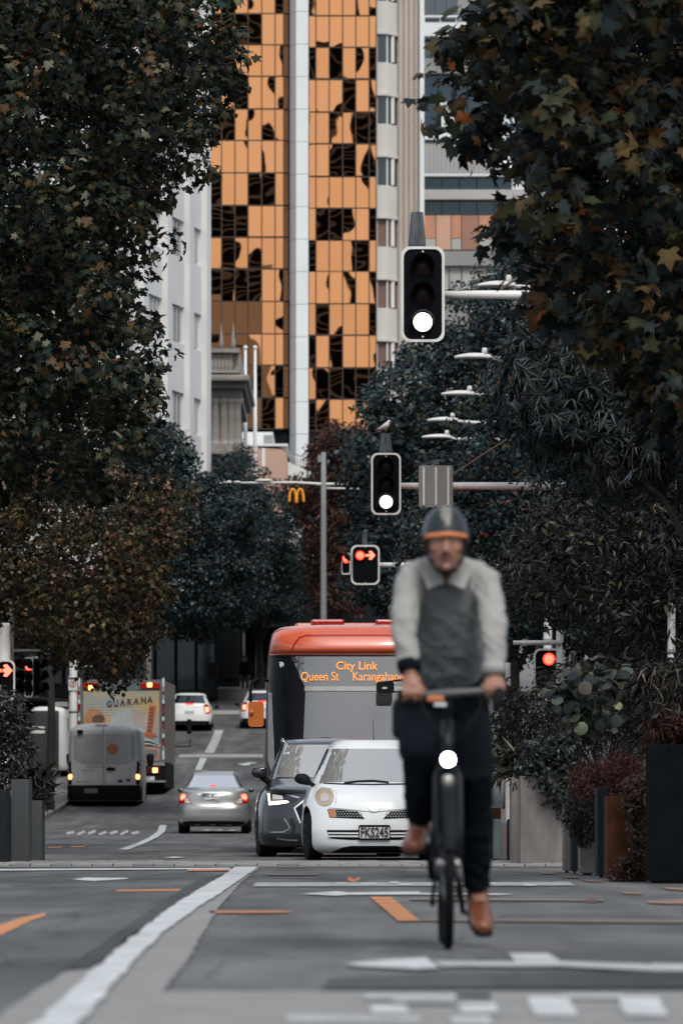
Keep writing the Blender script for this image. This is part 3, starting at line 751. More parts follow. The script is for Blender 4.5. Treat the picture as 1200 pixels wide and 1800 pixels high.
# ------------------------------------------------------------------ vehicles
def catmull(A, sub):
    A = np.array(A, float); n = len(A); out = []
    for i in range(n-1):
        p0, p1, p2, p3 = A[max(i-1, 0)], A[i], A[i+1], A[min(i+2, n-1)]
        m1, m2 = (p2-p0)/2, (p3-p1)/2
        d = p2-p1
        for m in (m1, m2):     # no overshoot
            bad = np.sign(m) != np.sign(d); m[bad] = 0
            big = np.abs(m) > 3*np.abs(d); m[big] = 3*d[big]
        for k in range(sub):
            t = k/sub; t2, t3 = t*t, t*t*t
            out.append((2*t3-3*t2+1)*p1 + (t3-2*t2+t)*m1 + (-2*t3+3*t2)*p2 + (t3-t2)*m2)
    out.append(A[-1]); return np.array(out)

class Car:
    """shell of stacked rounded rings, near end at local y = 0; px() turns an elevation pixel into local x, z"""
    def __init__(s, name, label, cat, D, cx, yaw=0., group=None):
        s.D, s.cx, s.g = D, cx, G(D + 1)
        s.root = thing(name, label, cat, ((cx-CX)*D/F, D, s.g), rad(yaw), group)
        s.k = D/F
    def px(s, x, y): return ((x-s.cx)*s.k, CAMH + (HY-y)*s.k - s.g)
    def pp(s, pts): return [s.px(*p) for p in pts]
    def mirror(s, pts): return [(2*s.cx-x, y) for x, y in pts]
    def body(s, levels, wheels=(), wr=.3, sub=4, N=112, regions=(), mat='white_paint', glassmat='glass_screen', well='black_matte', name='body'):
        """levels: (py, left px, y near, y far, n near, n far); regions: (name, py top, py bottom, kind, args, material)"""
        L = []
        for (py, lx, y0, y1, n0, n1) in levels:
            x, z = s.px(lx, py); L.append((z, -x*(1+max(y0, 0)/s.D*1.0), y0, y1, n0, n1, py))
        # a farther ring looks smaller: undo that in height too
        L = [(CAMH - s.g + (z-(CAMH-s.g))*(1+y0/s.D), w, y0, y1, n0, n1, py) for (z, w, y0, y1, n0, n1, py) in L]
        L = catmull(L, sub); n = len(L)
        th = np.linspace(0, 2*np.pi, N, endpoint=False) - np.pi/2 + np.pi/N
        c, sn = np.cos(th), np.sin(th)
        V = []; U = []
        for (z, w, y0, y1, n0, n1, py) in L:
            nn = np.where(sn < 0, n0, n1)
            x = w*np.sign(c)*np.abs(c)**(2/nn)
            ym = y0 + min(.9, (y1-y0)/2); ym2 = y1 - min(.9, (y1-y0)/2)
            y = np.where(sn < 0, ym - (ym-y0)*np.abs(sn)**(2/nn), ym2 + (y1-ym2)*np.abs(sn)**(2/nn))
            V.append(np.c_[x, y, np.full(N, z)]); U.append(x/max(w, 1e-4))
        V = np.array(V); U = np.array(U)
        s.sil = L
        verts = V.reshape(-1, 3); faces = []; mi = []
        names = [name] + [r[0] for r in regions]
        for i in range(n-1):
            py = (L[i][6]+L[i+1][6])/2
            for k in range(N):
                k2 = (k+1) % N
                faces.append((i*N+k, (i+1)*N+k, (i+1)*N+k2, i*N+k2))
                ctr = (V[i, k]+V[i, k2]+V[i+1, k]+V[i+1, k2])/4; u = (U[i, k]+U[i, k2]+U[i+1, k]+U[i+1, k2])/4
                id_ = 0
                for ri, r in enumerate(regions):
                    if r[1] <= py <= r[2]:
                        if r[3] == 'near' and sn[k] < 0 and abs(u) < r[4] and ctr[1] < V[i, :, 1].mean(): id_ = ri+1
                        elif r[3] == 'far' and sn[k] > 0 and abs(u) < r[4] and ctr[1] > V[i, :, 1].mean(): id_ = ri+1
                        elif r[3] == 'side' and abs(u) > .93 and r[4][0] < ctr[1] < r[4][1]: id_ = ri+1
                mi.append(id_)
        faces.append(tuple(reversed(range(N)))[::-1]); mi.append(0)
        faces.append(tuple(range((n-1)*N, n*N))[::-1]); mi.append(0)
        me = bpy.data.meshes.new(name); me.from_pydata(verts.tolist(), [], faces)
        me.update()
        bm = bmesh.new(); bm.from_mesh(me); bmesh.ops.recalc_face_normals(bm, faces=bm.faces); bm.to_mesh(me)
        s.bvh = BVHTree.FromBMesh(bm); bm.free()
        for _ in range(len(names)+1): me.materials.append(None)
        me.polygons.foreach_set('material_index', mi)
        me.polygons.foreach_set('use_smooth', [True]*len(faces))
        if wheels:
            hw = max(l[1] for l in L)
            cut = MB()
            for (wx, wy, wz, ww) in wheels:
                for sd in (-1, 1):
                    cut.lathe([(wr*1.2, sd*(hw-ww-.1)), (wr*1.2, sd*(hw+.4))][::sd], 28, 'x', (0, wy, wz), smooth=False)
            cm = cut.mesh('cut')
            for _ in range(len(names)+1): cm.materials.append(None)
            cm.polygons.foreach_set('material_index', [len(names)]*len(cm.polygons))
            bo = bpy.data.objects.new('b', me); co = bpy.data.objects.new('c', cm); COL.objects.link(bo); COL.objects.link(co)
            md = bo.modifiers.new('x', 'BOOLEAN'); md.operation = 'DIFFERENCE'; md.object = co; md.solver = 'EXACT'
            dg = bpy.context.evaluated_depsgraph_get(); m2 = bpy.data.meshes.new_from_object(bo.evaluated_get(dg))
            bpy.data.objects.remove(bo); bpy.data.objects.remove(co); me = m2
        mats = [mat] + [r[5] for r in regions] + [well]; names = names + ['wheel_arch']
        s.parts = {}
        for i, nm in enumerate(names):
            bm = bmesh.new(); bm.from_mesh(me)
            kill = [f for f in bm.faces if f.material_index != i]
            bmesh.ops.delete(bm, geom=kill, context='FACES')
            if not bm.faces: bm.free(); continue
            for f in bm.faces: f.material_index = 0
            m2 = bpy.data.meshes.new(nm); bm.to_mesh(m2); bm.free(); m2.materials.clear(); m2.materials.append(MAT[mats[i]])
            if i == 0 or True:
                m2.polygons.foreach_set('use_smooth', [i < len(names)-1]*len(m2.polygons))
            s.parts[nm] = link(bpy.data.objects.new(nm, m2), s.root)
        return s.parts[name]
    def y_at(s, x, z, default=0.):
        h = s.bvh.ray_cast(Vector((x, -6, z)), Vector((0, 1, 0)))
        return h[0].y if h[0] is not None else default
    def decal(s, name, pts, mat, off=.006, depth=.03, parent=None, local=False, res=.07):
        """a plate with its own thickness that follows the near end of the shell"""
        poly = pts if local else s.pp(pts)
        bm = bmesh.new(); vs = [bm.verts.new((x, 0, z)) for x, z in poly]
        bm.faces.new(vs); bmesh.ops.triangulate(bm, faces=bm.faces[:])
        for _ in range(5):
            lg = [e_ for e_ in bm.edges if e_.calc_length() > res]
            if not lg: break
            bmesh.ops.subdivide_edges(bm, edges=lg, cuts=1); bmesh.ops.triangulate(bm, faces=bm.faces[:])
        last = 0.
        ys = {}
        hits = [s.bvh.ray_cast(Vector((v.co.x, -6, v.co.z)), Vector((0, 1, 0)))[0] for v in bm.verts]
        med = sorted(h.y for h in hits if h is not None) or [0.]
        for v, h in zip(bm.verts, hits):
            v.co.y = (h.y if h is not None else med[-1]) - off
        ext = bmesh.ops.extrude_face_region(bm, geom=bm.faces[:])
        for g_ in ext['geom']:
            if isinstance(g_, bmesh.types.BMVert): g_.co.y += depth
        bmesh.ops.recalc_face_normals(bm, faces=bm.faces)
        me = bpy.data.meshes.new(name); bm.to_mesh(me); bm.free(); me.materials.append(MAT[mat])
        for p in me.polygons: p.use_smooth = False
        return link(bpy.data.objects.new(name, me), parent or s.root)
    def strip(s, name, pts, w, mat, off=.005, parent=None, depth=.02):
        """a thin line along a path of elevation pixels"""
        q = s.pp(pts); L_, R_ = [], []
        for i in range(len(q)):
            t = Vector(q[min(i+1, len(q)-1)]) - Vector(q[max(i-1, 0)]); t = t.normalized(); nrm = Vector((-t.y, t.x)) * w/2
            L_.append(tuple(Vector(q[i])+nrm)); R_.append(tuple(Vector(q[i])-nrm))
        return s.decal(name, L_ + R_[::-1], mat, off, depth, parent, True)
    def wheel(s, x, y, r, w, rimmat='rim_metal', steer=0., side=-1):
        t = MB().lathe([(r*.62, -w/2), (r*.9, -w/2), (r*.97, -w*.44), (r, -w*.3), (r, w*.3), (r*.97, w*.44), (r*.9, w/2), (r*.62, w/2)], 32, 'x').build('wheel', 'rubber', s.root)
        t.location = (x, y, r - .004); t.rotation_euler = (0, 0, rad(steer))
        q = MB().lathe([(r*.63, side*w*.40), (r*.58, side*w*.46), (r*.5, side*w*.30), (r*.2, side*w*.34), (.001, side*w*.40)], 24, 'x', cap=False)
        for k in range(7):
            an = 2*math.pi*k/7
            q.tube([(side*w*.36, r*.15*math.cos(an), r*.15*math.sin(an)), (side*w*.42, r*.56*math.cos(an), r*.56*math.sin(an))], r*.07, 6)
        q.build('rim', rimmat, t)
        return t
    def door_mirror(s, pts, y, mat, depth=.12):
        q = s.pp(pts)
        cx_ = sum(p[0] for p in q)/len(q); cz_ = sum(p[1] for p in q)/len(q)
        n = len(q); vs = []; sc = [(.72, 0), (.93, .015), (1, .045), (.98, depth*.7), (.85, depth)]
        for k, dy in sc: vs += [(cx_+(p[0]-cx_)*k, y+dy, cz_+(p[1]-cz_)*k) for p in q]
        fs = [(i*n+j, i*n+(j+1) % n, (i+1)*n+(j+1) % n, (i+1)*n+j) for i in range(len(sc)-1) for j in range(n)]
        fs += [tuple(range(n))[::-1], tuple(range((len(sc)-1)*n, len(sc)*n))]
        return MB().add(vs, fs, True).build('door_mirror', mat, s.root)

def smooth_poly(pts, sub=4):
    """closed rounded outline through px points"""
    A = np.array(pts, float); n = len(A); out = []
    for i in range(n):
        p0, p1, p2, p3 = A[i-1], A[i], A[(i+1) % n], A[(i+2) % n]
        for k in range(sub):
            t = k/sub
            out.append(tuple(.5*((2*p1)+(-p0+p2)*t+(2*p0-5*p1+4*p2-p3)*t*t+(-p0+3*p1-3*p2+p3)*t**3)))
    return out

def cabin(R, y0, zb, w):
    """dashboard, wheel and front seats behind the windscreen"""
    MB().box(-w/2, w/2, y0+.1, y0+.55, zb-.4, zb-.02, .05).build('dashboard', 'interior', R)
    MB().box(-w/2, w/2, y0+.5, y0+2.2, .35, .45).build('cabin_floor', 'interior', R)
    for sg in (-1, 1):
        s_ = MB().box(sg*.33-.23, sg*.33+.23, y0+1.0, y0+1.18, .5, zb+.22, .07).build('seat', 'seat_fabric', R)
        MB().box(sg*.33-.12, sg*.33+.12, y0+1.05, y0+1.15, zb+.24, zb+.42, .04).build('headrest', 'seat_fabric', s_)
    V = MB(); V.tube([(-.33+.17*math.cos(rad(a_)), y0+.62-.04*math.sin(rad(a_)), zb+.02+.16*math.sin(rad(a_))) for a_ in range(0, 361, 20)], .015, 8).build('steering_wheel', 'interior', R)

def make_hatchback():
    c = Car('hatchback_car', 'small white rounded hatchback facing the viewer with number plate FKS245', 'car', 66.7, 657, .9)
    R = c.root
    c.body([(1300.5, 606, 1.75, 3.2, 3, 3), (1302, 596, 1.62, 3.35, 3.2, 3), (1306, 588, 1.50, 3.45, 3.4, 3), (1312, 582, 1.40, 3.5, 3.6, 3.5), (1316, 579, 1.34, 3.52, 3.8, 3.5),
            (1345, 565, .98, 3.6, 4, 3.5), (1375, 551, .62, 3.66, 3.6, 3.5), (1378, 549, .55, 3.68, 3.4, 3.5), (1386, 545, .34, 3.7, 3, 3.5), (1396, 541, .17, 3.72, 2.7, 3.5),
            (1412, 536.5, .06, 3.72, 2.6, 3.5), (1440, 534, .01, 3.72, 2.8, 3.5), (1462, 533, 0, 3.72, 3, 3.5), (1482, 534, .01, 3.72, 3, 3.5), (1493, 538, .05, 3.7, 3, 3.5), (1500, 546, .14, 3.6, 3, 3.5)],
           wheels=[(0, .62, .30, .2), (0, 3.05, .30, .2)], wr=.285,
           regions=[('windscreen', 1317, 1375, 'near', .88, 'glass_screen'), ('side_window', 1318, 1372, 'side', (1.25, 2.9), 'glass_dark'), ('rear_window', 1318, 1372, 'far', .85, 'glass_dark')])
    for sd, sg in ((1, 1), (-1, -1)):
        fl = (lambda p: p) if sd == 1 else c.mirror
        h = c.decal('headlight', fl(oval(570.5, 1400, 16.5, 16.5, 28)), 'lens_haze', .012, .05)
        c.decal('bulb', fl(oval(571, 1401, 8, 8, 18)), 'lens_clear', .02, .02, h)
        g = c.decal('grille', fl([(575.5, 1422), (600, 1423), (628, 1426), (641, 1439.5), (604, 1438), (579, 1437)]), 'black_matte', .006)
        # mesh of small lozenges
        for r_ in range(3):
            y = 1426.5 + r_*4.2
            for k in range(11):
                x = 583 + k*5 + (r_ % 2)*2.5
                if x < 600+ (y-1422)*2.2 + 24 and x > 580: c.decal('grille_bar', fl([(x-1.6, y), (x, y-1.5), (x+1.6, y), (x, y+1.5)]), 'steel_grey', .010, .01, g, res=.5)
        c.decal('turn_signal', fl([(576.5, 1423), (590, 1423.5), (591, 1436.5), (580, 1436.2)]), 'lens_amber', .011, .01)
    low = c.decal('lower_grille', [(574, 1459), (740, 1459), (733, 1474), (700, 1476.5), (614, 1476.5), (581, 1474)], 'black_matte', .005)
    for y in (1464.5, 1469.8): c.strip('grille_bar', [(577, y), (657, y+.4), (737, y)], .018, 'white_paint', .022, low)
    c.decal('lower_trim', [(601, 1490), (617, 1487), (697, 1487), (713, 1490), (733, 1499.5), (581, 1499.5)], 'black_matte', .012)
    c.strip('bonnet_seam', [(578, 1420), (610, 1422.5), (657, 1428), (704, 1422.5), (736, 1420)], .008, 'grey_ink', .003)
    for fl in ((lambda p: p), c.mirror): c.strip('wing_seam', fl([(562, 1380), (566, 1384), (582, 1386), (592, 1396), (590, 1412)]), .006, 'grey_ink', .003)
    em = c.decal('emblem', smooth_poly(oval(657.5, 1420.5, 9, 6, 14), 1), 'chrome', .012, .02)
    c.decal('emblem_core', oval(657.5, 1420.5, 6.3, 4, 14), 'white_paint', .015, .01, em)
    c.decal('emblem_bar', [(648, 1419.3), (667, 1419.3), (667, 1421.8), (648, 1421.8)], 'chrome', .018, .01, em)
    pf = c.decal('number_plate', rrect(630, 685.5, 1450, 1477, 3), 'black_matte', .03, .03, res=.5)
    pl = c.decal('plate_face', rrect(631.8, 683.8, 1454, 1473.5, 2), 'plate_face', .034, .01, pf, res=.5)
    x, z = c.px(657.8, 1471); y = c.y_at(x, z)-.045
    text('plate_lettering', 'FKS245', .158, 'ink', pf, (x, y, z), align='CENTER', bold=.003, sx=.68)
    c.strip('wiper', [(606, 1375.5), (630, 1372.6), (657, 1371.5), (685, 1374.5)], .022, 'black_matte', .02)
    c.strip('screen_seal', [(563, 1375.5), (600, 1377.5), (657, 1378.5), (714, 1377.5), (751, 1375.5)], .018, 'black_matte', .006)
    cabin(R, .72, .92, 1.22)
    c.decal('registration_sticker', [(583, 1320), (592, 1320), (592, 1325), (583, 1325)], 'white_matte', .003, .004)
    c.door_mirror(smooth_poly([(518, 1369), (523, 1360), (538, 1359.5), (546, 1367), (548, 1379), (536, 1379), (524, 1376)], 3), .75, 'black_matte')
    c.door_mirror(smooth_poly(c.mirror([(518, 1369), (523, 1360), (538, 1359.5), (546, 1367), (548, 1379), (536, 1379), (524, 1376)]), 3), .75, 'black_matte')
    for sg in (-1, 1):
        MB().tube([(sg*.69, .85, .88), (sg*.78, .83, .94)], .025, 8).build('mirror_stalk', 'black_matte', R)
    x, z = c.px(662, 1310)
    MB().tube([(x, 1.75, z+.03), (x, 1.95, z+.33)], [.006, .003], 6).build('antenna', 'black_matte', R)
    for y in (.62, 3.05):
        c.wheel(-.70, y, .285, .18, 'rim_rust', 8 if y < 1 else 0, -1); c.wheel(.70, y, .285, .18, 'rim_rust', 8 if y < 1 else 0, 1)
    MB().box(-.6, .6, .4, 3.3, .14, .24).build('underbody', 'black_matte', R)
    return c

def make_suv():
    c = Car('suv_car', 'dark grey suv half hidden behind the white hatchback with one headlight lit', 'car', 71.6, 581, 1.3)
    R = c.root
    c.body([(1297.5, 530, 1.9, 4.2, 3, 3), (1299, 512, 1.75, 4.35, 3.4, 3), (1303, 503, 1.62, 4.4, 4, 3.5), (1309, 500, 1.52, 4.42, 4.4, 3.5), (1338, 489, 1.15, 4.5, 5, 4), (1366, 479, .85, 4.55, 4.6, 4),
            (1369, 476, .78, 4.57, 4, 4), (1378, 470, .45, 4.58, 3.6, 4), (1386, 464, .22, 4.58, 3.2, 4), (1396, 457, .10, 4.58, 3.0, 4), (1415, 452.5, .03, 4.58, 3.2, 4), (1440, 451, 0, 4.58, 3.4, 4), (1470, 451.5, 0, 4.58, 3.6, 4),
            (1484, 456, .05, 4.55, 3.6, 4), (1490, 466, .16, 4.4, 3.4, 4)],
           wheels=[(0, .85, .35, .22), (0, 3.55, .35, .22)], wr=.35, mat='suv_grey',
           regions=[('windscreen', 1310.5, 1365, 'near', .9, 'glass_screen'), ('side_window', 1310, 1362, 'side', (1.5, 3.9), 'glass_dark'), ('rear_window', 1310, 1362, 'far', .85, 'glass_dark')])
    for fl in ((lambda p: p), c.mirror):
        h = c.decal('headlight', fl([(470, 1391), (498, 1395), (526, 1402.5), (512, 1411), (490, 1414), (472, 1415)]), 'black_gloss', .008)
        c.decal('daytime_light', fl([(470.5, 1394), (474.5, 1395), (475, 1408.5), (505, 1407.5), (508, 1410.5), (490, 1413.5), (473, 1415)]), 'lamp_drl', .014, .012, h)
        c.decal('reflector', fl([(479, 1396), (496, 1398.5), (498, 1405), (479, 1405.5)]), 'lens_clear', .012, .01, h)
        c.strip('chrome_strip', fl([(470, 1391.5), (498, 1395.3), (526, 1402)]), .014, 'chrome', .012)
        c.decal('fog_recess', fl([(471, 1440), (495, 1438), (508, 1455), (498, 1461), (472, 1461)]), 'black_gloss', .006)
        c.strip('recess_trim', fl([(500, 1439), (510, 1455.5), (498, 1462.5), (476, 1463)]), .016, 'steel_grey', .012)
        c.strip('lower_strip', fl([(486, 1474), (505, 1477), (523, 1477.5)]), .012, 'chrome', .012)
    g = c.decal('grille', [(519, 1421), (538, 1404), (622, 1404), (641, 1421), (630, 1447), (617, 1455), (543, 1455), (530, 1447)], 'black_matte', .006)
    for y in range(1410, 1455, 6): c.strip('grille_bar', [(532, y), (628, y)], .012, 'black_gloss', .02, g)
    c.strip('grille_surround', [(540, 1402.5), (517.5, 1420.5), (528, 1447)], .022, 'chrome', .018, g)
    c.strip('grille_surround', [(540, 1402.5), (620, 1402.5)], .022, 'chrome', .018, g)
    c.strip('grille_surround', c.mirror([(540, 1402.5), (517.5, 1420.5), (528, 1447)]), .022, 'chrome', .018, g)
    mp = smooth_poly([(442.5, 1353), (450, 1348.5), (468, 1347), (471, 1354), (469, 1366), (455, 1367), (445, 1363)], 3)
    for fl in ((lambda p: p), c.mirror):
        c.door_mirror(fl(mp), .95, 'black_gloss', .2)
    for sg in (-1, 1):
        MB().tube([(sg*.74, 1.05, .93), (sg*.86, 1.02, 1.02)], .04, 8).build('mirror_stalk', 'black_matte', R)
        MB().tube([(sg*.56, 1.9, 1.475), (sg*.575, 2.1, 1.51), (sg*.575, 3.6, 1.51), (sg*.56, 3.8, 1.475)], .018, 8).build('roof_rail', 'chrome', R)
    cabin(R, 1.0, 1.0, 1.4)
    c.decal('registration_sticker', [(502, 1319), (511, 1319), (511, 1323.5), (502, 1323.5)], 'white_matte', .003, .004)
    for y in (.85, 3.55):
        c.wheel(-.79, y, .35, .24, 'rim_metal', 5 if y < 1 else 0, -1); c.wheel(.79, y, .35, .24, 'rim_metal', 5 if y < 1 else 0, 1)
    MB().box(-.65, .65, .5, 4.2, .17, .28).build('underbody', 'black_matte', R)
    return c

M('bus_black', (.004, .005, .007), .3, spec=.12)
def make_bus():
    c = Car('city_bus', 'orange-red city bus facing the viewer with an amber destination display', 'bus', 78.5, 632)
    R = c.root
    lv = [(1098, 520, .75, 11.6, 3, 4), (1099.5, 500, .58, 11.8, 3.4, 4), (1103, 488, .46, 11.9, 4, 5), (1110, 479, .38, 11.95, 4.6, 6), (1122, 474, .31, 12, 5, 6), (1140, 471, .25, 12, 4.0, 6), (1149, 470, .305, 12, 4.0, 6),
          (1151, 469.5, .30, 12, 4.0, 6), (1205, 467, .225, 12, 4.0, 6), (1300, 465, .09, 12, 4.0, 6), (1400, 464, 0, 12, 4.0, 6), (1455, 465, .02, 12, 4.0, 6), (1480, 467, .06, 12, 4.0, 6)]
    c.body(lv, wheels=[(0, 2.6, .48, .3), (0, 8.6, .48, .3)], wr=.48, mat='bus_red', sub=5,
           regions=[('windscreen', 1150.5, 1400, 'near', .985, 'bus_black'), ('side_window', 1165, 1330, 'side', (1.2, 11), 'glass_dark')])
    c.decal('destination_glass', [(511, 1153), (756, 1153), (747, 1180), (740, 1206), (536, 1206), (528, 1192), (522, 1176)], 'glass_bus', .012, .02)
    c.decal('windscreen_pane', smooth_poly([(536.5, 1215), (736, 1215), (740, 1260), (739, 1300), (735, 1400), (537, 1400), (533, 1300), (535, 1260)], 1), 'glass_bus', .012, .02)
    c.decal('display_bar', [(535, 1206), (737, 1206), (737, 1214), (535, 1214)], 'steel_grey', .016, .02)
    for s_, sz, px_, py_, bd, sx_ in (('City Link', .158, 590, 1176, .0022, .99), ('Queen St', .172, 528, 1195.5, .0012, .80), ('Karangahape', .172, 619, 1195.5, .0012, .80)):
        x, z = c.px(px_, py_)
        text('lettering', s_, sz, 'led_orange', R, (x, min(c.y_at(x+d_, z+e_) for d_ in (0, .3, .6) for e_ in (0, .12))-.03, z), bold=bd, sx=sx_)
    c.strip('roof_seam', [(512, 1142), (519, 1128), (526, 1119.5), (538, 1115.5), (632, 1115), (726, 1115.5), (738, 1119.5), (745, 1128), (752, 1142)], .022, 'lens_red', .006)
    c.strip('brow_edge', [(471, 1151), (550, 1151.8), (632, 1152), (714, 1151.8), (793, 1151)], .02, 'black_matte', .012)
    for px0 in (575, 625, 675): c.strip('roof_seam', [(px0, 1098.5), (px0, 1101.5)], .012, 'lens_red', .006)
    # roof pods
    MB().box(-.92, .92, 1.6, 6.5, 3.06, 3.235, .06).build('roof_pod', 'bus_red', R)
    for x0 in (547, 660):
        a_ = (x0-632)*c.k*1.02; MB().box(a_, a_+.47, 1.3, 1.9, 3.19, 3.275, .03).build('roof_hatch', 'lens_red', R)
    # tall A-pillar strips and lower corners
    for fl in ((lambda p: p), c.mirror):
        c.decal('pillar_strip', fl([(470.5, 1215), (477, 1217), (478, 1330), (483, 1352), (476, 1356), (470, 1335)]), 'steel_grey', .012, .02)
    lg = c.decal('logo', smooth_poly([(489, 1163), (495, 1162), (498.5, 1165), (496, 1168), (498, 1171), (492, 1171.5), (491, 1168)], 2), 'white_matte', .008, .01)
    for px0, py0, r_ in ((490, 1165, 1.6), (496, 1170.5, 1.8)): c.decal('logo_dot', oval(px0, py0, r_, r_, 8), 'black_gloss', .013, .006, lg)
    # mirror arm with its orange housing, and the inner mirror on the other side
    q = c.pp([(470, 1196), (452, 1194), (443, 1200), (440.5, 1216), (441.5, 1252)])
    m = MB().tube([(x, -.18 if i > 0 else .25, z) for i, (x, z) in enumerate(q)], .022, 8).build('mirror_arm', 'black_matte', R)
    q = c.pp(rrect(437, 464, 1234, 1278, 5))
    mo = MB().prism_y(q, -.32, -.12).build('mirror_housing', 'mirror_orange', R)
    x, z = c.px(443, 1253); MB().ell((x, -.34, z), (.03, .03, .04)).build('mirror_bolt', 'mirror_orange', mo)
    q = c.pp(rrect(445, 466, 1192, 1211, 3)); MB().prism_y(q, -.10, .02).build('mirror_bracket', 'black_matte', R)
    q = c.pp(rrect(661, 692, 1199, 1219, 5)); im = MB().prism_y(q, -.25, -.12).build('inner_mirror', 'black_matte', R)
    q = c.pp(oval(675.5, 1210, 5, 2.2, 12)); MB().prism_y(q, -.256, -.25).build('mirror_glint', 'lens_clear', im)
    q = c.pp([(676, 1200), (700, 1196), (740, 1197)]); MB().tube([(x, -.16, z) for x, z in q], .014, 6).build('inner_mirror_arm', 'black_matte', R)
    for y in (2.6, 8.6):
        for sg in (-1, 1): c.wheel(sg*1.08, y, .48, .28, 'rim_metal', 0, sg)
    MB().box(-1.1, 1.1, .3, 11.6, .2, .4).build('underbody', 'black_matte', R)
    c.decal('bumper', rrect(478, 786, 1452, 1480, 6), 'bus_red', .03, .05)
    for fl in ((lambda p: p), c.mirror): c.decal('headlight', fl(rrect(484, 515, 1425, 1445, 6)), 'lens_clear', .014, .03)
    return c

def make_sedan():
    c = Car('sedan_car', 'silver four-door sedan seen from behind with glowing brake lights', 'car', 133, 375)
    R = c.root
    c.body([(1354.6, 347, 1.75, 2.9, 3, 3), (1355.6, 341, 1.6, 3.05, 3.4, 3), (1358, 337.5, 1.45, 3.15, 3.8, 3.4), (1363, 334.5, 1.25, 3.25, 4, 3.6), (1383.5, 324, .62, 3.55, 4.2, 3.6), (1385, 323, .5, 3.6, 3.6, 3.6), (1389, 319.5, .18, 3.9, 3.2, 3.6),
            (1392, 317, .10, 4.1, 3.2, 3.6), (1400, 314, .07, 4.3, 3.4, 3.6), (1412, 312, .05, 4.4, 3.6, 3.6), (1422, 311.5, .0, 4.42, 3.8, 3.6), (1434, 312, .0, 4.42, 3.8, 3.6), (1443, 313.5, .03, 4.42, 3.8, 3.6), (1451, 318, .1, 4.4, 3.6, 3.6)],
           wheels=[(0, .95, .31, .2), (0, 3.5, .31, .2)], wr=.31, mat='silver_paint',
           regions=[('rear_window', 1363.5, 1382.5, 'near', .86, 'glass_rear'), ('side_window', 1362, 1382, 'side', (.9, 3.2), 'glass_dark'), ('windscreen', 1363, 1382, 'far', .88, 'glass_screen')])
    for fl in ((lambda p: p), c.mirror):
        t = c.decal('tail_light', fl([(314.5, 1396), (322, 1394.2), (327, 1398), (338.5, 1413.2), (327, 1413), (314.5, 1411.5)]), 'lens_red', .008)
        c.decal('brake_lamp', fl(smooth_poly([(316.5, 1397.5), (322, 1396), (326, 1399.5), (321, 1404.5), (317.5, 1405)], 3)), 'lamp_brake_core', .013, .01, t)
        c.decal('brake_glow', fl(smooth_poly([(315.5, 1396.8), (323, 1395), (327.5, 1399.5), (321, 1406.8), (316, 1407)], 3)), 'lamp_brake', .011, .006, t)
        c.decal('reverse_lamp', fl([(323.5, 1403.5), (328.5, 1402), (336, 1412), (325, 1412)]), 'lens_clear', .012, .01, t)
        c.door_mirror(fl(smooth_poly([(307, 1387), (312, 1384.5), (316.5, 1386), (316.5, 1391.5), (309, 1392)], 3)), 2.6, 'black_gloss')
        c.strip('boot_seam', fl([(339, 1413), (345, 1418), (356, 1418.6), (375, 1418.8)]), .014, 'grey_ink', .004)
    g = c.decal('boot_garnish', smooth_poly([(344.5, 1396), (350, 1394.5), (375, 1394), (400, 1394.5), (400.5, 1396.5), (392, 1399.5), (375, 1400.6), (356, 1399.8)], 3), 'chrome', .02, .03)
    c.decal('emblem', oval(373.5, 1398, 2.6, 2.2, 12), 'grey_ink', .026, .01, g)
    pl = c.decal('number_plate', [(360, 1402), (386, 1402), (386, 1412.6), (360, 1412.6)], 'plate_face', .014, .012, res=.5)
    x, z = c.px(373, 1410.6); text('plate_lettering', 'HWP555', .125, 'ink', pl, (x, c.y_at(x, z)-.02, z), align='CENTER', bold=.002, sx=.72)
    c.strip('high_brake_lamp', [(369, 1380.2), (378, 1380.2)], .028, 'lamp_brake', .012)
    c.decal('bumper_insert', [(318, 1445.5), (332, 1443.5), (375, 1443), (418, 1443.5), (432, 1445.5), (430, 1451.5), (320, 1451.5)], 'black_matte', .012)
    for fl in ((lambda p: p), c.mirror): c.decal('bumper_recess', fl(smooth_poly([(325, 1434), (338, 1433), (352, 1435.5), (340, 1437), (326, 1437)], 2)), 'silver_paint', .012, .02)
    for y in (.95, 3.5):
        for sg in (-1, 1): c.wheel(sg*.735, y, .31, .2, 'rim_metal', 0, sg)
    MB().box(-.6, .6, .5, 4.1, .16, .26).build('underbody', 'black_matte', R)
    x, z = c.px(404, 1377); 
    return c

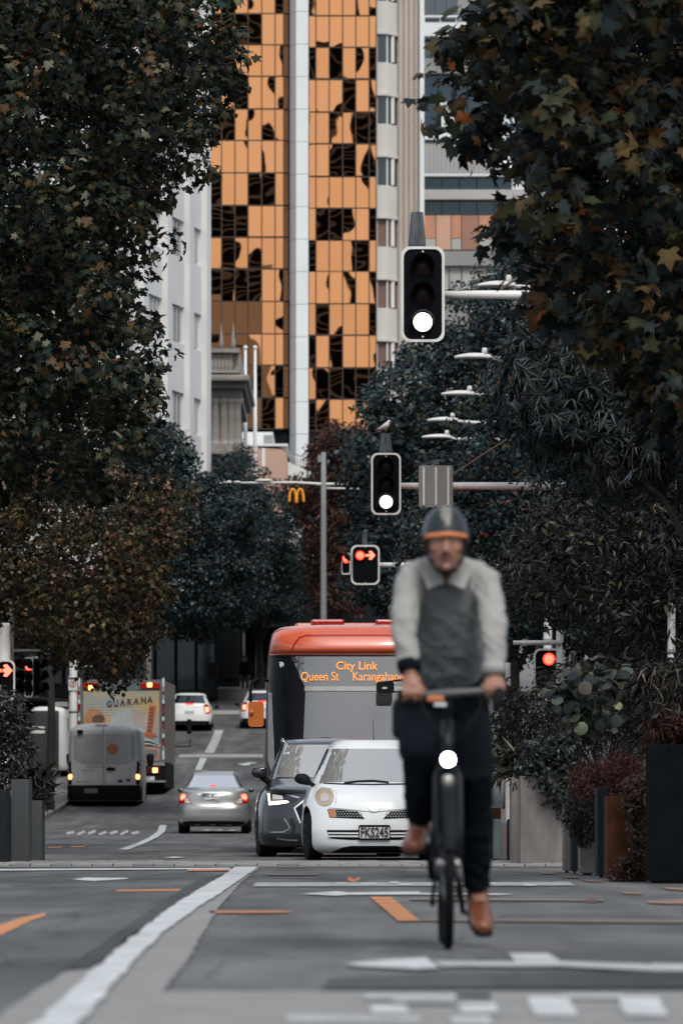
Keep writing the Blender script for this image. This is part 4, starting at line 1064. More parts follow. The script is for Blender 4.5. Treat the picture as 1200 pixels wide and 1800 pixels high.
def make_van():
    c = Car('cargo_van', 'grimy white cargo van seen from behind with an orange disc sticker', 'van', 164, 183)
    R = c.root
    c.body([(1271.5, 150, .5, 5.2, 3, 3), (1273, 138, .32, 5.3, 3.6, 3), (1276, 130, .2, 5.35, 4, 3.4), (1281, 124.5, .12, 5.4, 6, 4), (1290, 122, .08, 5.42, 8, 4), (1340, 119.5, .02, 5.5, 9, 4), (1380, 118.5, 0, 5.6, 9, 4), (1398, 118.5, .02, 5.6, 9, 4), (1408, 120, .06, 5.5, 5, 4)],
           wheels=[(0, 1.0, .33, .2), (0, 4.5, .33, .2)], wr=.33, mat='white_dusty',
           regions=[('side_window', 1292, 1325, 'side', (3.6, 5.0), 'glass_dark')])
    for fl, wx in (((lambda p: p), 0), (c.mirror, 1)):
        w = c.decal('rear_window', fl(smooth_poly([(129, 1292), (155, 1290), (181, 1289.5), (181, 1343.5), (160, 1344.5), (137, 1341), (130, 1334)], 1)), 'van_window', .008, .02)
        t = c.decal('tail_light', fl([(119, 1339), (125, 1338), (127, 1378), (120, 1380)]), 'lens_dark_red', .012, .03)
        c.decal('indicator_lamp', fl(smooth_poly([(120.3, 1362), (126.3, 1361.5), (126.3, 1369), (120.8, 1369.5)], 2)), 'lamp_amber', .02, .012, t)
        c.door_mirror(fl(smooth_poly([(104, 1325), (110, 1322), (116, 1323), (118, 1330), (115, 1343), (106, 1343)], 3)), 4.4, 'black_matte', .15)
    c.strip('door_seam', [(182, 1277), (182.3, 1330), (182.8, 1379)], .02, 'grey_ink', .01)
    c.decal('disc_sticker', oval(198.2, 1316.5, 9.8, 9.8, 24), 'orange_sticker', .02, .01)
    c.decal('brake_lamp_housing', rrect(166, 189, 1272, 1276, 1.8), 'lens_dark_red', .02, .04)
    c.decal('door_handle', rrect(187, 203, 1349.5, 1354.5, 2), 'black_matte', .025, .03)
    c.decal('bumper', rrect(117.5, 248.5, 1380, 1407, 4), 'black_matte', .05, .08)
    for px0, py0, r_ in ((212, 1373, 4.5), (226, 1371.5, 4)): c.decal('badge', oval(px0, py0, r_, r_*.6, 12), 'ink', .012, .01)
    # lines of worn lettering, too faint to read
    for px0, py0, n_, h_ in ((153, 1349, 18, 2.6), (145, 1355.5, 9, 2.2), (134, 1376, 11, 3.0)):
        for i in range(n_):
            if i % 5 == 4: continue
            a_ = px0+i*2.5; c.decal('lettering', [(a_, py0-h_), (a_+1.7, py0-h_+(i % 3)*.5), (a_+1.8, py0), (a_+.2, py0)], 'grey_ink', .008, .01, res=.5)
    x, z = c.px(193, 1372); c.decal('faded_sticker', oval(193, 1369, 7, 8.5, 14), 'white_matte', .008, .01)
    pl = c.decal('number_plate', [(149, 1386), (172, 1386), (172, 1394), (149, 1394)], 'grey_ink', .056, .012, res=.5)
    q = c.pp(rrect(136, 146, 1283, 1289, 2)); MB().prism_y(q, -.03, .1).build('camera_pod', 'black_matte', R)
    for y in (1.0, 4.5):
        for sg in (-1, 1): c.wheel(sg*.86, y, .33, .22, 'rim_metal', 0, sg)
    MB().box(-.8, .8, .3, 5, .22, .4).build('underbody', 'black_matte', R)
    return c

def make_truck():
    D = 172.; g = G(D+1); k = D/F
    def L(px_, py_): return ((px_-216)*k, CAMH+(HY-py_)*k-g)
    R = thing('delivery_truck', 'box delivery truck seen from behind with a painted roller door reading GUARANA', 'truck', ((216-CX)*k, D, g), rad(-1.2))
    x0, zt = L(141, 1197); x1, zb = L(290, 1340); _, zf = L(216, 1340)
    len_ = 6.2
    # box: side panels, roof, frame
    MB().box(x1-.04, x1, .06, len_, zb, zt).build('side_panel', 'truck_side', R)
    MB().box(x0, x0+.04, .06, len_, zb, zt).build('side_panel', 'truck_side', R)
    MB().box(x0+.04, x1-.04, .06, len_, zt-.05, zt-.002).build('roof', 'truck_side', R)
    MB().box(x0+.04, x1-.04, .3, len_, zb, zb+.08).build('load_floor', 'steel_grey', R)
    MB().box(x0+.04, x1-.04, len_-.05, len_, zb+.08, zt-.05).build('front_panel', 'truck_side', R)
    MB().box(x0-.005, x0+.1, -.02, .06, zb, zt+.03, .01).build('rear_post', 'steel_teal', R)
    MB().box(x1-.16, x1+.005, -.02, .06, zb, zt+.03, .01).build('rear_post', 'steel_teal', R)
    MB().box(x0+.1, x1-.16, -.02, .06, zt-.30, zt+.03, .01).build('header_beam', 'steel_teal', R)
    dx0, dx1, dz0, dz1 = x0+.1, x1-.16, zb+.02, zt-.30
    ns = 26; h = (dz1-dz0)/ns
    me = MB().box(dx0, dx1, -.008, .03, .004, h-.004, .008).mesh('slat')
    for i in range(ns):
        m2 = me.copy(); m2.materials.append(MAT['roller_art']); o = part('slat', m2, R, (0, .0, dz0+i*h))
        for v in m2.vertices: v.co.z += dz0+i*h
        o.location = (0, 0, 0)
    # markers and lamps
    for a_, b_, lx in ((146, 175, 160.5), (247, 282, 263.5)):
        q0, q1 = L(a_, 1199.5), L(b_, 1210.5); t = MB().box(q0[0], q1[0], -.06, -.02, q1[1], q0[1], .015).build('tail_light', 'lens_red', R)
        cx_, cz_ = L(lx, 1209 if lx < 200 else 1204); MB().box(cx_-.075, cx_+.075, -.085, -.06, cz_-.065, cz_+.065, .02).build('lamp', 'lamp_amber', t)
    for px_ in (139.5, 287.5):
        for i in range(9):
            z0 = L(0, 1335-i*15)[1]; xx = L(px_, 0)[0]
            MB().box(xx-.03, xx+.03, -.028, -.02, z0, z0+.40 if i % 1 == 0 else z0+.2).build('marker_tape', 'lens_red' if i % 2 else 'white_matte', R)
    # painted shapes, flat on the door
    def flat(nm, pts, mat, y): 
        return MB().prism_y([L(*p) for p in pts], y-.004, y).build(nm, mat, R)
    flat('painted_hill', smooth_poly([(148, 1272), (151, 1254), (160, 1245), (172, 1247), (182, 1256), (186, 1274), (166, 1276)], 3), 'art_peach', -.010)
    flat('painted_blot', smooth_poly([(162, 1266), (166, 1258), (178, 1256), (184, 1262), (182, 1269), (168, 1270)], 3), 'art_brown', -.015)
    flat('painted_arch', smooth_poly([(195, 1274), (196, 1258), (204, 1249), (222, 1247), (236, 1250), (244, 1262), (246, 1296), (240, 1330), (222, 1300), (205, 1280)], 3), 'art_blue', -.012)
    flat('painted_strip', [(228, 1246), (248, 1245), (262, 1262), (256, 1300), (252, 1330), (246, 1330)], 'art_pale', -.016)
    flat('painted_arrow', [(263, 1240), (275, 1241), (268, 1286), (277, 1294), (269, 1298), (254, 1294), (254, 1288), (258, 1287)], 'art_orange', -.018)
    flat('painted_bench', [(246, 1312), (283, 1314), (283, 1337), (246, 1337)], 'art_pink', -.014)
    flat('painted_bench_shade', [(252, 1317), (277, 1318), (277, 1332), (252, 1332)], 'grey_ink', -.019)
    for i in range(4): flat('painted_stroke', [(246, 1300+i*3.4), (262, 1300+i*3.2), (283, 1309+i*1.6), (283, 1310+i*1.6), (262, 1301.6+i*3.2), (246, 1301.8+i*3.4)], 'ink' if i % 2 else 'white_matte', -.022)
    for i, ch in enumerate('GUARANA'):
        x, z = L(188+i*11.9, 1243-i*1.35); text('lettering', ch, .26, 'art_letter', R, (x, -.02, z), (rad(90), rad(-4+i), 0), bold=.012, sx=.86)
    for i in range(7): flat('painted_mark', [(263.5-i*.75, 1245+i*6.2), (271-i*.75, 1245.6+i*6.2), (270.4-i*.75, 1248.4+i*6.2), (263-i*.75, 1247.8+i*6.2)], 'art_brown', -.023)
    # chassis
    bz0 = L(0, 1379)[1]; MB().box(x0+.05, x1-.02, .0, .12, bz0, zb-.1).build('rear_panel', 'black_matte', R)
    MB().box(x0, x1, -.06, .04, zb-.1, zb).build('rear_sill', 'steel_grey', R)
    q0, q1 = L(258, 1348), L(283, 1360); t = MB().box(q0[0], q1[0], -.04, 0, q1[1], q0[1], .01).build('tail_light', 'lens_dark_red', R)
    cx_, cz_ = L(273, 1354); MB().box(cx_-.075, cx_+.075, -.06, -.04, cz_-.07, cz_+.07, .02).build('lamp', 'lamp_amber', t)
    q0, q1 = L(148, 1348), L(170, 1360); MB().box(q0[0], q1[0], -.04, 0, q1[1], q0[1], .01).build('tail_light', 'lens_dark_red', R)
    q0, q1 = L(246, 1365), L(272, 1371.5); pl = MB().box(q0[0], q1[0], -.05, -.035, q1[1], q0[1]).build('number_plate', 'plate_face', R)
    text('plate_lettering', 'LKE577', .11, 'ink', pl, (q0[0]+.03, -.053, q1[1]+.02), bold=.002, sx=.8)
    q0, q1 = L(150, 1371.8), L(292, 1375); MB().box(q0[0], q1[0], -.07, .02, q1[1], q0[1]).build('under_run_bar', 'steel_grey', R)
    MB().box(x0+.3, x1-.3, .1, len_+1, bz0+.1, zb-.1).build('chassis', 'black_matte', R)
    MB().box(x1-.05, x1, .4, len_*.9, zb-.75, zb-.03).build('side_skirt', 'black_matte', R)
    for y in (1.3, 6.0):
        for sg in (-1, 1):
            w = MB().lathe([(.25, -.2), (.4, -.2), (.44, -.15), (.44, .15), (.4, .2), (.25, .2)], 24, 'x').build('wheel', 'rubber', R, ((x0+x1)/2+sg*.9, y, .43))
    MB().box(x0+.15, x1-.15, len_+.1, len_+1.7, .55, 2.3, .12).build('cab', 'white_dusty', R)
    q0, q1 = L(311, 1258), L(320, 1285); MB().box(q0[0], q1[0], len_, len_+.12, q1[1], q0[1], .04).build('door_mirror', 'black_matte', R)
    MB().tube([(x1-.1, len_+.2, 1.5), (q1[0]-.05, len_+.1, 1.5), (q1[0]-.05, len_+.1, 1.75)], .02, 6).build('mirror_arm', 'black_matte', R)
    return R

M('van_window', (.36, .37, .375), .35, noise=(2.2, .85, 4), coat=.3)
M('lens_dark_red', (.06, .006, .006), .2, coat=.5)
M('truck_side', (.26, .235, .22), .6, noise=((1, 1, 6), .82, 4))
M('steel_teal', (.10, .13, .135), .5, noise=(4, .8, 3))
M('roller_art', (.52, .36, .14), .6, noise=((1.3, 1, 1.0), .7, 2, (.27, .33, .36)))
M('art_peach', (.42, .20, .095), .65, noise=(3, .8, 3)); M('art_brown', (.10, .05, .035), .65)
M('art_blue', (.42, .44, .38), .65, noise=((2, 2, 1), .6, 2, (.20, .27, .36)))
M('art_pale', (.42, .36, .31), .65, noise=(3, .8, 3)); M('art_orange', (.46, .12, .05), .65, noise=(8, .7, 3))
M('art_pink', (.48, .27, .22), .65, noise=(6, .7, 3)); M('art_letter', (.055, .05, .045), .65)

def make_far_hatch(name, label, D, cx, left, group=None, hide=False):
    k = 222./D if False else 1.
    c = Car(name, label, 'car', D, cx, 0, group); R = c.root
    w = cx-left
    S = lambda f: cx - w*f
    gy = HY - (c.g-CAMH)/c.k
    H = lambda z: gy - z/c.k
    c.body([(H(1.46), S(.45), 1.3, 2.9, 3, 3), (H(1.44), S(.60), 1.0, 3.1, 3.4, 3), (H(1.39), S(.68), .8, 3.2, 3.8, 3.4), (H(1.30), S(.72), .62, 3.3, 4, 3.6), (H(1.05), S(.84), .16, 3.6, 4.2, 3.6), (H(1.0), S(.88), .08, 3.7, 3.8, 3.6),
            (H(.86), S(.95), .05, 4.2, 3.6, 3.6), (H(.6), S(1), 0, 4.4, 3.8, 3.6), (H(.36), S(.99), .0, 4.4, 3.8, 3.6), (H(.24), S(.93), .08, 4.4, 3.6, 3.6)],
           wheels=[(0, .9, .31, .2), (0, 3.5, .31, .2)], wr=.31, sub=3, N=80,
           regions=[('rear_window', H(1.36), H(1.04), 'near', .84, 'glass_dark'), ('side_window', H(1.34), H(1.04), 'side', (.9, 3.2), 'glass_dark'), ('windscreen', H(1.34), H(1.04), 'far', .88, 'glass_screen')])
    X = lambda f: cx + w*f
    for sg in (-1, 1):
        t = c.decal('tail_light', [(X(sg*.66), H(1.02)), (X(sg*.88), H(1.03)), (X(sg*.95), H(.86)), (X(sg*.90), H(.64)), (X(sg*.72), H(.64)), (X(sg*.62), H(.86))], 'lens_red', .01)
        c.decal('brake_lamp', [(X(sg*.66), H(.9)), (X(sg*.85), H(.91)), (X(sg*.86), H(.72)), (X(sg*.72), H(.70))], 'lamp_brake_core', .016, .01, t)
        c.door_mirror(smooth_poly([(X(sg*1.05), H(1.0)), (X(sg*1.18), H(1.04)), (X(sg*1.25), H(.98)), (X(sg*1.2), H(.9)), (X(sg*1.05), H(.9))], 3), 2.5, 'black_matte')
        for y in (.9, 3.5): c.wheel(sg*(w*c.k-.12), y, .31, .2, 'rim_metal', 0, sg)
    c.strip('high_brake_lamp', [(X(-.18), H(1.03)), (X(.18), H(1.03))], .05, 'lamp_brake', .02)
    pl = c.decal('number_plate', rrect(X(-.24), X(.24), H(.78), H(.62), .6), 'plate_face', .012, .01, res=.5)
    for i in range(5): c.decal('plate_lettering', [(X(-.18+i*.075), H(.74)), (X(-.135+i*.075), H(.74)), (X(-.135+i*.075), H(.66)), (X(-.18+i*.075), H(.66))], 'grey_ink', .018, .006, pl, res=.5)
    c.decal('bumper_insert', [(X(-.9), H(.36)), (X(.9), H(.36)), (X(.85), H(.22)), (X(-.85), H(.22))], 'black_matte', .012)
    MB().box(-.6, .6, .5, 4.1, .18, .28).build('underbody', 'black_matte', R)
    return c

def make_parked_van():
    """the pale van half hidden at the kerb behind the planters"""
    D = 182; c = Car('parked_van', 'white van standing at the kerb behind the dark post with rear open', 'van', D, 84); R = c.root
    gy = HY - (c.g-CAMH)/c.k; H = lambda z: gy - z/c.k
    c.body([(1242, 66, .4, 5.2, 3, 3), (1244, 58, .25, 5.3, 4, 3.4), (1250, 53, .1, 5.4, 4.6, 4), (1270, 50.5, .05, 5.5, 5, 4), (1320, 48, 0, 5.6, 5, 4), (H(.45), 47.5, 0, 5.6, 5, 4), (H(.3), 49, .06, 5.5, 5, 4)],
           wheels=[(0, 1.0, .33, .2), (0, 4.5, .33, .2)], wr=.33, sub=3, N=80, mat='white_matte',
           regions=[('side_window', 1259, 1283, 'side', (.9, 4.6), 'glass_window')])
    c.decal('load_opening', rrect(54, 104, 1249, 1375, 3), 'interior', .01, .02)
    c.decal('shelf', [(55, 1277), (79, 1277), (79, 1280), (55, 1280)], 'white_matte', .03, .02); c.decal('shelf', [(55, 1284), (79, 1284), (79, 1289), (55, 1289)], 'white_matte', .03, .02)
    q = c.pp([(92, 1233), (117, 1233), (117, 1241), (92, 1241)]); MB().prism_y(q, .6, 2.2).build('roof_rack', 'steel_grey', R)
    for y in (1.0, 4.5):
        for sg in (-1, 1): c.wheel(sg*.6, y, .33, .2, 'rim_metal', 0, sg)
    return c

VEH = [make_hatchback(), make_suv(), make_bus(), make_sedan(), make_van(), make_truck(),
       make_far_hatch('hatchback_car', 'white hatchback seen from behind beyond the truck, brake lights on', 222, 333, 293),
       make_far_hatch('hatchback_car', 'white car seen from behind, partly covered by the orange bus mirror', 224, 460, 420.5),
       make_parked_van()]
# ------------------------------------------------------------------ traffic signals
def rim_ring(poly, w, y0, y1, mat, name, parent):
    """a frame of width w around a closed outline in (x, z)"""
    cx_ = sum(p[0] for p in poly)/len(poly); cz_ = sum(p[1] for p in poly)/len(poly)
    hx = max(p[0] for p in poly)-cx_; hz = max(p[1] for p in poly)-cz_
    inn = [(cx_+(p[0]-cx_)*(hx-w)/hx, cz_+(p[1]-cz_)*(hz-w)/hz) for p in poly]
    n = len(poly); V = [(x, y0, z) for x, z in poly]+[(x, y0, z) for x, z in inn]+[(x, y1, z) for x, z in poly]+[(x, y1, z) for x, z in inn]
    Fa = []
    for i in range(n):
        j = (i+1) % n
        Fa += [(i, j, n+j, n+i), (2*n+i, 3*n+i, 3*n+j, 2*n+j), (i, 2*n+i, 2*n+j, j), (n+i, n+j, 3*n+j, 3*n+i)]
    return MB().add(V, Fa).build(name, mat, parent)

def signal(label, D, x0, x1, y0, y1, lit, rows=3, cap=None, yaw=0., arrow=False, lens_px=None, rimw=.028, ground=False, name='traffic_signal', dim=False):
    """signal head on a backing board; local origin at the board centre foot"""
    k = D/F; cx = (x0+x1)/2
    zb = CAMH+(HY-y1)*k
    R = thing(name, label, 'traffic light', ((cx-CX)*k, D, zb), rad(yaw))
    w, h = (x1-x0)*k/2, (y1-y0)*k
    poly = rrect(-w, w, 0, h, min(.13, w*.42), 6)
    MB().prism_y(poly, .02, .045).build('backing_board', 'signal_black', R)
    rim_ring(poly, rimw, .008, .02, 'steel_white', 'board_rim', R)
    MB().box(-w*.55, w*.55, .045, .22, h*.06, h*.94, .03).build('housing', 'signal_black', R)
    zs = [h*.79, h*.5, h*.21] if rows == 3 else [h*.74]
    lr = .105
    for i, zc in enumerate(zs):
        for cxl in ([0] if not arrow else [-w*.36]):
            ln = MB().lathe([(.001, -.012), (lr*.6, -.008), (lr, .01)], 24, 'y', (cxl, .012, zc), cap=False)
            on = lit == i
            o = ln.build('lens', ('lamp_white' if i == 2 else 'lamp_red') if on else 'dark_lens', R)
            if on and i == 0: MB().lathe([(.001, -.02), (lr*.55, -.018), (lr*.72, -.01)], 20, 'y', (cxl, .010, zc), cap=False).build('lens_core', 'lamp_red_core', o)
            # visor: an open half tube over the lens
            q = MB(); n = 18; V = []
            for j in range(n+1):
                an = rad(-28+236*j/n)
                for rr, yy in ((lr*1.12, .01), (lr*1.12, -.20 if 20 < j*236/n < 216 else -.10), (lr*1.19, -.20 if 20 < j*236/n < 216 else -.10), (lr*1.19, .01)):
                    V.append((cxl+rr*math.cos(an), yy, zc+rr*math.sin(an)))
            Fa = []
            for j in range(n):
                for t in range(4): Fa.append((j*4+t, j*4+(t+1) % 4, (j+1)*4+(t+1) % 4, (j+1)*4+t))
            q.add(V, Fa, True).build('visor', 'signal_black', R)
    if arrow:
        zc = zs[0]; xc = w*.32
        pts = [(-.11, .025), (.01, .025), (-.03, .085), (.03, .10), (.12, 0), (.03, -.10), (-.03, -.085), (.01, -.025), (-.11, -.025)]
        o = MB().prism_y([(xc+a_, zc+b_) for a_, b_ in pts], -.012, .018).build('arrow_lamp', 'lamp_red_core', R)
    for zc in (h*.055, h*.945): MB().lathe([(.001, -.004), (.012, 0), (.012, .01)], 8, 'y', (0, .014, zc), cap=False).build('bolt', 'steel_white', R)
    if cap:
        (a0, a1, cy0, cy1) = cap
        r0, r1 = (a1-a0)*k/2, (a1-a0)*k/2*.72; xx = ((a0+a1)/2-cx)*k; z0 = CAMH+(HY-cy1)*k-zb; z1 = CAMH+(HY-cy0)*k-zb
        q = MB(); n = 40; V = []
        for rr, zz in ((r0*.9, z0-.04), (r0, z0+.02), (r0*.98, z0+.05), (r1, z1-.02), (r1*.95, z1)):
            for j in range(n):
                f = 1. if j % 2 else .9
                V.append((xx+rr*f*math.cos(2*math.pi*j/n), .12+rr*f*math.sin(2*math.pi*j/n), zz))
        Fa = [(i*n+j, i*n+(j+1) % n, (i+1)*n+(j+1) % n, (i+1)*n+j) for i in range(4) for j in range(n)]+[tuple(range(n))[::-1], tuple(range(4*n, 5*n))]
        q.add(V, Fa).build('ribbed_cap', 'cap_grey', R)
    return R

def mast(label, D, py, px0, px1, pole_px, r=.07, wire=None, brackets=(), name='mast_arm_pole', dy=.22):
    """pole at the kerb with a long arm reaching over the road"""
    k = D/F; x = lambda p: (p-CX)*k; z = lambda q: CAMH+(HY-q)*k
    xb = x(pole_px); g = G(D)
    R = thing(name, label, 'pole', (xb, D+dy, g))
    zz = z(py)-g
    MB().tube([(x(px0)-xb, 0, zz), (x((px0+px1)/2)-xb, 0, zz), (0, 0, zz-.02)], [r*.8, r, r*1.25], 12).build('arm', 'steel_white', R)
    MB().lathe([(.17, 0), (.17, .25), (.12, .3), (.10, zz+.6), (.08, zz+.62)], 14).build('pole', 'pole_dark', R)
    if wire:
        MB().tube([(x(wire[0][0])-xb, 0, z(wire[0][1])-g), (x(wire[1][0])-xb, 0, z(wire[1][1])-g), (0, 0, z(wire[1][1])-g + (z(wire[1][1])-z(wire[0][1]))*.25)], .012, 6).build('stay_wire', 'rust_wire', R)
    for b in brackets: MB().box(x(b)-xb-.04, x(b)-xb+.04, -.1, .08, zz-.09, zz+.09).build('clamp', 'steel_white', R)
    return R

M('cap_grey', (.035, .042, .048), .55, noise=((14, 14, 3), .5, 4, (.10, .11, .115)))
M('pole_dark', (.13, .13, .13), .6, noise=(5, .8, 4)); M('rust_wire', (.20, .15, .12), .6)

signal('large overhead traffic signal glowing white in its lowest lamp, topmost in the picture', 60., 704.5, 781, 433, 601, 2, cap=(717.5, 748.5, 371, 431))
mast('white mast arm pole carrying the topmost overhead signal', 60., 514.5, 760, 962, 1330, .045, ((880, 505), (990, 432)))
signal('overhead traffic signal with white lower lamp and a gull on its cap', 87., 652, 704.5, 796, 905, 2, cap=(666, 689, 761, 795))
mast('white mast arm pole carrying the overhead signal under the gull', 87., 852.5, 690, 930, 1290, .055, ((768, 850), (935, 742)))
signal('overhead signal lit with a red disc and red right arrow', 125., 616.5, 667, 958, 1028, 0, rows=1, arrow=True, cap=(636, 646, 935, 957), rimw=.036)
mast('white mast arm pole carrying the red arrow signal', 125., 992.5, 606, 880, 1010, .06, ((700, 990), (745, 963)))
signal('small signal turned aside with a dim red lamp beside the red arrow signal', 125., 597, 618, 972, 1010, 0, rows=1, yaw=-38)
signal('post-mounted signal with a red right arrow at the left picture edge', 90., -25, 27, 1160, 1232, -1, rows=1, arrow=True)
signal('post-mounted signal lit red beside the grey pole above the right planters', 92., 937.5, 991, 1140, 1211, 0, rows=1)
# sideways signal heads left of the planters
signal('sideways pedestrian signal with a small red lamp beside the left arrow signal', 100., 38, 62, 1155, 1226, 0, yaw=-48)
signal('unlit sideways signal between the red pedestrian lamp and the dark post', 101., 56, 72, 1154, 1227, -1, yaw=60)

def post(name, label, D, px, py_top, r, mat='steel_white', band=True, cat='pole', py_bot=None, cap=True):
    k = D/F; g = G(D); h = CAMH+(HY-py_top)*k-g
    R = thing(name, label, cat, ((px-CX)*k, D, g))
    MB().lathe([(r*1.5, 0), (r*1.5, .12), (r, .18), (r, h-.05), (r*.9, h)], 14).build('pole', mat, R)
    if band:
        for f in (.55, .8): MB().lathe([(r*1.12, h*f), (r*1.12, h*f+.06)], 14).build('band', 'galv', R)
    return R, h
k90 = 90/F
R, h = post('signal_post', 'grey pole at the left picture edge behind the red arrow signal', 92., 8, 1095, .10)
R, h = post('signal_post', 'thin grey pole just right of the left edge pole', 95., 20.5, 1060, .045)
R, h = post('signal_post', 'pale post with a small no-turn sign left of the truck', 180., 129, 1150, .13)
s_ = MB().box(-.14, .14, -.16, -.145, h-1.15, h-.72).build('sign_plate', 'white_matte', R)
rim_ring([(a_, b_+h-.95) for a_, b_ in oval(0, 0, .11, .11, 20)], .03, -.168, -.16, 'sign_red', 'sign_ring', R)
MB().prism_y([(a_*1.3, b_*1.3+h-.95) for a_, b_ in [(-.012, -.05), (.012, -.05), (.012, .01), (.035, .01), (0, .05), (-.02, .01), (-.012, .01)]], -.166, -.16).build('sign_arrow', 'ink', R)
MB().box(-.135, .135, -.166, -.16, h-.80, h-.74).build('sign_band', 'ink', R)
signal('unlit signal back half hidden by leaves above the truck', 178., 138, 168, 1140, 1172, -1, rows=1)
R, h = post('signal_post', 'grey pole standing in front of the red signal above the right planters', 91., 983.5, 1108, .062)
x_ = lambda p, D: (p-CX)*D/F
MB().tube([(x_(901, 91)-x_(983.5, 91), -.05, h-.2), (0, -.05, h-.2)], [.035, .04], 10).build('arm', 'steel_white', R)
MB().ell((x_(922, 91)-x_(983.5, 91), -.05, h-.21), (.06, .05, .05), 10, 6).build('sensor', 'steel_white', R)
post('street_pole', 'grey pole rising into the leaves behind the red signal', 99., 962, 1040, .075)
post('street_pole', 'thick pale pole right of the broad-leaved planter shrubs', 70., 1179, 1060, .05)
post('street_pole', 'thin pale pole beside the thick pole above the black planter', 72., 1196, 1125, .03)
post('street_pole', 'white post among the planter leaves right of the cyclist', 88., 892, 1165, .045)
# camera on an arm at the left
R = thing('traffic_camera', 'white traffic camera at the end of a thin arm on the left pole', 'camera', (x_(20, 95), 94.8, CAMH+(HY-1144)*95/F))
MB().tube([(0, 0, 0), (x_(80, 95)-x_(20, 95), 0, .0)], .022, 8).build('arm', 'steel_white', R)
a_ = x_(86, 95)-x_(20, 95); MB().box(a_-.07, a_+.07, -.12, .12, -.06, .03, .02).build('camera_body', 'steel_white', R); MB().lathe([(.04, -.13), (.035, -.12)], 12, 'y', (a_, 0, -.02)).build('lens', 'black_gloss', R)

# back of a road sign on the second arm
D = 86.7; k = D/F
R = thing('road_sign', 'grey back of a square road sign on the mast arm behind the cyclist helmet', 'sign', (x_(766.5, D), D+.42, CAMH+(HY-889)*k))
w = 30*k; h = 74*k
MB().prism_y(rrect(-w, w, 0, h, .03), 0, .012).build('plate', 'galv', R)
for i in (-1, 0, 1): MB().box(i*w*.72-.016, i*w*.72+.016, -.035, -.001, .03, h-.03).build('rib', 'steel_white', R)

# gull on the cap of the second signal
D = 87.; k = D/F
R = thing('gull', 'white gull with grey wings standing on the second signal cap', 'bird', (x_(676, D), D+.12, CAMH+(HY-760.5)*k))
q = MB()
q.tube([(-.115, .0, .055), (-.06, 0, .075), (0, 0, .10), (.035, 0, .13), (.055, 0, .165), (.07, 0, .185), (.085, 0, .183)], [.008, .028, .045, .042, .028, .026, .012], 12)
fused('body', q, .006, 'white_matte', R, 3)
MB().tube([(.088, 0, .181), (.115, 0, .173)], [.009, .002], 6).build('beak', 'art_orange', R)
for sg in (-1, 1):
    MB().tube([(.03, sg*.036, .115), (-.03, sg*.045, .09), (-.13, sg*.02, .055)], [.014, .03, .004], 8, flat=(1, .4)).build('wing', 'wall_pale', R)
    MB().tube([(.0, sg*.014, .07), (.005, sg*.014, 0)], .004, 5).build('leg', 'art_orange', R)

# ------------------------------------------------------------------ street lamps
def street_lamp(label, D, hx0, hx1, py, arm_px, pole_px):
    k = D/F; x = lambda p: (p-CX)*k; g = G(D); z = CAMH+(HY-py)*k-g; xb = x(pole_px)
    R = thing('street_lamp', label, 'street lamp', (xb, D, g), group='street lamps over the right kerb')
    L_ = (hx1-hx0)*k
    V = []; n = 16; m = 14
    for i in range(m+1):
        t = i/m; w = .16*math.sin(math.pi*min(1, t*1.02+.02))**.55 if t < .97 else .05; w = max(w, .012)
        top = .075*math.sin(math.pi*min(.98, t*.8+.04))**.8+.012
        for j in range(n):
            an = 2*math.pi*j/n; c, s = math.cos(an), math.sin(an)
            V.append((x(hx0)-xb+L_*t, w*c, z+(top if s > 0 else .03)*s))
    Fa = [(i*n+j, i*n+(j+1) % n, (i+1)*n+(j+1) % n, (i+1)*n+j) for i in range(m) for j in range(n)]+[tuple(range(n))[::-1], tuple(range(m*n, (m+1)*n))]
    MB().add(V, Fa, True).build('lamp_head', 'steel_white', R)
    MB().lathe([(.06, 0), (.05, .12), (.03, .14)], 12, c=(x(hx1)-xb-L_*.17, 0, z+.045)).build('light_sensor', 'white_matte', R)
    MB().tube([(x(hx1)-xb-.05, 0, z-.01), (x(arm_px)-xb, 0, z-.05), (0, 0, z-.12)], [.035, .04, .05], 10).build('arm', 'steel_white', R)
    MB().lathe([(.14, 0), (.12, .5), (.08, z*.6), (.06, z-.05)], 12).build('pole', 'pole_dark', R)
street_lamp('street lamp head just above the topmost mast arm, nearest of the row', 100, 838, 905, 502, 960, 1210)
street_lamp('street lamp head just below the topmost mast arm', 110, 798, 862, 628, 945, 1180)
street_lamp('street lamp head second below the topmost mast arm', 124, 775, 835, 693, 910, 1120)
street_lamp('street lamp head third below the topmost mast arm', 138, 750, 804, 739, 830, 1080)
street_lamp('lowest street lamp head above the gull signal arm', 150, 741, 794, 768.5, 805, 1050)

# tall pole with paired lamps beyond the bus
D = 200.; k = D/F; g = G(D)
R = thing('lighting_mast', 'tall grey lighting mast with double lamp arms rising behind the bus', 'street lamp', (x_(568.5, D), D, g))
z = lambda q: CAMH+(HY-q)*k-g
MB().lathe([(.15, 0), (.12, 1.5), (.10, z(900)), (.085, z(795))], 14).build('pole', 'galv', R)
X0 = x_(568.5, D)
MB().tube([(x_(370, D)-X0, 0, z(849)), (x_(520, D)-X0, 0, z(848)), (0, 0, z(851)), (x_(628, D)-X0, 0, z(850))], [.03, .04, .05, .03], 8).build('arm', 'steel_white', R)
MB().tube([(0, .05, z(858)), (x_(632, D)-X0, .05, z(859))], .035, 8).build('arm', 'steel_white', R)
for a_, b_, q in ((390, 425, 849), (448, 480, 846), (610, 632, 850)):
    MB().ell(((x_(a_, D)+x_(b_, D))/2-X0, 0, z(q)+.03), ((b_-a_)*k/2, .14, .055), 14, 8).build('lamp_head', 'steel_white', R)
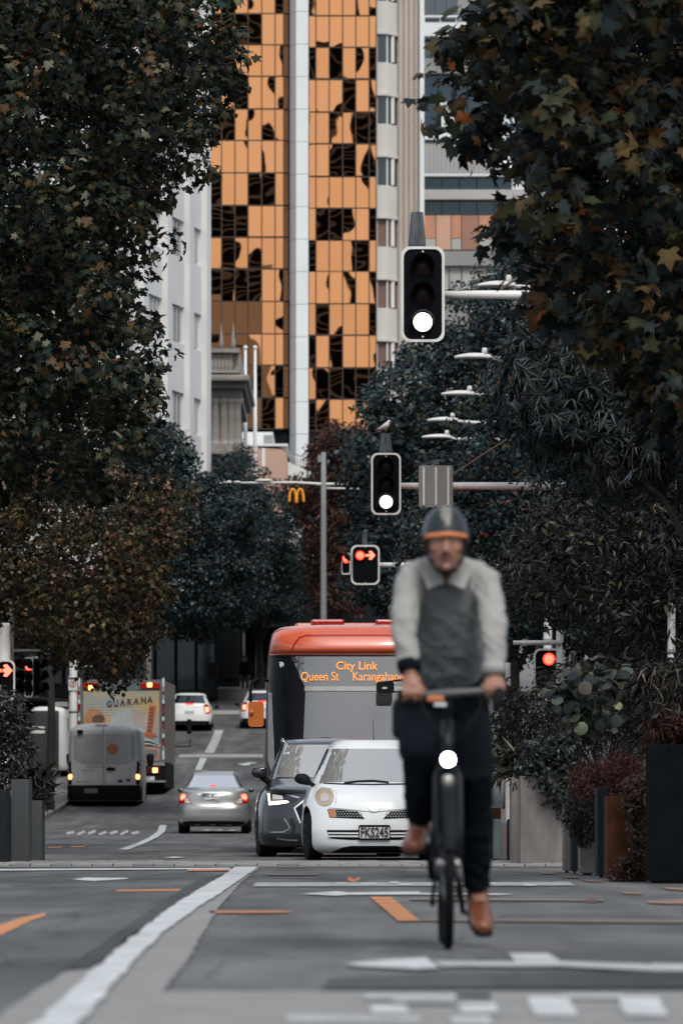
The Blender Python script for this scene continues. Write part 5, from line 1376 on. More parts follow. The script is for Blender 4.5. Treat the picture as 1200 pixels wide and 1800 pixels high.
MB().box(-.2, -.07, -.08, .08, z(812), z(800)).build('junction_box', 'galv', R)
D = 185.; k = D/F; g = G(D)
R = thing('lighting_mast', 'pale lamp arms poking from the left trees below the white building', 'street lamp', (x_(260, D), D, g))
X0 = x_(260, D); z = lambda q: CAMH+(HY-q)*k-g
MB().lathe([(.14, 0), (.09, z(830))], 12).build('pole', 'galv', R)
for q, b_ in ((842, 358), (846, 350), (828, 340)):
    MB().tube([(0, 0, z(q)), (x_(b_, D)-X0, 0, z(q+1))], .03, 8).build('arm', 'steel_white', R)
    MB().ell((x_(b_-14, D)-X0, 0, z(q)+.03), (.3, .13, .05), 12, 8).build('lamp_head', 'steel_white', R)

# yellow arched letter sign half hidden by the tree
D = 228.; k = D/F
R = thing('arch_sign', 'yellow double-arch letter sign glowing between the trees', 'sign', (x_(521, D), D, CAMH+(HY-880)*k))
q = MB()
for sg in (-1, 1):
    pts = []
    for i in range(15):
        t = i/14; an = math.pi*t
        pts.append((sg*(.19-.17*math.cos(an)) , 0, .60*math.sin(an)**.75 + (0 if i < 14 else 0)))
    pts = [(sg*.03, 0, -.12)]+pts[0:]+[(sg*.40, 0, -.05)]
    q.tube(pts, [.055]+[.05+.012*math.cos(math.pi*i/14)**2 for i in range(15)]+[.06], 8, flat=(1, 1))
q.build('arches', 'arch_yellow', R).scale = (.78, .78, .78)
MB().box(-.03, .03, .06, .12, -.3, .5).build('mount', 'black_matte', R)
M_ = None
# ------------------------------------------------------------------ cyclist
M('skin', (.28, .13, .085), .5, noise=(18, .85, 4)); M('shirt', (.29, .287, .272), .85, noise=(9, .9, 4), bump=(11, .5, .012)); M('shirt_front', (.235, .245, .245), .85, noise=(9, .85, 4), bump=(10, .6, .012))
M('trousers', (.006, .009, .013), .9, spec=.06, noise=(8, .7, 3), bump=(12, .4, .01)); M('boot_leather', (.20, .065, .030), .38, noise=(9, .6, 4)); M('helmet_shell', (.010, .014, .018), .32, noise=(4, .7, 2)); M('helmet_pale', (.15, .145, .13), .45)
M('helmet_orange', (.55, .185, .06), .5); M('hair_dark', (.015, .011, .009), .8); M('lip', (.20, .085, .07), .5); M('stubble', (.14, .075, .055), .7, noise=(60, .6, 4)); M('bike_frame', (.006, .008, .010), .45, spec=.25); M('alloy', (.30, .30, .30), .35, metal=.8); M('bar_grey', (.07, .072, .075), .5); M('torso_layer', (.145, .158, .162), .85, spec=.15, noise=(9, .8, 4), bump=(10, .6, .012))
DB = 23.; BX = (787-CX)*DB/F
def Rp(px, py, y): return Vector(((px-CX)*(DB+y)/F-BX, y, CAMH+(HY-py)*(DB+y)/F))

def bicycle():
    R = thing('bicycle', 'black bicycle with a bright front lamp ridden towards the viewer', 'bicycle', (BX, DB, 0))
    for y in (0, 1.06):
        V = []; n, m = 64, 10
        for i in range(n):
            an = 2*math.pi*i/n
            for j in range(m):
                b = 2*math.pi*j/m; rr = .325+.021*math.cos(b); V.append((.021*math.sin(b), rr*math.cos(an), rr*math.sin(an)))
        Fa = [(i*m+j, i*m+(j+1) % m, ((i+1) % n)*m+(j+1) % m, ((i+1) % n)*m+j) for i in range(n) for j in range(m)]
        w = MB().add(V, Fa, True).build('wheel', 'rubber', R, (0, y, .346))
        q = MB().lathe([(.300, -.011), (.308, -.011), (.308, .011), (.300, .011)], 48, 'x', cap=False); q.build('rim', 'black_gloss', w)
        q = MB()
        for i in range(24):
            an = 2*math.pi*i/24; sg = 1 if i % 2 else -1
            q.tube([(sg*.028, .02*math.cos(an+1.2), .02*math.sin(an+1.2)), (0, .302*math.cos(an), .302*math.sin(an))], .0012, 4)
        q.build('spokes', 'alloy', w)
        MB().lathe([(.02, -.05), (.026, -.03), (.015, -.02), (.015, .02), (.026, .03), (.02, .05)], 14, 'x').build('hub', 'alloy', w)
    f = MB()
    for sg in (-1, 1): f.tube([(sg*.052, 0, .346), (sg*.05, .03, .5), (sg*.045, .07, .70), (sg*.02, .085, .735)], [.010, .013, .016, .018], 10)
    f.tube([(-.045, .078, .72), (.045, .078, .72)], .02, 10)
    f.build('fork', 'bike_frame', R)
    f = MB(); f.tube([(0, .09, .735), (0, .145, .93)], .024, 12); f.tube([(0, .13, .88), (0, .78, .82)], .019, 10); f.tube([(0, .105, .79), (0, .62, .28)], .024, 10)
    f.tube([(0, .62, .28), (0, .80, .90)], .017, 10)
    for sg in (-1, 1): f.tube([(sg*.03, .62, .28), (sg*.06, 1.06, .346)], .010, 8); f.tube([(sg*.015, .78, .80), (sg*.06, 1.06, .346)], .009, 8)
    f.build('frame', 'bike_frame', R)
    MB().tube([(0, .145, .93), (0, .16, 1.0), (0, .12, 1.035)], .02, 10).build('stem', 'bike_frame', R)
    a_, b_ = Rp(722, 1221, .13), Rp(872, 1213, .15); c0, c1 = Rp(745, 1221, .11), Rp(842, 1215, .11)
    MB().tube([a_, c0, (c0+c1)/2, c1, b_], [.014, .0155, .017, .0155, .014], 12).build('handlebar', 'bar_grey', R)
    for p, q in ((Rp(700, 1222, .15), Rp(738, 1221, .115)), (Rp(852, 1214, .12), Rp(890, 1213, .17))):
        MB().tube([p, q], .018, 12).build('grip', 'rubber', R)
        t = MB().tube([(p*.4+q*.6), (p*.5+q*.5)+Vector((0, -.05, -.02)), p+Vector((0, -.06, -.045))], [.009, .008, .006], 8).build('brake_lever', 'black_matte', R)
    p = Rp(874, 1224, .08); MB().tube([p+Vector((.012, .05, .02)), p+Vector((0, -.02, 0)), p+Vector((-.012, -.045, -.05))], [.026, .024, .012], 12).build('brake_hood', 'rubber', R)
    # cables looping in front of the bar
    for sg, px0 in ((-1, 745), (1, 842)):
        MB().tube([Rp(px0, 1222, .1), Rp(px0+sg*4, 1245, .02), Rp(px0-sg*25, 1285, .0), Rp(787, 1320, .06)], .004, 6).build('cable', 'rubber', R)
    MB().box(*[v for p in ((-.055, -.005), (.06, .09), (.985, 1.0)) for v in p]).build('bar_mount', 'white_dusty', R)
    p = Rp(765, 1228, .09); MB().box(p.x-.035, p.x+.035, p.y-.02, p.y+.02, p.z-.012, p.z+.012, .006).build('bell', 'orange_sticker', R)
    lz = Rp(787, 1335, -.02).z
    l_ = MB().lathe([(.02, .06), (.034, .05), (.037, -.0), (.037, -.015)], 20, 'y', (0, .0, lz)).build('front_lamp', 'black_matte', R)
    MB().lathe([(.027, -.016), (.02, -.022), (.001, -.025)], 20, 'y', (0, .0, lz), cap=False).build('lamp_glass', 'lamp_bike', l_)
    MB().tube([(0, .05, lz-.02), (0, .08, .735)], .008, 6).build('lamp_bracket', 'black_matte', R)
    # cranks and pedals
    for sg, y, z in ((-1, .54, .415), (1, .69, .135)):
        c = MB().tube([(sg*.055, .62, .28), (sg*.075, y, z)], [.014, .011], 8).build('crank', 'black_matte', R)
        MB().box(sg*.13-.045, sg*.13+.045, y-.04, y+.04, z-.012, z+.012, .005).build('pedal', 'black_matte', R)
    MB().lathe([(.10, .045), (.10, .05)], 32, 'x', (0, .62, .28)).build('chainring', 'black_matte', R)
    MB().tube([(-.03, .95, .33), (-.048, .86, .2), (-.05, .82, .17)], [.009, .009, .012], 8).build('kickstand', 'black_matte', R)
    q = MB().ell((0, .86, .945), (.075, .14, .035), 18, 10).build('saddle', 'black_matte', R)
    MB().tube([(0, .80, .88), (0, .81, .93)], .014, 8).build('seat_post', 'alloy', R)
    p = Rp(704, 1264, .9); q = MB().box(p.x-.035, p.x+.06, .82, 1.14, p.z-.085, p.z+.09, .03).build('pannier_bag', 'pannier_cloth', R)
    q = MB().box(-.055, .055, .14, .5, .52, .75, .03).build('frame_bag', 'trousers', R)
    # mudguard
    V = []; n = 22
    for i in range(n+1):
        an = rad(20+150*i/n)
        for j in range(5):
            b = rad(-80+40*j); V.append((.03*math.sin(b), -.0+(.352+.012*math.cos(b))*-math.cos(an)*-1, .346+(.352+.012*math.cos(b))*math.sin(an)))
    MB().add(V, [(i*5+j, i*5+j+1, (i+1)*5+j+1, (i+1)*5+j) for i in range(n) for j in range(4)], True).build('mudguard', 'black_matte', R)
    return R

def eloft(mb, rings, seg=28):
    """rings: centre, half width (x), half depth, tilt of the ring plane about x in degrees"""
    V = []
    for (c, a_, b_, tilt) in rings:
        ct, st = math.cos(rad(tilt)), math.sin(rad(tilt))
        for k in range(seg):
            an = 2*math.pi*k/seg; ca, sa = math.cos(an), math.sin(an)
            x = a_*math.copysign(abs(ca)**.85, ca); d = b_*math.copysign(abs(sa)**.85, sa)
            V.append((c[0]+x, c[1]+d*ct, c[2]+d*st))
    n = len(rings)
    Fa = [(i*seg+k, i*seg+(k+1) % seg, (i+1)*seg+(k+1) % seg, (i+1)*seg+k) for i in range(n-1) for k in range(seg)]+[tuple(range(seg))[::-1], tuple(range((n-1)*seg, n*seg))]
    mb.add(V, Fa, True); return mb

def folds(o, amp):
    """cloth creases pressed into a garment"""
    from mathutils import noise as NZ
    me = o.data; n = len(me.vertices)
    co = np.empty(n*3, np.float32); no = np.empty(n*3, np.float32)
    me.vertices.foreach_get('co', co); me.vertex_normals.foreach_get('vector', no)
    co = co.reshape(-1, 3); no = no.reshape(-1, 3); d = np.empty(n)
    for i in range(n):
        x, y, z = co[i].tolist()
        a_ = NZ.noise((x*9, y*6, z*13+x*8)); b_ = NZ.noise((x*22+5, y*16, z*26-x*20))
        r_ = 1-abs(NZ.noise((x*12+9, y*7, z*20+x*14)))*2
        d[i] = amp*(.55*a_+.3*b_+.35*max(0, r_)**2)
    me.vertices.foreach_set('co', (co+no*d[:, None]).astype(np.float32).ravel()); me.update()

def cyclist():
    R = thing('person', 'cyclist with pale sleeves, grey front, dark trousers and black helmet with orange brim', 'person', (BX, DB, 0))
    hx = Rp(783, 950, .2).x
    q = MB()
    q.ell((hx, .215, 1.685), (.074, .092, .098), 24, 16)                 # skull
    eloft(q, [((hx, .165, 1.535), .022, .022, 0), ((hx, .168, 1.55), .040, .042, 0), ((hx, .178, 1.585), .056, .066, 0), ((hx, .188, 1.63), .066, .080, 0), ((hx, .198, 1.68), .070, .088, 0)], 24)   # jaw and face
    q.tube([(hx, .120, 1.672), (hx, .098, 1.642), (hx, .088, 1.618), (hx, .108, 1.610)], [.009, .013, .016, .010], 10)   # nose
    for sg in (-1, 1):
        q.tube([(hx+sg*.012, .118, 1.682), (hx+sg*.05, .130, 1.683)], .011, 8)                         # brow ridge
        q.ell((hx+sg*.040, .135, 1.628), (.022, .02, .02), 10, 8)                                     # cheek
        q.ell((hx+sg*.076, .215, 1.645), (.009, .018, .03), 10, 8)                                    # ear
    q.ell((hx, .128, 1.585), (.024, .012, .012), 10, 8); q.ell((hx, .125, 1.552), (.02, .014, .014), 10, 8)
    q.tube([(hx, .22, 1.61), (hx*.6, .29, 1.57), (0, .38, 1.52)], [.056, .060, .075], 16)                # neck
    # arms under the sleeves and hands on the grips
    arms = []
    for sg in (-1, 1):
        if sg < 0: sh, el, wr = Rp(722, 1022, .38), Rp(709, 1100, .22), Rp(721, 1188, .14)
        else: sh, el, wr = Rp(852, 1022, .38), Rp(867, 1100, .22), Rp(868, 1196, .15)
        bar = Rp(724, 1221, .13) if sg < 0 else Rp(869, 1214, .14)
        arms.append((sg, sh, el, wr, bar))
        q.tube([(0, .42, 1.44), sh, el, wr], [.06, .045, .036, .027], 12)
        kn = bar + Vector((0, -.012, .028))
        q.tube([wr, wr*.5+kn*.5+Vector((0, .004, .004)), kn], [.027, .036, .034], 12, flat=(.75, 1.15))      # palm
        for i in range(4):
            xo = (-.033+.022*i); Ln = (.9, 1., .96, .8)[i]
            b0 = bar+Vector((xo, 0, 0))
            q.tube([b0+Vector((0, .008, .03)), b0+Vector((0, -.026, .030)), b0+Vector((0, -.036, .004)), b0+Vector((0, -.026, -.022*Ln)), b0+Vector((0, -.004, -.028*Ln))], [.010, .010, .009, .0085, .0075], 8)
        th = bar+Vector((-sg*.035, .0, 0))
        q.tube([wr*.4+bar*.6+Vector((-sg*.022, 0, .01)), th+Vector((-sg*.012, -.008, .022)), th+Vector((-sg*.014, -.022, -.004))], [.013, .011, .009], 8)
    # trunk and legs under the clothes
    eloft(q, [((0, .38, 1.50), .10, .06, 40), ((0, .45, 1.38), .15, .085, 40), ((0, .56, 1.22), .13, .085, 40), ((0, .70, 1.02), .14, .10, 35), ((0, .76, .94), .12, .09, 20)])
    legs = [(-.085, Rp(736, 1338, .36), Rp(737, 1446, .56), Rp(722, 1492, .38), .60), (.085, Rp(837, 1368, .40), Rp(838, 1562, .68), Rp(850, 1634, .47), .74)]
    for hxx, kn, an, toe, hy in legs:
        q.tube([(hxx, .76, .96), kn, an, an*.6+toe*.4+Vector((0, .02, -.0))], [.075, .05, .036, .03], 12)
    fused('body', q, .0055, 'skin', R, 3)
    # face details
    for sg in (-1, 1):
        e_ = MB().ell((hx+sg*.030, .1225, 1.662), (.012, .006, .007), 10, 8).build('eye', 'white_matte', R)
        MB().ell((hx+sg*.030, .1175, 1.661), (.005, .003, .005), 8, 6).build('iris', 'hair_dark', e_)
        MB().tube([(hx+sg*.012, .1065, 1.679), (hx+sg*.032, .1085, 1.684), (hx+sg*.052, .122, 1.679)], [.005, .006, .003], 8).build('eyebrow', 'hair_dark', R)
    MB().tube([(hx-.024, .117, 1.586), (hx, .1115, 1.588), (hx+.024, .117, 1.586)], [.003, .0065, .003], 8).build('mouth', 'lip', R)
    MB().tube([(hx-.03, .119, 1.594), (hx-.012, .110, 1.602), (hx, .109, 1.601), (hx+.012, .110, 1.602), (hx+.03, .119, 1.594)], [.004, .006, .005, .006, .004], 8).build('moustache', 'stubble', R)
    eloft(MB(), [((hx, .160, 1.533), .024, .026, 0), ((hx, .166, 1.548), .0425, .0455, 0), ((hx, .176, 1.572), .0535, .0605, 0)], 24).build('beard', 'stubble', R)
    # helmet
    V = []; n, m = 32, 12; c = Vector((hx, .222, 1.672)); rx, ry, rz = .0965, .122, .132
    for i in range(m+1):
        ph = rad(90*i/m) if i < m else rad(90)
        for k in range(n):
            an = 2*math.pi*k/n
            low = .012 if i == m else 0
            V.append((c.x+rx*math.sin(ph)**.80*math.cos(an), c.y+ry*math.sin(ph)**.80*math.sin(an), c.z+rz*max(0, math.cos(ph))**.92-low + (.018*math.sin(an)*-1 if i == m else 0)))
    V2 = [(c.x+(v[0]-c.x)*.93, c.y+(v[1]-c.y)*.93, c.z+(v[2]-c.z)*.93) for v in V]; o = len(V)
    Fa = [(i*n+k, (i+1)*n+k, (i+1)*n+(k+1) % n, i*n+(k+1) % n) for i in range(m) for k in range(n)]
    Fb = [tuple(o+i_ for i_ in reversed(f)) for f in Fa]; Fc = [(m*n+k, o+m*n+k, o+m*n+(k+1) % n, m*n+(k+1) % n) for k in range(n)]
    H = MB().add(V+V2, Fa+Fb+Fc, True).build('helmet', 'helmet_shell', R)
    br = []; 
    for k in range(21):
        an = rad(-90-56+112*k/20); dz = -.004*abs(k-11)/10
        for (rr, zz) in ((1.0, 1.696), (1.10, 1.690), (1.10, 1.677), (1.0, 1.675)):
            br.append((c.x+rx*rr*math.cos(an), c.y+ry*rr*math.sin(an), zz+dz*2))
    MB().add(br, [(k*4+t, k*4+(t+1) % 4, (k+1)*4+(t+1) % 4, (k+1)*4+t) for k in range(20) for t in range(4)]+[(0, 1, 2, 3), (80, 83, 82, 81)], True).build('brim', 'helmet_orange', H)
    vv = []
    for i in range(9):
        ph = rad(14+i*5.6); hw = 26-i*1.6
        for j in range(7):
            an = rad(-90+(j-3)/3*hw); s_ = math.sin(ph)**.80*1.012
            vv.append((c.x+rx*s_*math.cos(an), c.y+ry*s_*math.sin(an), c.z+rz*math.cos(ph)**.92*1.012))
    MB().add(vv, [(i*7+j, i*7+j+1, (i+1)*7+j+1, (i+1)*7+j) for i in range(8) for j in range(6)], True).build('front_panel', 'helmet_pale', H)
    for sg in (-1, 1):
        MB().tube([(hx+sg*.085, .20, 1.66), (hx+sg*.074, .17, 1.60), (hx+sg*.035, .165, 1.535), (hx, .168, 1.524)], .006, 6).build('strap', 'black_matte', H)
    # shirt
    q = MB()
    eloft(q, [((hx*.5, .362, 1.592), .062, .040, 25), ((hx*.4, .37, 1.582), .092, .058, 28), ((0, .382, 1.556), .136, .080, 32), ((0, .40, 1.525), .172, .100, 36), ((0, .43, 1.47), .182, .118, 38), ((0, .47, 1.39), .176, .126, 38), ((0, .53, 1.29), .164, .126, 38), ((0, .60, 1.18), .152, .118, 36), ((0, .64, 1.12), .150, .112, 32), ((0, .69, 1.04), .148, .105, 30)])
    for sg, sh, el, wr, bar in arms:
        c_end = el*.18+wr*.82
        q.tube([(sg*.07, .40, 1.54), (sg*.125, .395, 1.53), sh, sh*.5+el*.5+Vector((sg*.004, 0, 0)), el, el*.5+c_end*.5, c_end], [.060, .066, .064, .056, .054, .048, .042], 16)
    folds(fused('shirt', q, .008, 'shirt', R, 5), .017)
    q = MB()  # separate layer over the shirt's torso, darker grey than the sleeves
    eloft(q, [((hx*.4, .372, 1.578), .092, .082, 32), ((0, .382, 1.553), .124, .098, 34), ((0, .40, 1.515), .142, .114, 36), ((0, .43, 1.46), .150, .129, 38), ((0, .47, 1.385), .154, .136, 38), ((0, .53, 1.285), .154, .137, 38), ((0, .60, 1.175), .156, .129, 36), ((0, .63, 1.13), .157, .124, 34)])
    folds(fused('torso_layer', q, .008, 'torso_layer', R, 4), .012)
    for sg, sh, el, wr, bar in arms:
        c_end = el*.2+wr*.8; d = (wr-el).normalized()
        MB().tube([c_end-d*.02, c_end, c_end+d*.025], [.049, .050, .045], 16).build('cuff', 'trousers' if sg < 0 else 'shirt', R)
        cb = Vector((hx*.5, 0, .068))
        pts = [(sg*.006, .238, 1.425), (sg*.060, .268, 1.535), (sg*.108, .272, 1.482), (sg*.074, .232, 1.400)]
        MB().add([Vector(p)+cb for p in pts]+[Vector(p)+cb+Vector((0, .03, .004)) for p in pts], [(0, 1, 2, 3), (4, 7, 6, 5), (0, 3, 7, 4), (2, 6, 7, 3), (1, 5, 6, 2), (0, 4, 5, 1)]).build('collar', 'shirt', R)
    q = MB()   # front placket
    for i in range(9):
        pass
    # trousers
    q = MB(); eloft(q, [((0, .62, 1.155), .160, .124, 34), ((0, .65, 1.10), .168, .132, 32), ((0, .70, 1.02), .182, .150, 28), ((0, .76, .94), .175, .14, 15), ((0, .78, .90), .13, .10, 5)])
    for (hxx, kn, an, toe, hy), hem in zip(legs, (.93, .97)):
        e_ = kn*(1-hem)+an*hem
        q.tube([(hxx, .75, .97), (Vector((hxx, .75, .97))+kn)/2, kn, kn*.5+e_*.5, e_], [.105, .092, .070, .062, .056], 18)
    folds(fused('trousers', q, .008, 'trousers', R, 4), .014)
    # boots
    for hxx, kn, an, toe, hy in legs:
        heel = Vector((an.x, hy, an.z-.05)); d = (toe-heel)
        q = MB(); q.tube([an+Vector((0, 0, .035)), an, heel+d*.10], [.047, .046, .048], 16)
        q.tube([heel, heel+d*.3+Vector((0, 0, .012)), heel+d*.62+Vector((0, 0, .0)), heel+d*.9, toe], [.036, .046, .046, .042, .024], 16, flat=(.82, 1.08))
        b = fused('boot', q, .007, 'boot_leather', R, 4)
        MB().tube([heel+Vector((0, .015, -.035)), heel+d*.5+Vector((0, 0, -.040)), toe+Vector((0, -.005, -.022))], [.038, .047, .036], 14, flat=(.3, 1.05)).build('sole', 'rubber', b)
    return R
M('pannier_cloth', (.020, .027, .033), .7, spec=.15, noise=(6, .6, 3))
bicycle(); cyclist()

# ------------------------------------------------------------------ far pedestrians
def pedestrian(label, D, px, coat, legs_mat, h=1.72, bag=None, face=0.):
    g = G(D)+.13
    R = thing('person', label, 'person', ((px-CX)*D/F, D, g), rad(face))
    s = h/1.72
    q = MB(); q.ell((0, 0, 1.60*s), (.075*s, .09*s, .11*s), 14, 10); q.tube([(0, 0, 1.55*s), (0, 0, 1.42*s)], .05*s, 10)
    q.ell((0, -.088*s, 1.59*s), (.014, .02, .02), 8, 6)
    for sg in (-1, 1):
        q.tube([(sg*.17*s, 0, 1.40*s), (sg*.21*s, .02, 1.12*s), (sg*.2*s, -.06, .88*s), (sg*.2*s, -.07, .78*s)], [.045, .04, .03, .03], 8)
        q.tube([(sg*.09*s, 0, .9*s), (sg*.1*s, -.06*sg, .48*s), (sg*.1*s, .05*sg, .06), (sg*.1*s, .05*sg-.13, .04)], [.075, .055, .045, .04], 8)
    q.ell((0, 0, 1.15*s), (.15*s, .1, .35*s), 12, 8)
    fused('body', q, .02, 'skin', R, 2)
    q = MB(); eloft(q, [((0, 0, 1.47*s), .07, .06, 0), ((0, 0, 1.42*s), .2*s, .11, 0), ((0, 0, 1.1*s), .17*s, .125, 0), ((0, 0, .85*s), .2*s, .14, 0)], 18)
    for sg in (-1, 1): q.tube([(sg*.16*s, 0, 1.40*s), (sg*.22*s, .02, 1.12*s), (sg*.21*s, -.06, .88*s)], [.07, .06, .05], 10)
    fused('coat', q, .02, coat, R, 2)
    q = MB()
    for sg in (-1, 1): q.tube([(sg*.09*s, 0, .95*s), (sg*.1*s, -.06*sg, .48*s), (sg*.1*s, .05*sg, .10)], [.1, .075, .06], 10)
    fused('trousers', q, .02, legs_mat, R, 2)
    MB().ell((0, .015, 1.64*s), (.085*s, .098*s, .09*s), 14, 8).build('hair', 'hair_dark', R)
    for sg in (-1, 1): MB().box(sg*.1*s-.045, sg*.1*s+.045, .05*sg-.16, .05*sg+.08, 0, .09, .03).build('shoe', 'rubber', R)
pedestrian('distant person in a dark coat walking past the far shopfronts', 248., 431, 'trousers', 'coat_brown', 1.75)
pedestrian('distant person in black standing before the shop window near the bin', 256., 337, 'trousers', 'trousers', 1.70, face=30)
# ------------------------------------------------------------------ leaves
def tpl_plane():
    o = [(0, .04), (.28, -.06), (.52, .12), (.34, .30), (.60, .62), (.24, .60), (.0, 1.05), (-.24, .60), (-.60, .62), (-.34, .30), (-.52, .12), (-.28, -.06)]
    V = [(0, .36, .05)] + [(x, y, -.16*(x*x+(y-.36)**2)) for x, y in o]
    n = len(o); return np.array(V), np.array([(0, 1+i, 1+(i+1) % n) for i in range(n)])
def tpl_maple5():
    o = [(0, .05), (.50, .12), (.27, .34), (.52, .66), (.18, .62), (0, 1.05), (-.18, .62), (-.52, .66), (-.27, .34), (-.50, .12)]
    V = [(0, .36, .04)] + [(x, y, -.12*(x*x+(y-.36)**2)) for x, y in o]
    n = len(o); return np.array(V), np.array([(0, 1+i, 1+(i+1) % n) for i in range(n)])
def tpl_simple():
    V = [(0, 0, 0), (.42, .22, -.04), (.30, .62, .03), (0, 1, -.1), (-.30, .62, .03), (-.42, .22, -.04)]
    return np.array(V), np.array([(0, 1, 2), (0, 2, 3), (0, 3, 4), (0, 4, 5)])
def tpl_lance(w=.2):
    return np.array([(0, 0, 0), (w, .45, .05), (0, 1, -.08), (-w, .45, .05)]), np.array([(0, 1, 2), (0, 2, 3)])
def tpl_hand(k=5, spread=62, w=.085):
    V = []; Fa = []
    for i in range(k):
        an = rad(-spread+2*spread*i/(k-1)); s, c = math.sin(an), math.cos(an); o = len(V)
        for (a_, b_, z) in ((0, .02, .02), (w, .45, .03), (0, 1, -.28), (-w, .45, .03)): V.append((a_*c+b_*s, -a_*s+b_*c, z))
        Fa += [(o, o+1, o+2), (o, o+2, o+3)]
    return np.array(V), np.array(Fa)
def tpl_round():
    o = [(0, 0), (.3, .1), (.46, .42), (.36, .78), (0, 1.0), (-.36, .78), (-.46, .42), (-.3, .1)]
    V = [(0, .5, .07)] + [(x, y, -.1*(x*x)) for x, y in o]
    n = len(o); return np.array(V), np.array([(0, 1+i, 1+(i+1) % n) for i in range(n)])

def frames(nrm, r=rng, droop=.5):
    """rotation per leaf: z axis = normal, y axis = random direction that leans down"""
    n = nrm/np.maximum(np.linalg.norm(nrm, axis=1, keepdims=True), 1e-6)
    t = r.normal(size=n.shape); t[:, 2] -= droop
    t -= n*np.sum(t*n, 1, keepdims=True); t /= np.maximum(np.linalg.norm(t, axis=1, keepdims=True), 1e-6)
    x = np.cross(t, n)
    return np.stack([x, t, n], axis=2)
def vein(V, n=1):
    """paler along the midrib, browner towards the tips"""
    t = np.clip(np.hypot(V[:, 0], V[:, 1]-.36)/.7, 0, 1)[:, None]
    k = 1.3-.55*t*np.array([.7, 1.0, 1.1])
    return np.tile(k, (n, 1))
def leaf_arrays(tpl, pos, Rm, size, col):
    V, Fa = tpl; K = len(V); N = len(pos)
    W = np.repeat(V[None], N, 0); W[:, :, 0] *= rng.uniform(.62, 1.1, (N, 1)); W[:, :, 2] *= rng.uniform(.3, 3.2, (N, 1)); W[:, :, 2] += .25*W[:, :, 0]*rng.normal(size=(N, 1))
    P_ = np.einsum('nij,nkj->nki', Rm, W)*size[:, None, None]+pos[:, None, :]
    A = (Fa[None]+(np.arange(N)*K)[:, None, None]).reshape(-1, 3)
    return P_.reshape(-1, 3), A, np.repeat(col, K, 0)*vein(V, N)

def in_poly(poly, x, y):
    poly = np.array(poly); ins = np.zeros(len(x), bool); n = len(poly); j = n-1
    for i in range(n):
        xi, yi = poly[i]; xj, yj = poly[j]
        c = ((yi > y) != (yj > y)) & (x < (xj-xi)*(y-yi)/(yj-yi+1e-9)+xi)
        ins ^= c; j = i
    return ins
def edge_dist(poly, x, y):
    poly = np.array(poly, float); d = np.full(len(x), 1e9); n = len(poly)
    for i in range(n):
        a_, b_ = poly[i], poly[(i+1) % n]; ab = b_-a_
        t = np.clip(((x-a_[0])*ab[0]+(y-a_[1])*ab[1])/(ab@ab+1e-9), 0, 1)
        d = np.minimum(d, np.hypot(x-a_[0]-t*ab[0], y-a_[1]-t*ab[1]))
    return d
def sample_crown(poly, D, depth, n, edge_px, inset=0.):
    """points in a crown whose outline is poly (px at depth D), thick in the middle and thin at the rim"""
    p = np.array(poly); lo, hi = p.min(0), p.max(0); X = []; Y = []
    while sum(len(a) for a in X) < n:
        x = rng.uniform(lo[0], hi[0], n*2); y = rng.uniform(lo[1], hi[1], n*2); k = in_poly(poly, x, y) & (edge_dist(poly, x, y) > inset*rng.uniform(.1, .9, len(x))); X.append(x[k]); Y.append(y[k])
    x = np.concatenate(X)[:n]; y = np.concatenate(Y)[:n]
    e_ = np.sqrt(np.clip(edge_dist(poly, x, y)/edge_px, 0.03, 1))
    u = rng.uniform(-1, 1, n); u = np.sign(u)*np.abs(u)**.7
    d = D+u*depth*e_
    return np.c_[(x-CX)*D/F, d, CAMH+(HY-y)*D/F]

LEAFK = .92
def palette(n, cols, w, jit=.22):
    c = np.array(cols)[rng.choice(len(cols), n, p=np.array(w)/sum(w))]
    return np.clip(LEAFK*c*(1+rng.normal(size=(n, 1))*jit)*(1+rng.normal(size=(n, 3))*.06), .002, 1)

def clumped(ctr, per, rad_, flat=.75):
    n = len(ctr)*per
    c = np.repeat(ctr, per, 0); rr = np.repeat(rng.uniform(.6, 1.25, len(ctr))*rad_, per)
    d = rng.normal(size=(n, 3)); d /= np.linalg.norm(d, axis=1, keepdims=True)
    s = rng.uniform(.45, 1.05, n)**.8
    pos = c+d*(rr*s)[:, None]*np.array([1, 1, flat])
    nrm = d*1.0+np.array([0, -.25, .75])+rng.normal(size=(n, 3))*.6
    return pos, nrm

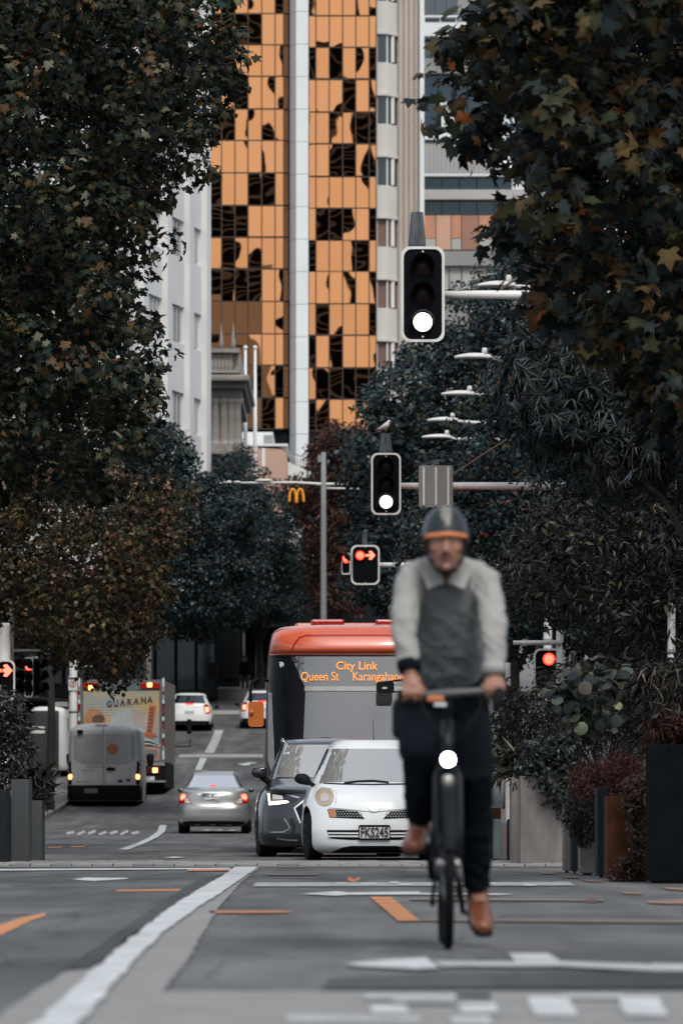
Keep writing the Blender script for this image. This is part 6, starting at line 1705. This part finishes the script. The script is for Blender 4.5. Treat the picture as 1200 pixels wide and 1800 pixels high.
def tree(name, label, D, poly, depth, clumps, per, crad, tpl, size, cols, w, mat, trunk, edge=60, singles=0, single_name='leaf', group=None, limbs=9, bark='bark', flat=.75, jit=.22, droop=.5):
    """trunk=(px at ground, trunk radius, fork pixel height); crown outline in px at depth D"""
    bx = (trunk[0]-CX)*D/F; g = G(D)+(.13 if abs(bx) > 8 else 0)
    R = thing(name, label, 'tree', (bx, D, g), group=group)
    org = np.array([bx, D, g])
    ctr = sample_crown(poly, D, depth, clumps, edge, crad*F/D)
    pos, nrm = clumped(ctr, per, crad, flat)
    pos -= org; n = len(pos)
    cl = palette(n, cols, w, jit)*np.repeat(np.clip(1+rng.normal(size=(clumps, 1))*.22, .5, 1.6), per, 0)
    sz = size*rng.uniform(.6, 1.25, n)
    Rm = frames(nrm, droop=droop)
    if singles:
        # the leaves that show largest, each one its own piece
        scr = (pos[:, 0]+bx)/(pos[:, 1]+D)*F+CX; sy = HY-(pos[:, 2]+g-CAMH)/(pos[:, 1]+D)*F
        vis = (scr > -10) & (scr < 1215) & (sy > -15) & (sy < 1800)
        order = np.argsort(pos[:, 1]-size*1.2*(sz/size) + (~vis)*1e3)[:singles]
        meshes = []
        for v in range(6):
            V, Fa = tpl; V2 = V.copy(); V2[:, 2] += rng.normal(size=len(V))*.03
            c = palette(1, cols, w)[0]
            o = np_mesh(single_name, V2, Fa, mat, None, np.repeat(c[None], len(V), 0)*vein(V)); m = o.data; bpy.data.objects.remove(o); meshes.append(m)
        for i in order:
            M4 = Matrix([[*Rm[i][0]*sz[i], pos[i][0]], [*Rm[i][1]*sz[i], pos[i][1]], [*Rm[i][2]*sz[i], pos[i][2]], [0, 0, 0, 1]])
            o = bpy.data.objects.new(single_name, meshes[int(rng.integers(6))]); COL.objects.link(o); o.parent = R; o.matrix_local = M4
        keep = np.ones(n, bool); keep[order] = False
        pos, Rm, sz, cl = pos[keep], Rm[keep], sz[keep], cl[keep]
    V, A, C = leaf_arrays(tpl, pos, Rm, sz, cl)
    o = np_mesh('crown', V, A, mat, R, C); o['kind'] = 'stuff'
    zf = CAMH+(HY-trunk[2])*D/F-g
    MB().tube([(0, 0, -.1), (0, 0, .3), (.05, .05, zf*.5), (0, .1, zf)], [trunk[1]*1.35, trunk[1]*1.05, trunk[1]*.9, trunk[1]*.75], 14).build('trunk', bark, R)
    sel = rng.choice(len(ctr), min(limbs, len(ctr)), replace=False)
    for s_ in sel:
        e_ = ctr[s_]-org; st = np.array([0, .1, zf*rng.uniform(.75, 1)]); mid = st*.5+e_*.5+np.array([0, 0, .12*np.linalg.norm(e_-st)])
        MB().tube([st, st*.7+mid*.3, mid, mid*.4+e_*.6, e_], [trunk[1]*.5, trunk[1]*.4, trunk[1]*.26, trunk[1]*.15, .012], 8).build('branch', bark, R)
    return R

leafmat('leaf_left', .22, .5, .18); leafmat('leaf_right', .3, .5, .15); leafmat('leaf_teal', .15, .45, .2); leafmat('leaf_shrub', .2, .4, .25)
M('bark', (.06, .048, .04), .9, noise=(6, .6, 5), bump=(14, .5, .02)); M('bark_dark', (.022, .02, .019), .9, noise=(6, .6, 5), bump=(14, .5, .02))
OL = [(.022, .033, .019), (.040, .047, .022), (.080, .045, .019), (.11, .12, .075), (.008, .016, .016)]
TE = [(.014, .036, .042), (.026, .056, .062), (.006, .015, .020), (.070, .058, .022), (.075, .115, .125)]
RD = [(.052, .054, .026), (.085, .060, .026), (.15, .080, .040), (.020, .030, .024), (.20, .15, .10)]

# left plane tree, close to the street
tree('plane_tree', 'big dark plane tree filling the upper left of the street', 76.,
     [(-420, -260), (390, -260), (440, -60), (432, 10), (444, 70), (436, 122), (402, 155), (384, 205), (380, 270), (352, 325), (302, 330), (318, 365), (285, 425), (250, 455), (236, 492), (262, 520), (280, 560), (290, 620), (298, 690), (285, 740), (292, 800), (240, 850), (120, 880), (-60, 860), (-420, 820)],
     4.4, 1250, 42, .34, tpl_plane(), .125, OL, [4, 3, .8, .8, 4], 'leaf_left', (-330, .28, 950), 70, 300, 'leaf', 'street trees left of the road', 14)
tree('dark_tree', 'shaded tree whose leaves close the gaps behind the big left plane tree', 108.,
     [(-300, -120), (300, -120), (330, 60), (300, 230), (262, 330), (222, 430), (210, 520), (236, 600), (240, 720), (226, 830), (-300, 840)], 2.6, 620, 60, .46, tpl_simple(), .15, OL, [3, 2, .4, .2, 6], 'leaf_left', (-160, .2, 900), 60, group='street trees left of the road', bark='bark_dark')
tree('maple_tree', 'rusty-tipped tree under the big plane tree on the left', 95.,
     [(-260, 800), (60, 790), (160, 800), (250, 830), (330, 850), (345, 880), (318, 915), (345, 945), (300, 985), (318, 1030), (345, 1052), (300, 1082), (288, 1130), (250, 1170), (236, 1205), (190, 1215), (130, 1175), (40, 1140), (-260, 1150)],
     3.6, 720, 60, .34, tpl_simple(), .095, RD, [3.4, 2.4, .7, 2.6, .7], 'leaf_left', (-150, .2, 1150), 60, 0, group='street trees left of the road')
tree('dark_tree', 'dark green tree between the rusty maple and the white office', 157.,
     [(180, 760), (300, 735), (355, 790), (362, 830), (440, 860), (480, 880), (470, 1000), (440, 1100), (330, 1120), (180, 1120)], 3.8, 720, 70, .40, tpl_simple(), .11, TE, [3, 3, 3, .8, .8], 'leaf_teal', (88, .12, 1120), 40, group='street trees left of the road', bark='bark_dark')
tree('dark_tree', 'dark green tree with teal sheen in the middle distance left of the mast', 249.,
     [(372, 800), (410, 800), (425, 778), (440, 795), (468, 815), (490, 850), (530, 862), (560, 880), (556, 960), (560, 1040), (535, 1090), (430, 1110), (350, 1090), (340, 900)], 4., 680, 70, .44, tpl_simple(), .13, TE, [3, 3, 2.5, 1, .7], 'leaf_teal', (455, .17, 1120), 30, group='street trees left of the road', bark='bark_dark')
tree('copper_tree', 'copper-leaved tree behind the tall lighting mast', 236.,
     [(545, 770), (575, 735), (600, 745), (640, 730), (660, 780), (640, 860), (620, 940), (640, 1080), (560, 1090), (535, 1000), (530, 900), (500, 880), (500, 845), (540, 830)], 4., 460, 60, .5, tpl_lance(.26), .2, [(.085, .035, .026), (.05, .03, .024), (.024, .026, .024), (.16, .055, .035)], [3, 3, 3, 1], 'leaf_teal', (600, .2, 1100), 25)
# right side, far to near
tree('liquidambar_tree', 'tall teal-green tree behind the street lamps right of the gold tower', 158.,
     [(590, 780), (640, 700), (665, 645), (720, 600), (770, 560), (800, 500), (860, 460), (900, 420), (960, 420), (1060, 480), (1080, 700), (1060, 1000), (900, 1120), (720, 1120), (640, 1080), (600, 1040), (612, 900)],
     4.5, 1150, 64, .46, tpl_simple(), .14, TE, [3, 3.2, 2.5, 1.0, .9], 'leaf_teal', (900, .24, 1150), 55, group='street trees right of the road', limbs=12)
tree('dark_tree', 'dark tree with sparse orange leaves behind the cyclist', 118.,
     [(690, 960), (720, 860), (790, 780), (860, 640), (930, 560), (1010, 520), (1240, 520), (1260, 1130), (1000, 1160), (880, 1170), (760, 1150), (690, 1080)],
     3.6, 900, 60, .40, tpl_simple(), .115, [*TE, (.30, .07, .03)], [3, 2.4, 4, 1, .6, .06], 'leaf_teal', (1090, .2, 1150), 50, group='street trees right of the road')
tree('finger_leaf_tree', 'tree with drooping finger-shaped grey-green leaves right of the street lamps', 64.,
     [(905, 590), (960, 560), (1050, 570), (1130, 600), (1260, 640), (1300, 900), (1160, 880), (1060, 900), (1010, 850), (940, 800), (890, 720), (880, 650)],
     2.0, 240, 22, .34, tpl_hand(3, 46, .075), .19, [(.075, .095, .10), (.040, .055, .060), (.018, .026, .03), (.10, .11, .085)], [3, 3, 2, .4], 'leaf_teal', (1260, .12, 900), 60, 120, 'leaf', 'street trees right of the road', 6, droop=1.2)
tree('shade_tree', 'deep shaded tree with thin pale leaves above the right planters', 72.,
     [(870, 1010), (905, 900), (930, 860), (1010, 850), (1280, 800), (1300, 1190), (1150, 1180), (1040, 1150), (980, 1120), (930, 1110), (880, 1080)],
     2.4, 420, 40, .30, tpl_lance(.17), .13, [(.014, .018, .019), (.024, .028, .026), (.06, .062, .04), (.12, .10, .06)], [5, 3, .8, .35], 'leaf_teal', (1230, .14, 1150), 60, group='street trees right of the road', bark='bark_dark')
tree('plane_tree', 'near plane tree with large autumn leaves filling the upper right', 45.,
     [(835, -10), (800, 40), (745, 78), (722, 97), (760, 125), (735, 175), (770, 205), (782, 258), (845, 272), (880, 300), (925, 320), (880, 352), (862, 400), (905, 440), (935, 500), (950, 545), (915, 600), (990, 640), (1090, 660), (1130, 730), (1250, 790), (1620, 800), (1650, -200), (860, -200)],
     2.1, 520, 26, .30, tpl_plane(), .148, [(.034, .038, .020), (.075, .052, .022), (.018, .030, .030), (.24, .085, .025), (.14, .085, .032), (.010, .014, .013)], [3, 2, 3, .25, .6, 3.8], 'leaf_right', (1500, .25, 700), 60, 300, 'leaf', 'street trees right of the road', 10)

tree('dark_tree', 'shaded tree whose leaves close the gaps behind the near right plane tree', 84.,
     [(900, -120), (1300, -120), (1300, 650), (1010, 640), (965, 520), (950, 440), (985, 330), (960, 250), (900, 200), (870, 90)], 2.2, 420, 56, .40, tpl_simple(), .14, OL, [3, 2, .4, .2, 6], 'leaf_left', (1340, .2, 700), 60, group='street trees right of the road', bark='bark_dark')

# ------------------------------------------------------------------ planters and their plants
def planter(label, D, x0, x1, y0, y1, depth, mat, soil=True, taper=0.):
    k = D/F; cx = (x0+x1)/2; w = (x1-x0)*k/2; zb = G(D); h = CAMH+(HY-y0)*k-zb
    R = thing('planter', label, 'planter', ((cx-CX)*k, D, zb), group='street planters')
    t = .04
    MB().box(-w, w, 0, t, .02, h, .008).build('front_panel', mat, R); MB().box(-w, w, depth-t, depth, .02, h, .008).build('back_panel', mat, R)
    MB().box(-w, -w+t, t+.002, depth-t-.002, .02, h-.003).build('side_panel', mat, R); MB().box(w-t, w, t+.002, depth-t-.002, .02, h-.003).build('side_panel', mat, R)
    MB().box(-w+t, w-t, t, depth-t, .0, h-.1).build('soil', 'soil', R)
    return R
M('soil', (.03, .024, .019), .95); M('planter_black', (.006, .008, .010), .85, noise=(4, .6, 4), spec=.03); M('corten', (.085, .030, .015), .85, spec=.15, noise=(5, .5, 6), bump=(40, .2, .004))
M('planter_grey', (.23, .203, .193), .75, spec=.2, noise=((4.5, 4.5, 1.2), .52, 8), bump=(30, .15, .004)); M('planter_dark', (.012, .016, .020), .6, noise=(3, .7, 4), spec=.12); M('planter_blue', (.15, .185, .20), .7, noise=(3, .7, 5)); M('planter_left', (.06, .066, .07), .75, spec=.2, noise=((3, 3, 1), .7, 5))
planter('tall black planter box at the right picture edge', 44.5, 1141, 1290, 1308, 1553, .6, 'planter_black')
planter('rust-brown steel planter beside the black one, leaves trailing over it', 46., 1067, 1139, 1400, 1549, .6, 'corten')
planter('narrow dark planter left of the rust-brown one', 48.5, 1049, 1068, 1385, 1543, .5, 'planter_dark')
planter('pale grey planter under the wiry red shrub', 50.5, 1019, 1048.5, 1410, 1537, .5, 'planter_grey')
planter('narrow dark planter between two pale grey ones', 52.0, 1004, 1018.5, 1410, 1534, .5, 'planter_dark')
planter('narrow pale planter right of the widest grey one', 52.6, 991, 1003.5, 1412, 1532, .5, 'planter_grey')
planter('widest grey concrete-look planter with streaks right of the cyclist', 60., 914, 990, 1364, 1519, .9, 'planter_grey')
R = planter('grey planter with a black scrawl on its corner', 62.5, 898, 913.5, 1366, 1516, .7, 'planter_grey')
MB().tube([(-.03, -.006, 0.80), (-.015, -.006, .88), (.0, -.006, .90), (.012, -.006, .82), (.03, -.006, .86)], .008, 6).build('scrawl', 'ink', R)
planter('narrow dark planter beside the scrawled one', 64., 893, 898, 1440, 1515, .4, 'planter_dark')
planter('slim blue-grey planter right of the cyclist boot', 66., 867, 880, 1440, 1512, .4, 'planter_blue')
planter('slim pale planter beside the blue-grey one', 65.2, 880.5, 892.5, 1445, 1513, .4, 'planter_grey')
planter('low rust-brown planter behind the slim pale ones', 67., 862, 880, 1420, 1508, .4, 'corten')
planter('dark planter at the left picture edge', 61., -60, 12, 1388, 1520, .8, 'planter_dark')
planter('tall weathered planter near the left picture edge', 62., 20, 51, 1370, 1517, .7, 'planter_left')
planter('short weathered planter at the road side on the left', 63.5, 53, 74, 1407, 1514, .7, 'planter_left')
planter('narrow weathered planter between the tall ones on the left', 62.8, 12.5, 20, 1400, 1515, .5, 'planter_left')

def shrub(name, label, D, poly, depth, clumps, per, crad, tpl, size, cols, w, mat='leaf_shrub', edge=30, stems=8, base=None, singles=0, droop=.4, flat=.9, jit=.3, group=None):
    c = np.mean(np.array(poly), 0); bx = (c[0]-CX)*D/F
    zb = CAMH+(HY-(base if base else max(p[1] for p in poly)))*D/F
    R = thing(name, label, 'plant', (bx, D, zb), group=group); org = np.array([bx, D, zb])
    ctr = sample_crown(poly, D, depth, clumps, edge, crad*F/D*.6); pos, nrm = clumped(ctr, per, crad, flat); pos -= org; n = len(pos)
    cl = palette(n, cols, w, jit); sz = size*rng.uniform(.55, 1.25, n); Rm = frames(nrm, droop=droop)
    if singles:
        order = np.argsort(pos[:, 1])[:singles]
        V, Fa = tpl
        for i in order:
            o = np_mesh('leaf', V*sz[i], Fa, mat, R, np.repeat(cl[i][None], len(V), 0)); M4 = Matrix([[*Rm[i][0], pos[i][0]], [*Rm[i][1], pos[i][1]], [*Rm[i][2], pos[i][2]], [0, 0, 0, 1]]); o.matrix_local = M4
        keep = np.ones(n, bool); keep[order] = False; pos, Rm, sz, cl = pos[keep], Rm[keep], sz[keep], cl[keep]
    V, A, C = leaf_arrays(tpl, pos, Rm, sz, cl); o = np_mesh('foliage', V, A, mat, R, C); o['kind'] = 'stuff'
    for s_ in rng.choice(len(ctr), min(stems, len(ctr)), replace=False):
        e_ = ctr[s_]-org; MB().tube([(e_[0]*.2, e_[1]*.3, 0), (e_[0]*.5, e_[1]*.5, e_[2]*.5), e_], [.014, .010, .004], 5).build('stem', 'bark_dark', R)
    return R
GR = [(.040, .048, .040), (.022, .028, .027), (.085, .085, .065), (.16, .15, .12)]
shrub('leafy_shrub', 'fine-leaved shrub with pale flecks just right of the cyclist hip', 68., [(868, 1240), (885, 1190), (915, 1215), (950, 1225), (965, 1290), (950, 1350), (890, 1360), (868, 1330)], .8, 110, 30, .12, tpl_lance(.25), .075, GR, [3, 4, 1.2, .8])
shrub('grass_plant', 'tuft of strap-like grass spilling over the scrawled planter', 62.8, [(878, 1330), (905, 1325), (935, 1335), (930, 1372), (880, 1374)], .3, 26, 12, .10, tpl_lance(.05), .26, [(.06, .07, .045), (.03, .035, .03), (.11, .10, .07)], [3, 3, 1], droop=-.6)
shrub('glossy_shrub', 'dark glossy shrub trailing over the widest grey planter', 60.2, [(915, 1320), (960, 1290), (1010, 1290), (1020, 1360), (1002, 1440), (968, 1428), (940, 1385), (912, 1362)], .45, 130, 34, .11, tpl_lance(.3), .07, [(.024, .034, .034), (.014, .019, .02), (.055, .07, .068), (.10, .115, .11)], [4, 4, 1.3, .5])
shrub('broad_leaf_shrub', 'shrub with large round pale-edged leaves above the planters', 61., [(965, 1195), (1000, 1170), (1060, 1150), (1090, 1180), (1085, 1260), (1060, 1310), (1000, 1290), (970, 1240)], .6, 46, 9, .16, tpl_round(), .135, [(.050, .056, .036), (.026, .034, .032), (.15, .135, .08), (.06, .075, .07)], [3, 4, .8, 2], singles=90, stems=10)
shrub('feathery_shrub', 'feathery dark shrub filling the gaps between the planter plants', 63., [(940, 1180), (1000, 1160), (1100, 1170), (1200, 1150), (1260, 1300), (1130, 1330), (1030, 1350), (960, 1310), (930, 1240)], .8, 170, 40, .15, tpl_lance(.09), .11, [(.022, .030, .030), (.036, .040, .034), (.012, .015, .016), (.06, .052, .040)], [4, 3, 4, .8], stems=14)
shrub('wiry_shrub', 'wiry red-brown shrub bulging over the pale grey planters', 50.3, [(1000, 1400), (1010, 1350), (1050, 1325), (1110, 1330), (1145, 1350), (1145, 1420), (1100, 1470), (1060, 1480), (1020, 1450)], .5, 190, 50, .11, tpl_lance(.10), .055, [(.15, .052, .036), (.075, .030, .024), (.03, .022, .018), (.24, .09, .06)], [4, 4, 2, 1], stems=20, jit=.4)
shrub('fringe_plant', 'thin green fringe hanging below the wiry red shrub', 50., [(985, 1400), (1060, 1400), (1064, 1470), (1040, 1490), (1005, 1470), (990, 1440)], .3, 60, 34, .10, tpl_lance(.2), .045, [(.026, .03, .026), (.05, .048, .035), (.014, .015, .014)], [4, 2, 3])
shrub('trailing_plant', 'rusty trailing plant hanging down the rust-brown planter', 45.8, [(1095, 1370), (1140, 1360), (1142, 1470), (1138, 1548), (1108, 1548), (1112, 1470), (1095, 1420)], .14, 110, 34, .06, tpl_round(), .026, [(.08, .036, .022), (.04, .024, .016), (.16, .09, .05), (.02, .02, .016)], [3, 3, .7, 3])
shrub('trailing_plant', 'leaves and litter gathered at the foot of the rust-brown planter', 45.7, [(1068, 1545), (1078, 1520), (1110, 1500), (1140, 1520), (1140, 1550), (1070, 1550)], .08, 50, 26, .05, tpl_round(), .024, [(.08, .036, .022), (.04, .024, .016), (.14, .07, .04), (.02, .02, .016)], [3, 3, .5, 3])
shrub('rusty_grass', 'rust-coloured grass standing in the black planter', 44.9, [(1135, 1310), (1142, 1275), (1170, 1262), (1230, 1265), (1240, 1312)], .25, 70, 30, .10, tpl_lance(.05), .10, [(.10, .038, .022), (.05, .024, .016), (.022, .016, .013)], [3, 3, 2])
shrub('reed_plant', 'pale drooping reed leaves above the black planter', 56., [(1120, 1165), (1160, 1150), (1230, 1150), (1235, 1270), (1150, 1270)], .4, 50, 16, .16, tpl_lance(.04), .22, [(.10, .095, .08), (.04, .04, .036), (.20, .185, .16)], [3, 4, .8], droop=2.2)
shrub('palm_frond', 'spiky dry palm fronds poking out beside the cyclist elbow', 74., [(905, 1050), (925, 1020), (960, 1010), (975, 1050), (940, 1070)], .3, 22, 12, .10, tpl_lance(.035), .28, [(.16, .10, .085), (.08, .055, .048), (.22, .16, .13)], [3, 3, 1])
shrub('grey_shrub', 'grey-green shrub in the planters at the left picture edge', 64., [(-60, 1240), (-20, 1215), (20, 1205), (45, 1240), (58, 1290), (52, 1350), (36, 1385), (-60, 1395)], .6, 150, 30, .13, tpl_lance(.22), .085, [(.040, .046, .044), (.022, .026, .027), (.09, .098, .095)], [3, 4, 1])
shrub('flax_plant', 'small flax with arching strap leaves in the short left planter', 63.8, [(50, 1372), (62, 1345), (82, 1350), (90, 1385), (76, 1412), (52, 1412)], .25, 20, 12, .09, tpl_lance(.05), .24, [(.06, .066, .06), (.03, .034, .032), (.12, .12, .105)], [3, 4, 1], droop=-.6)
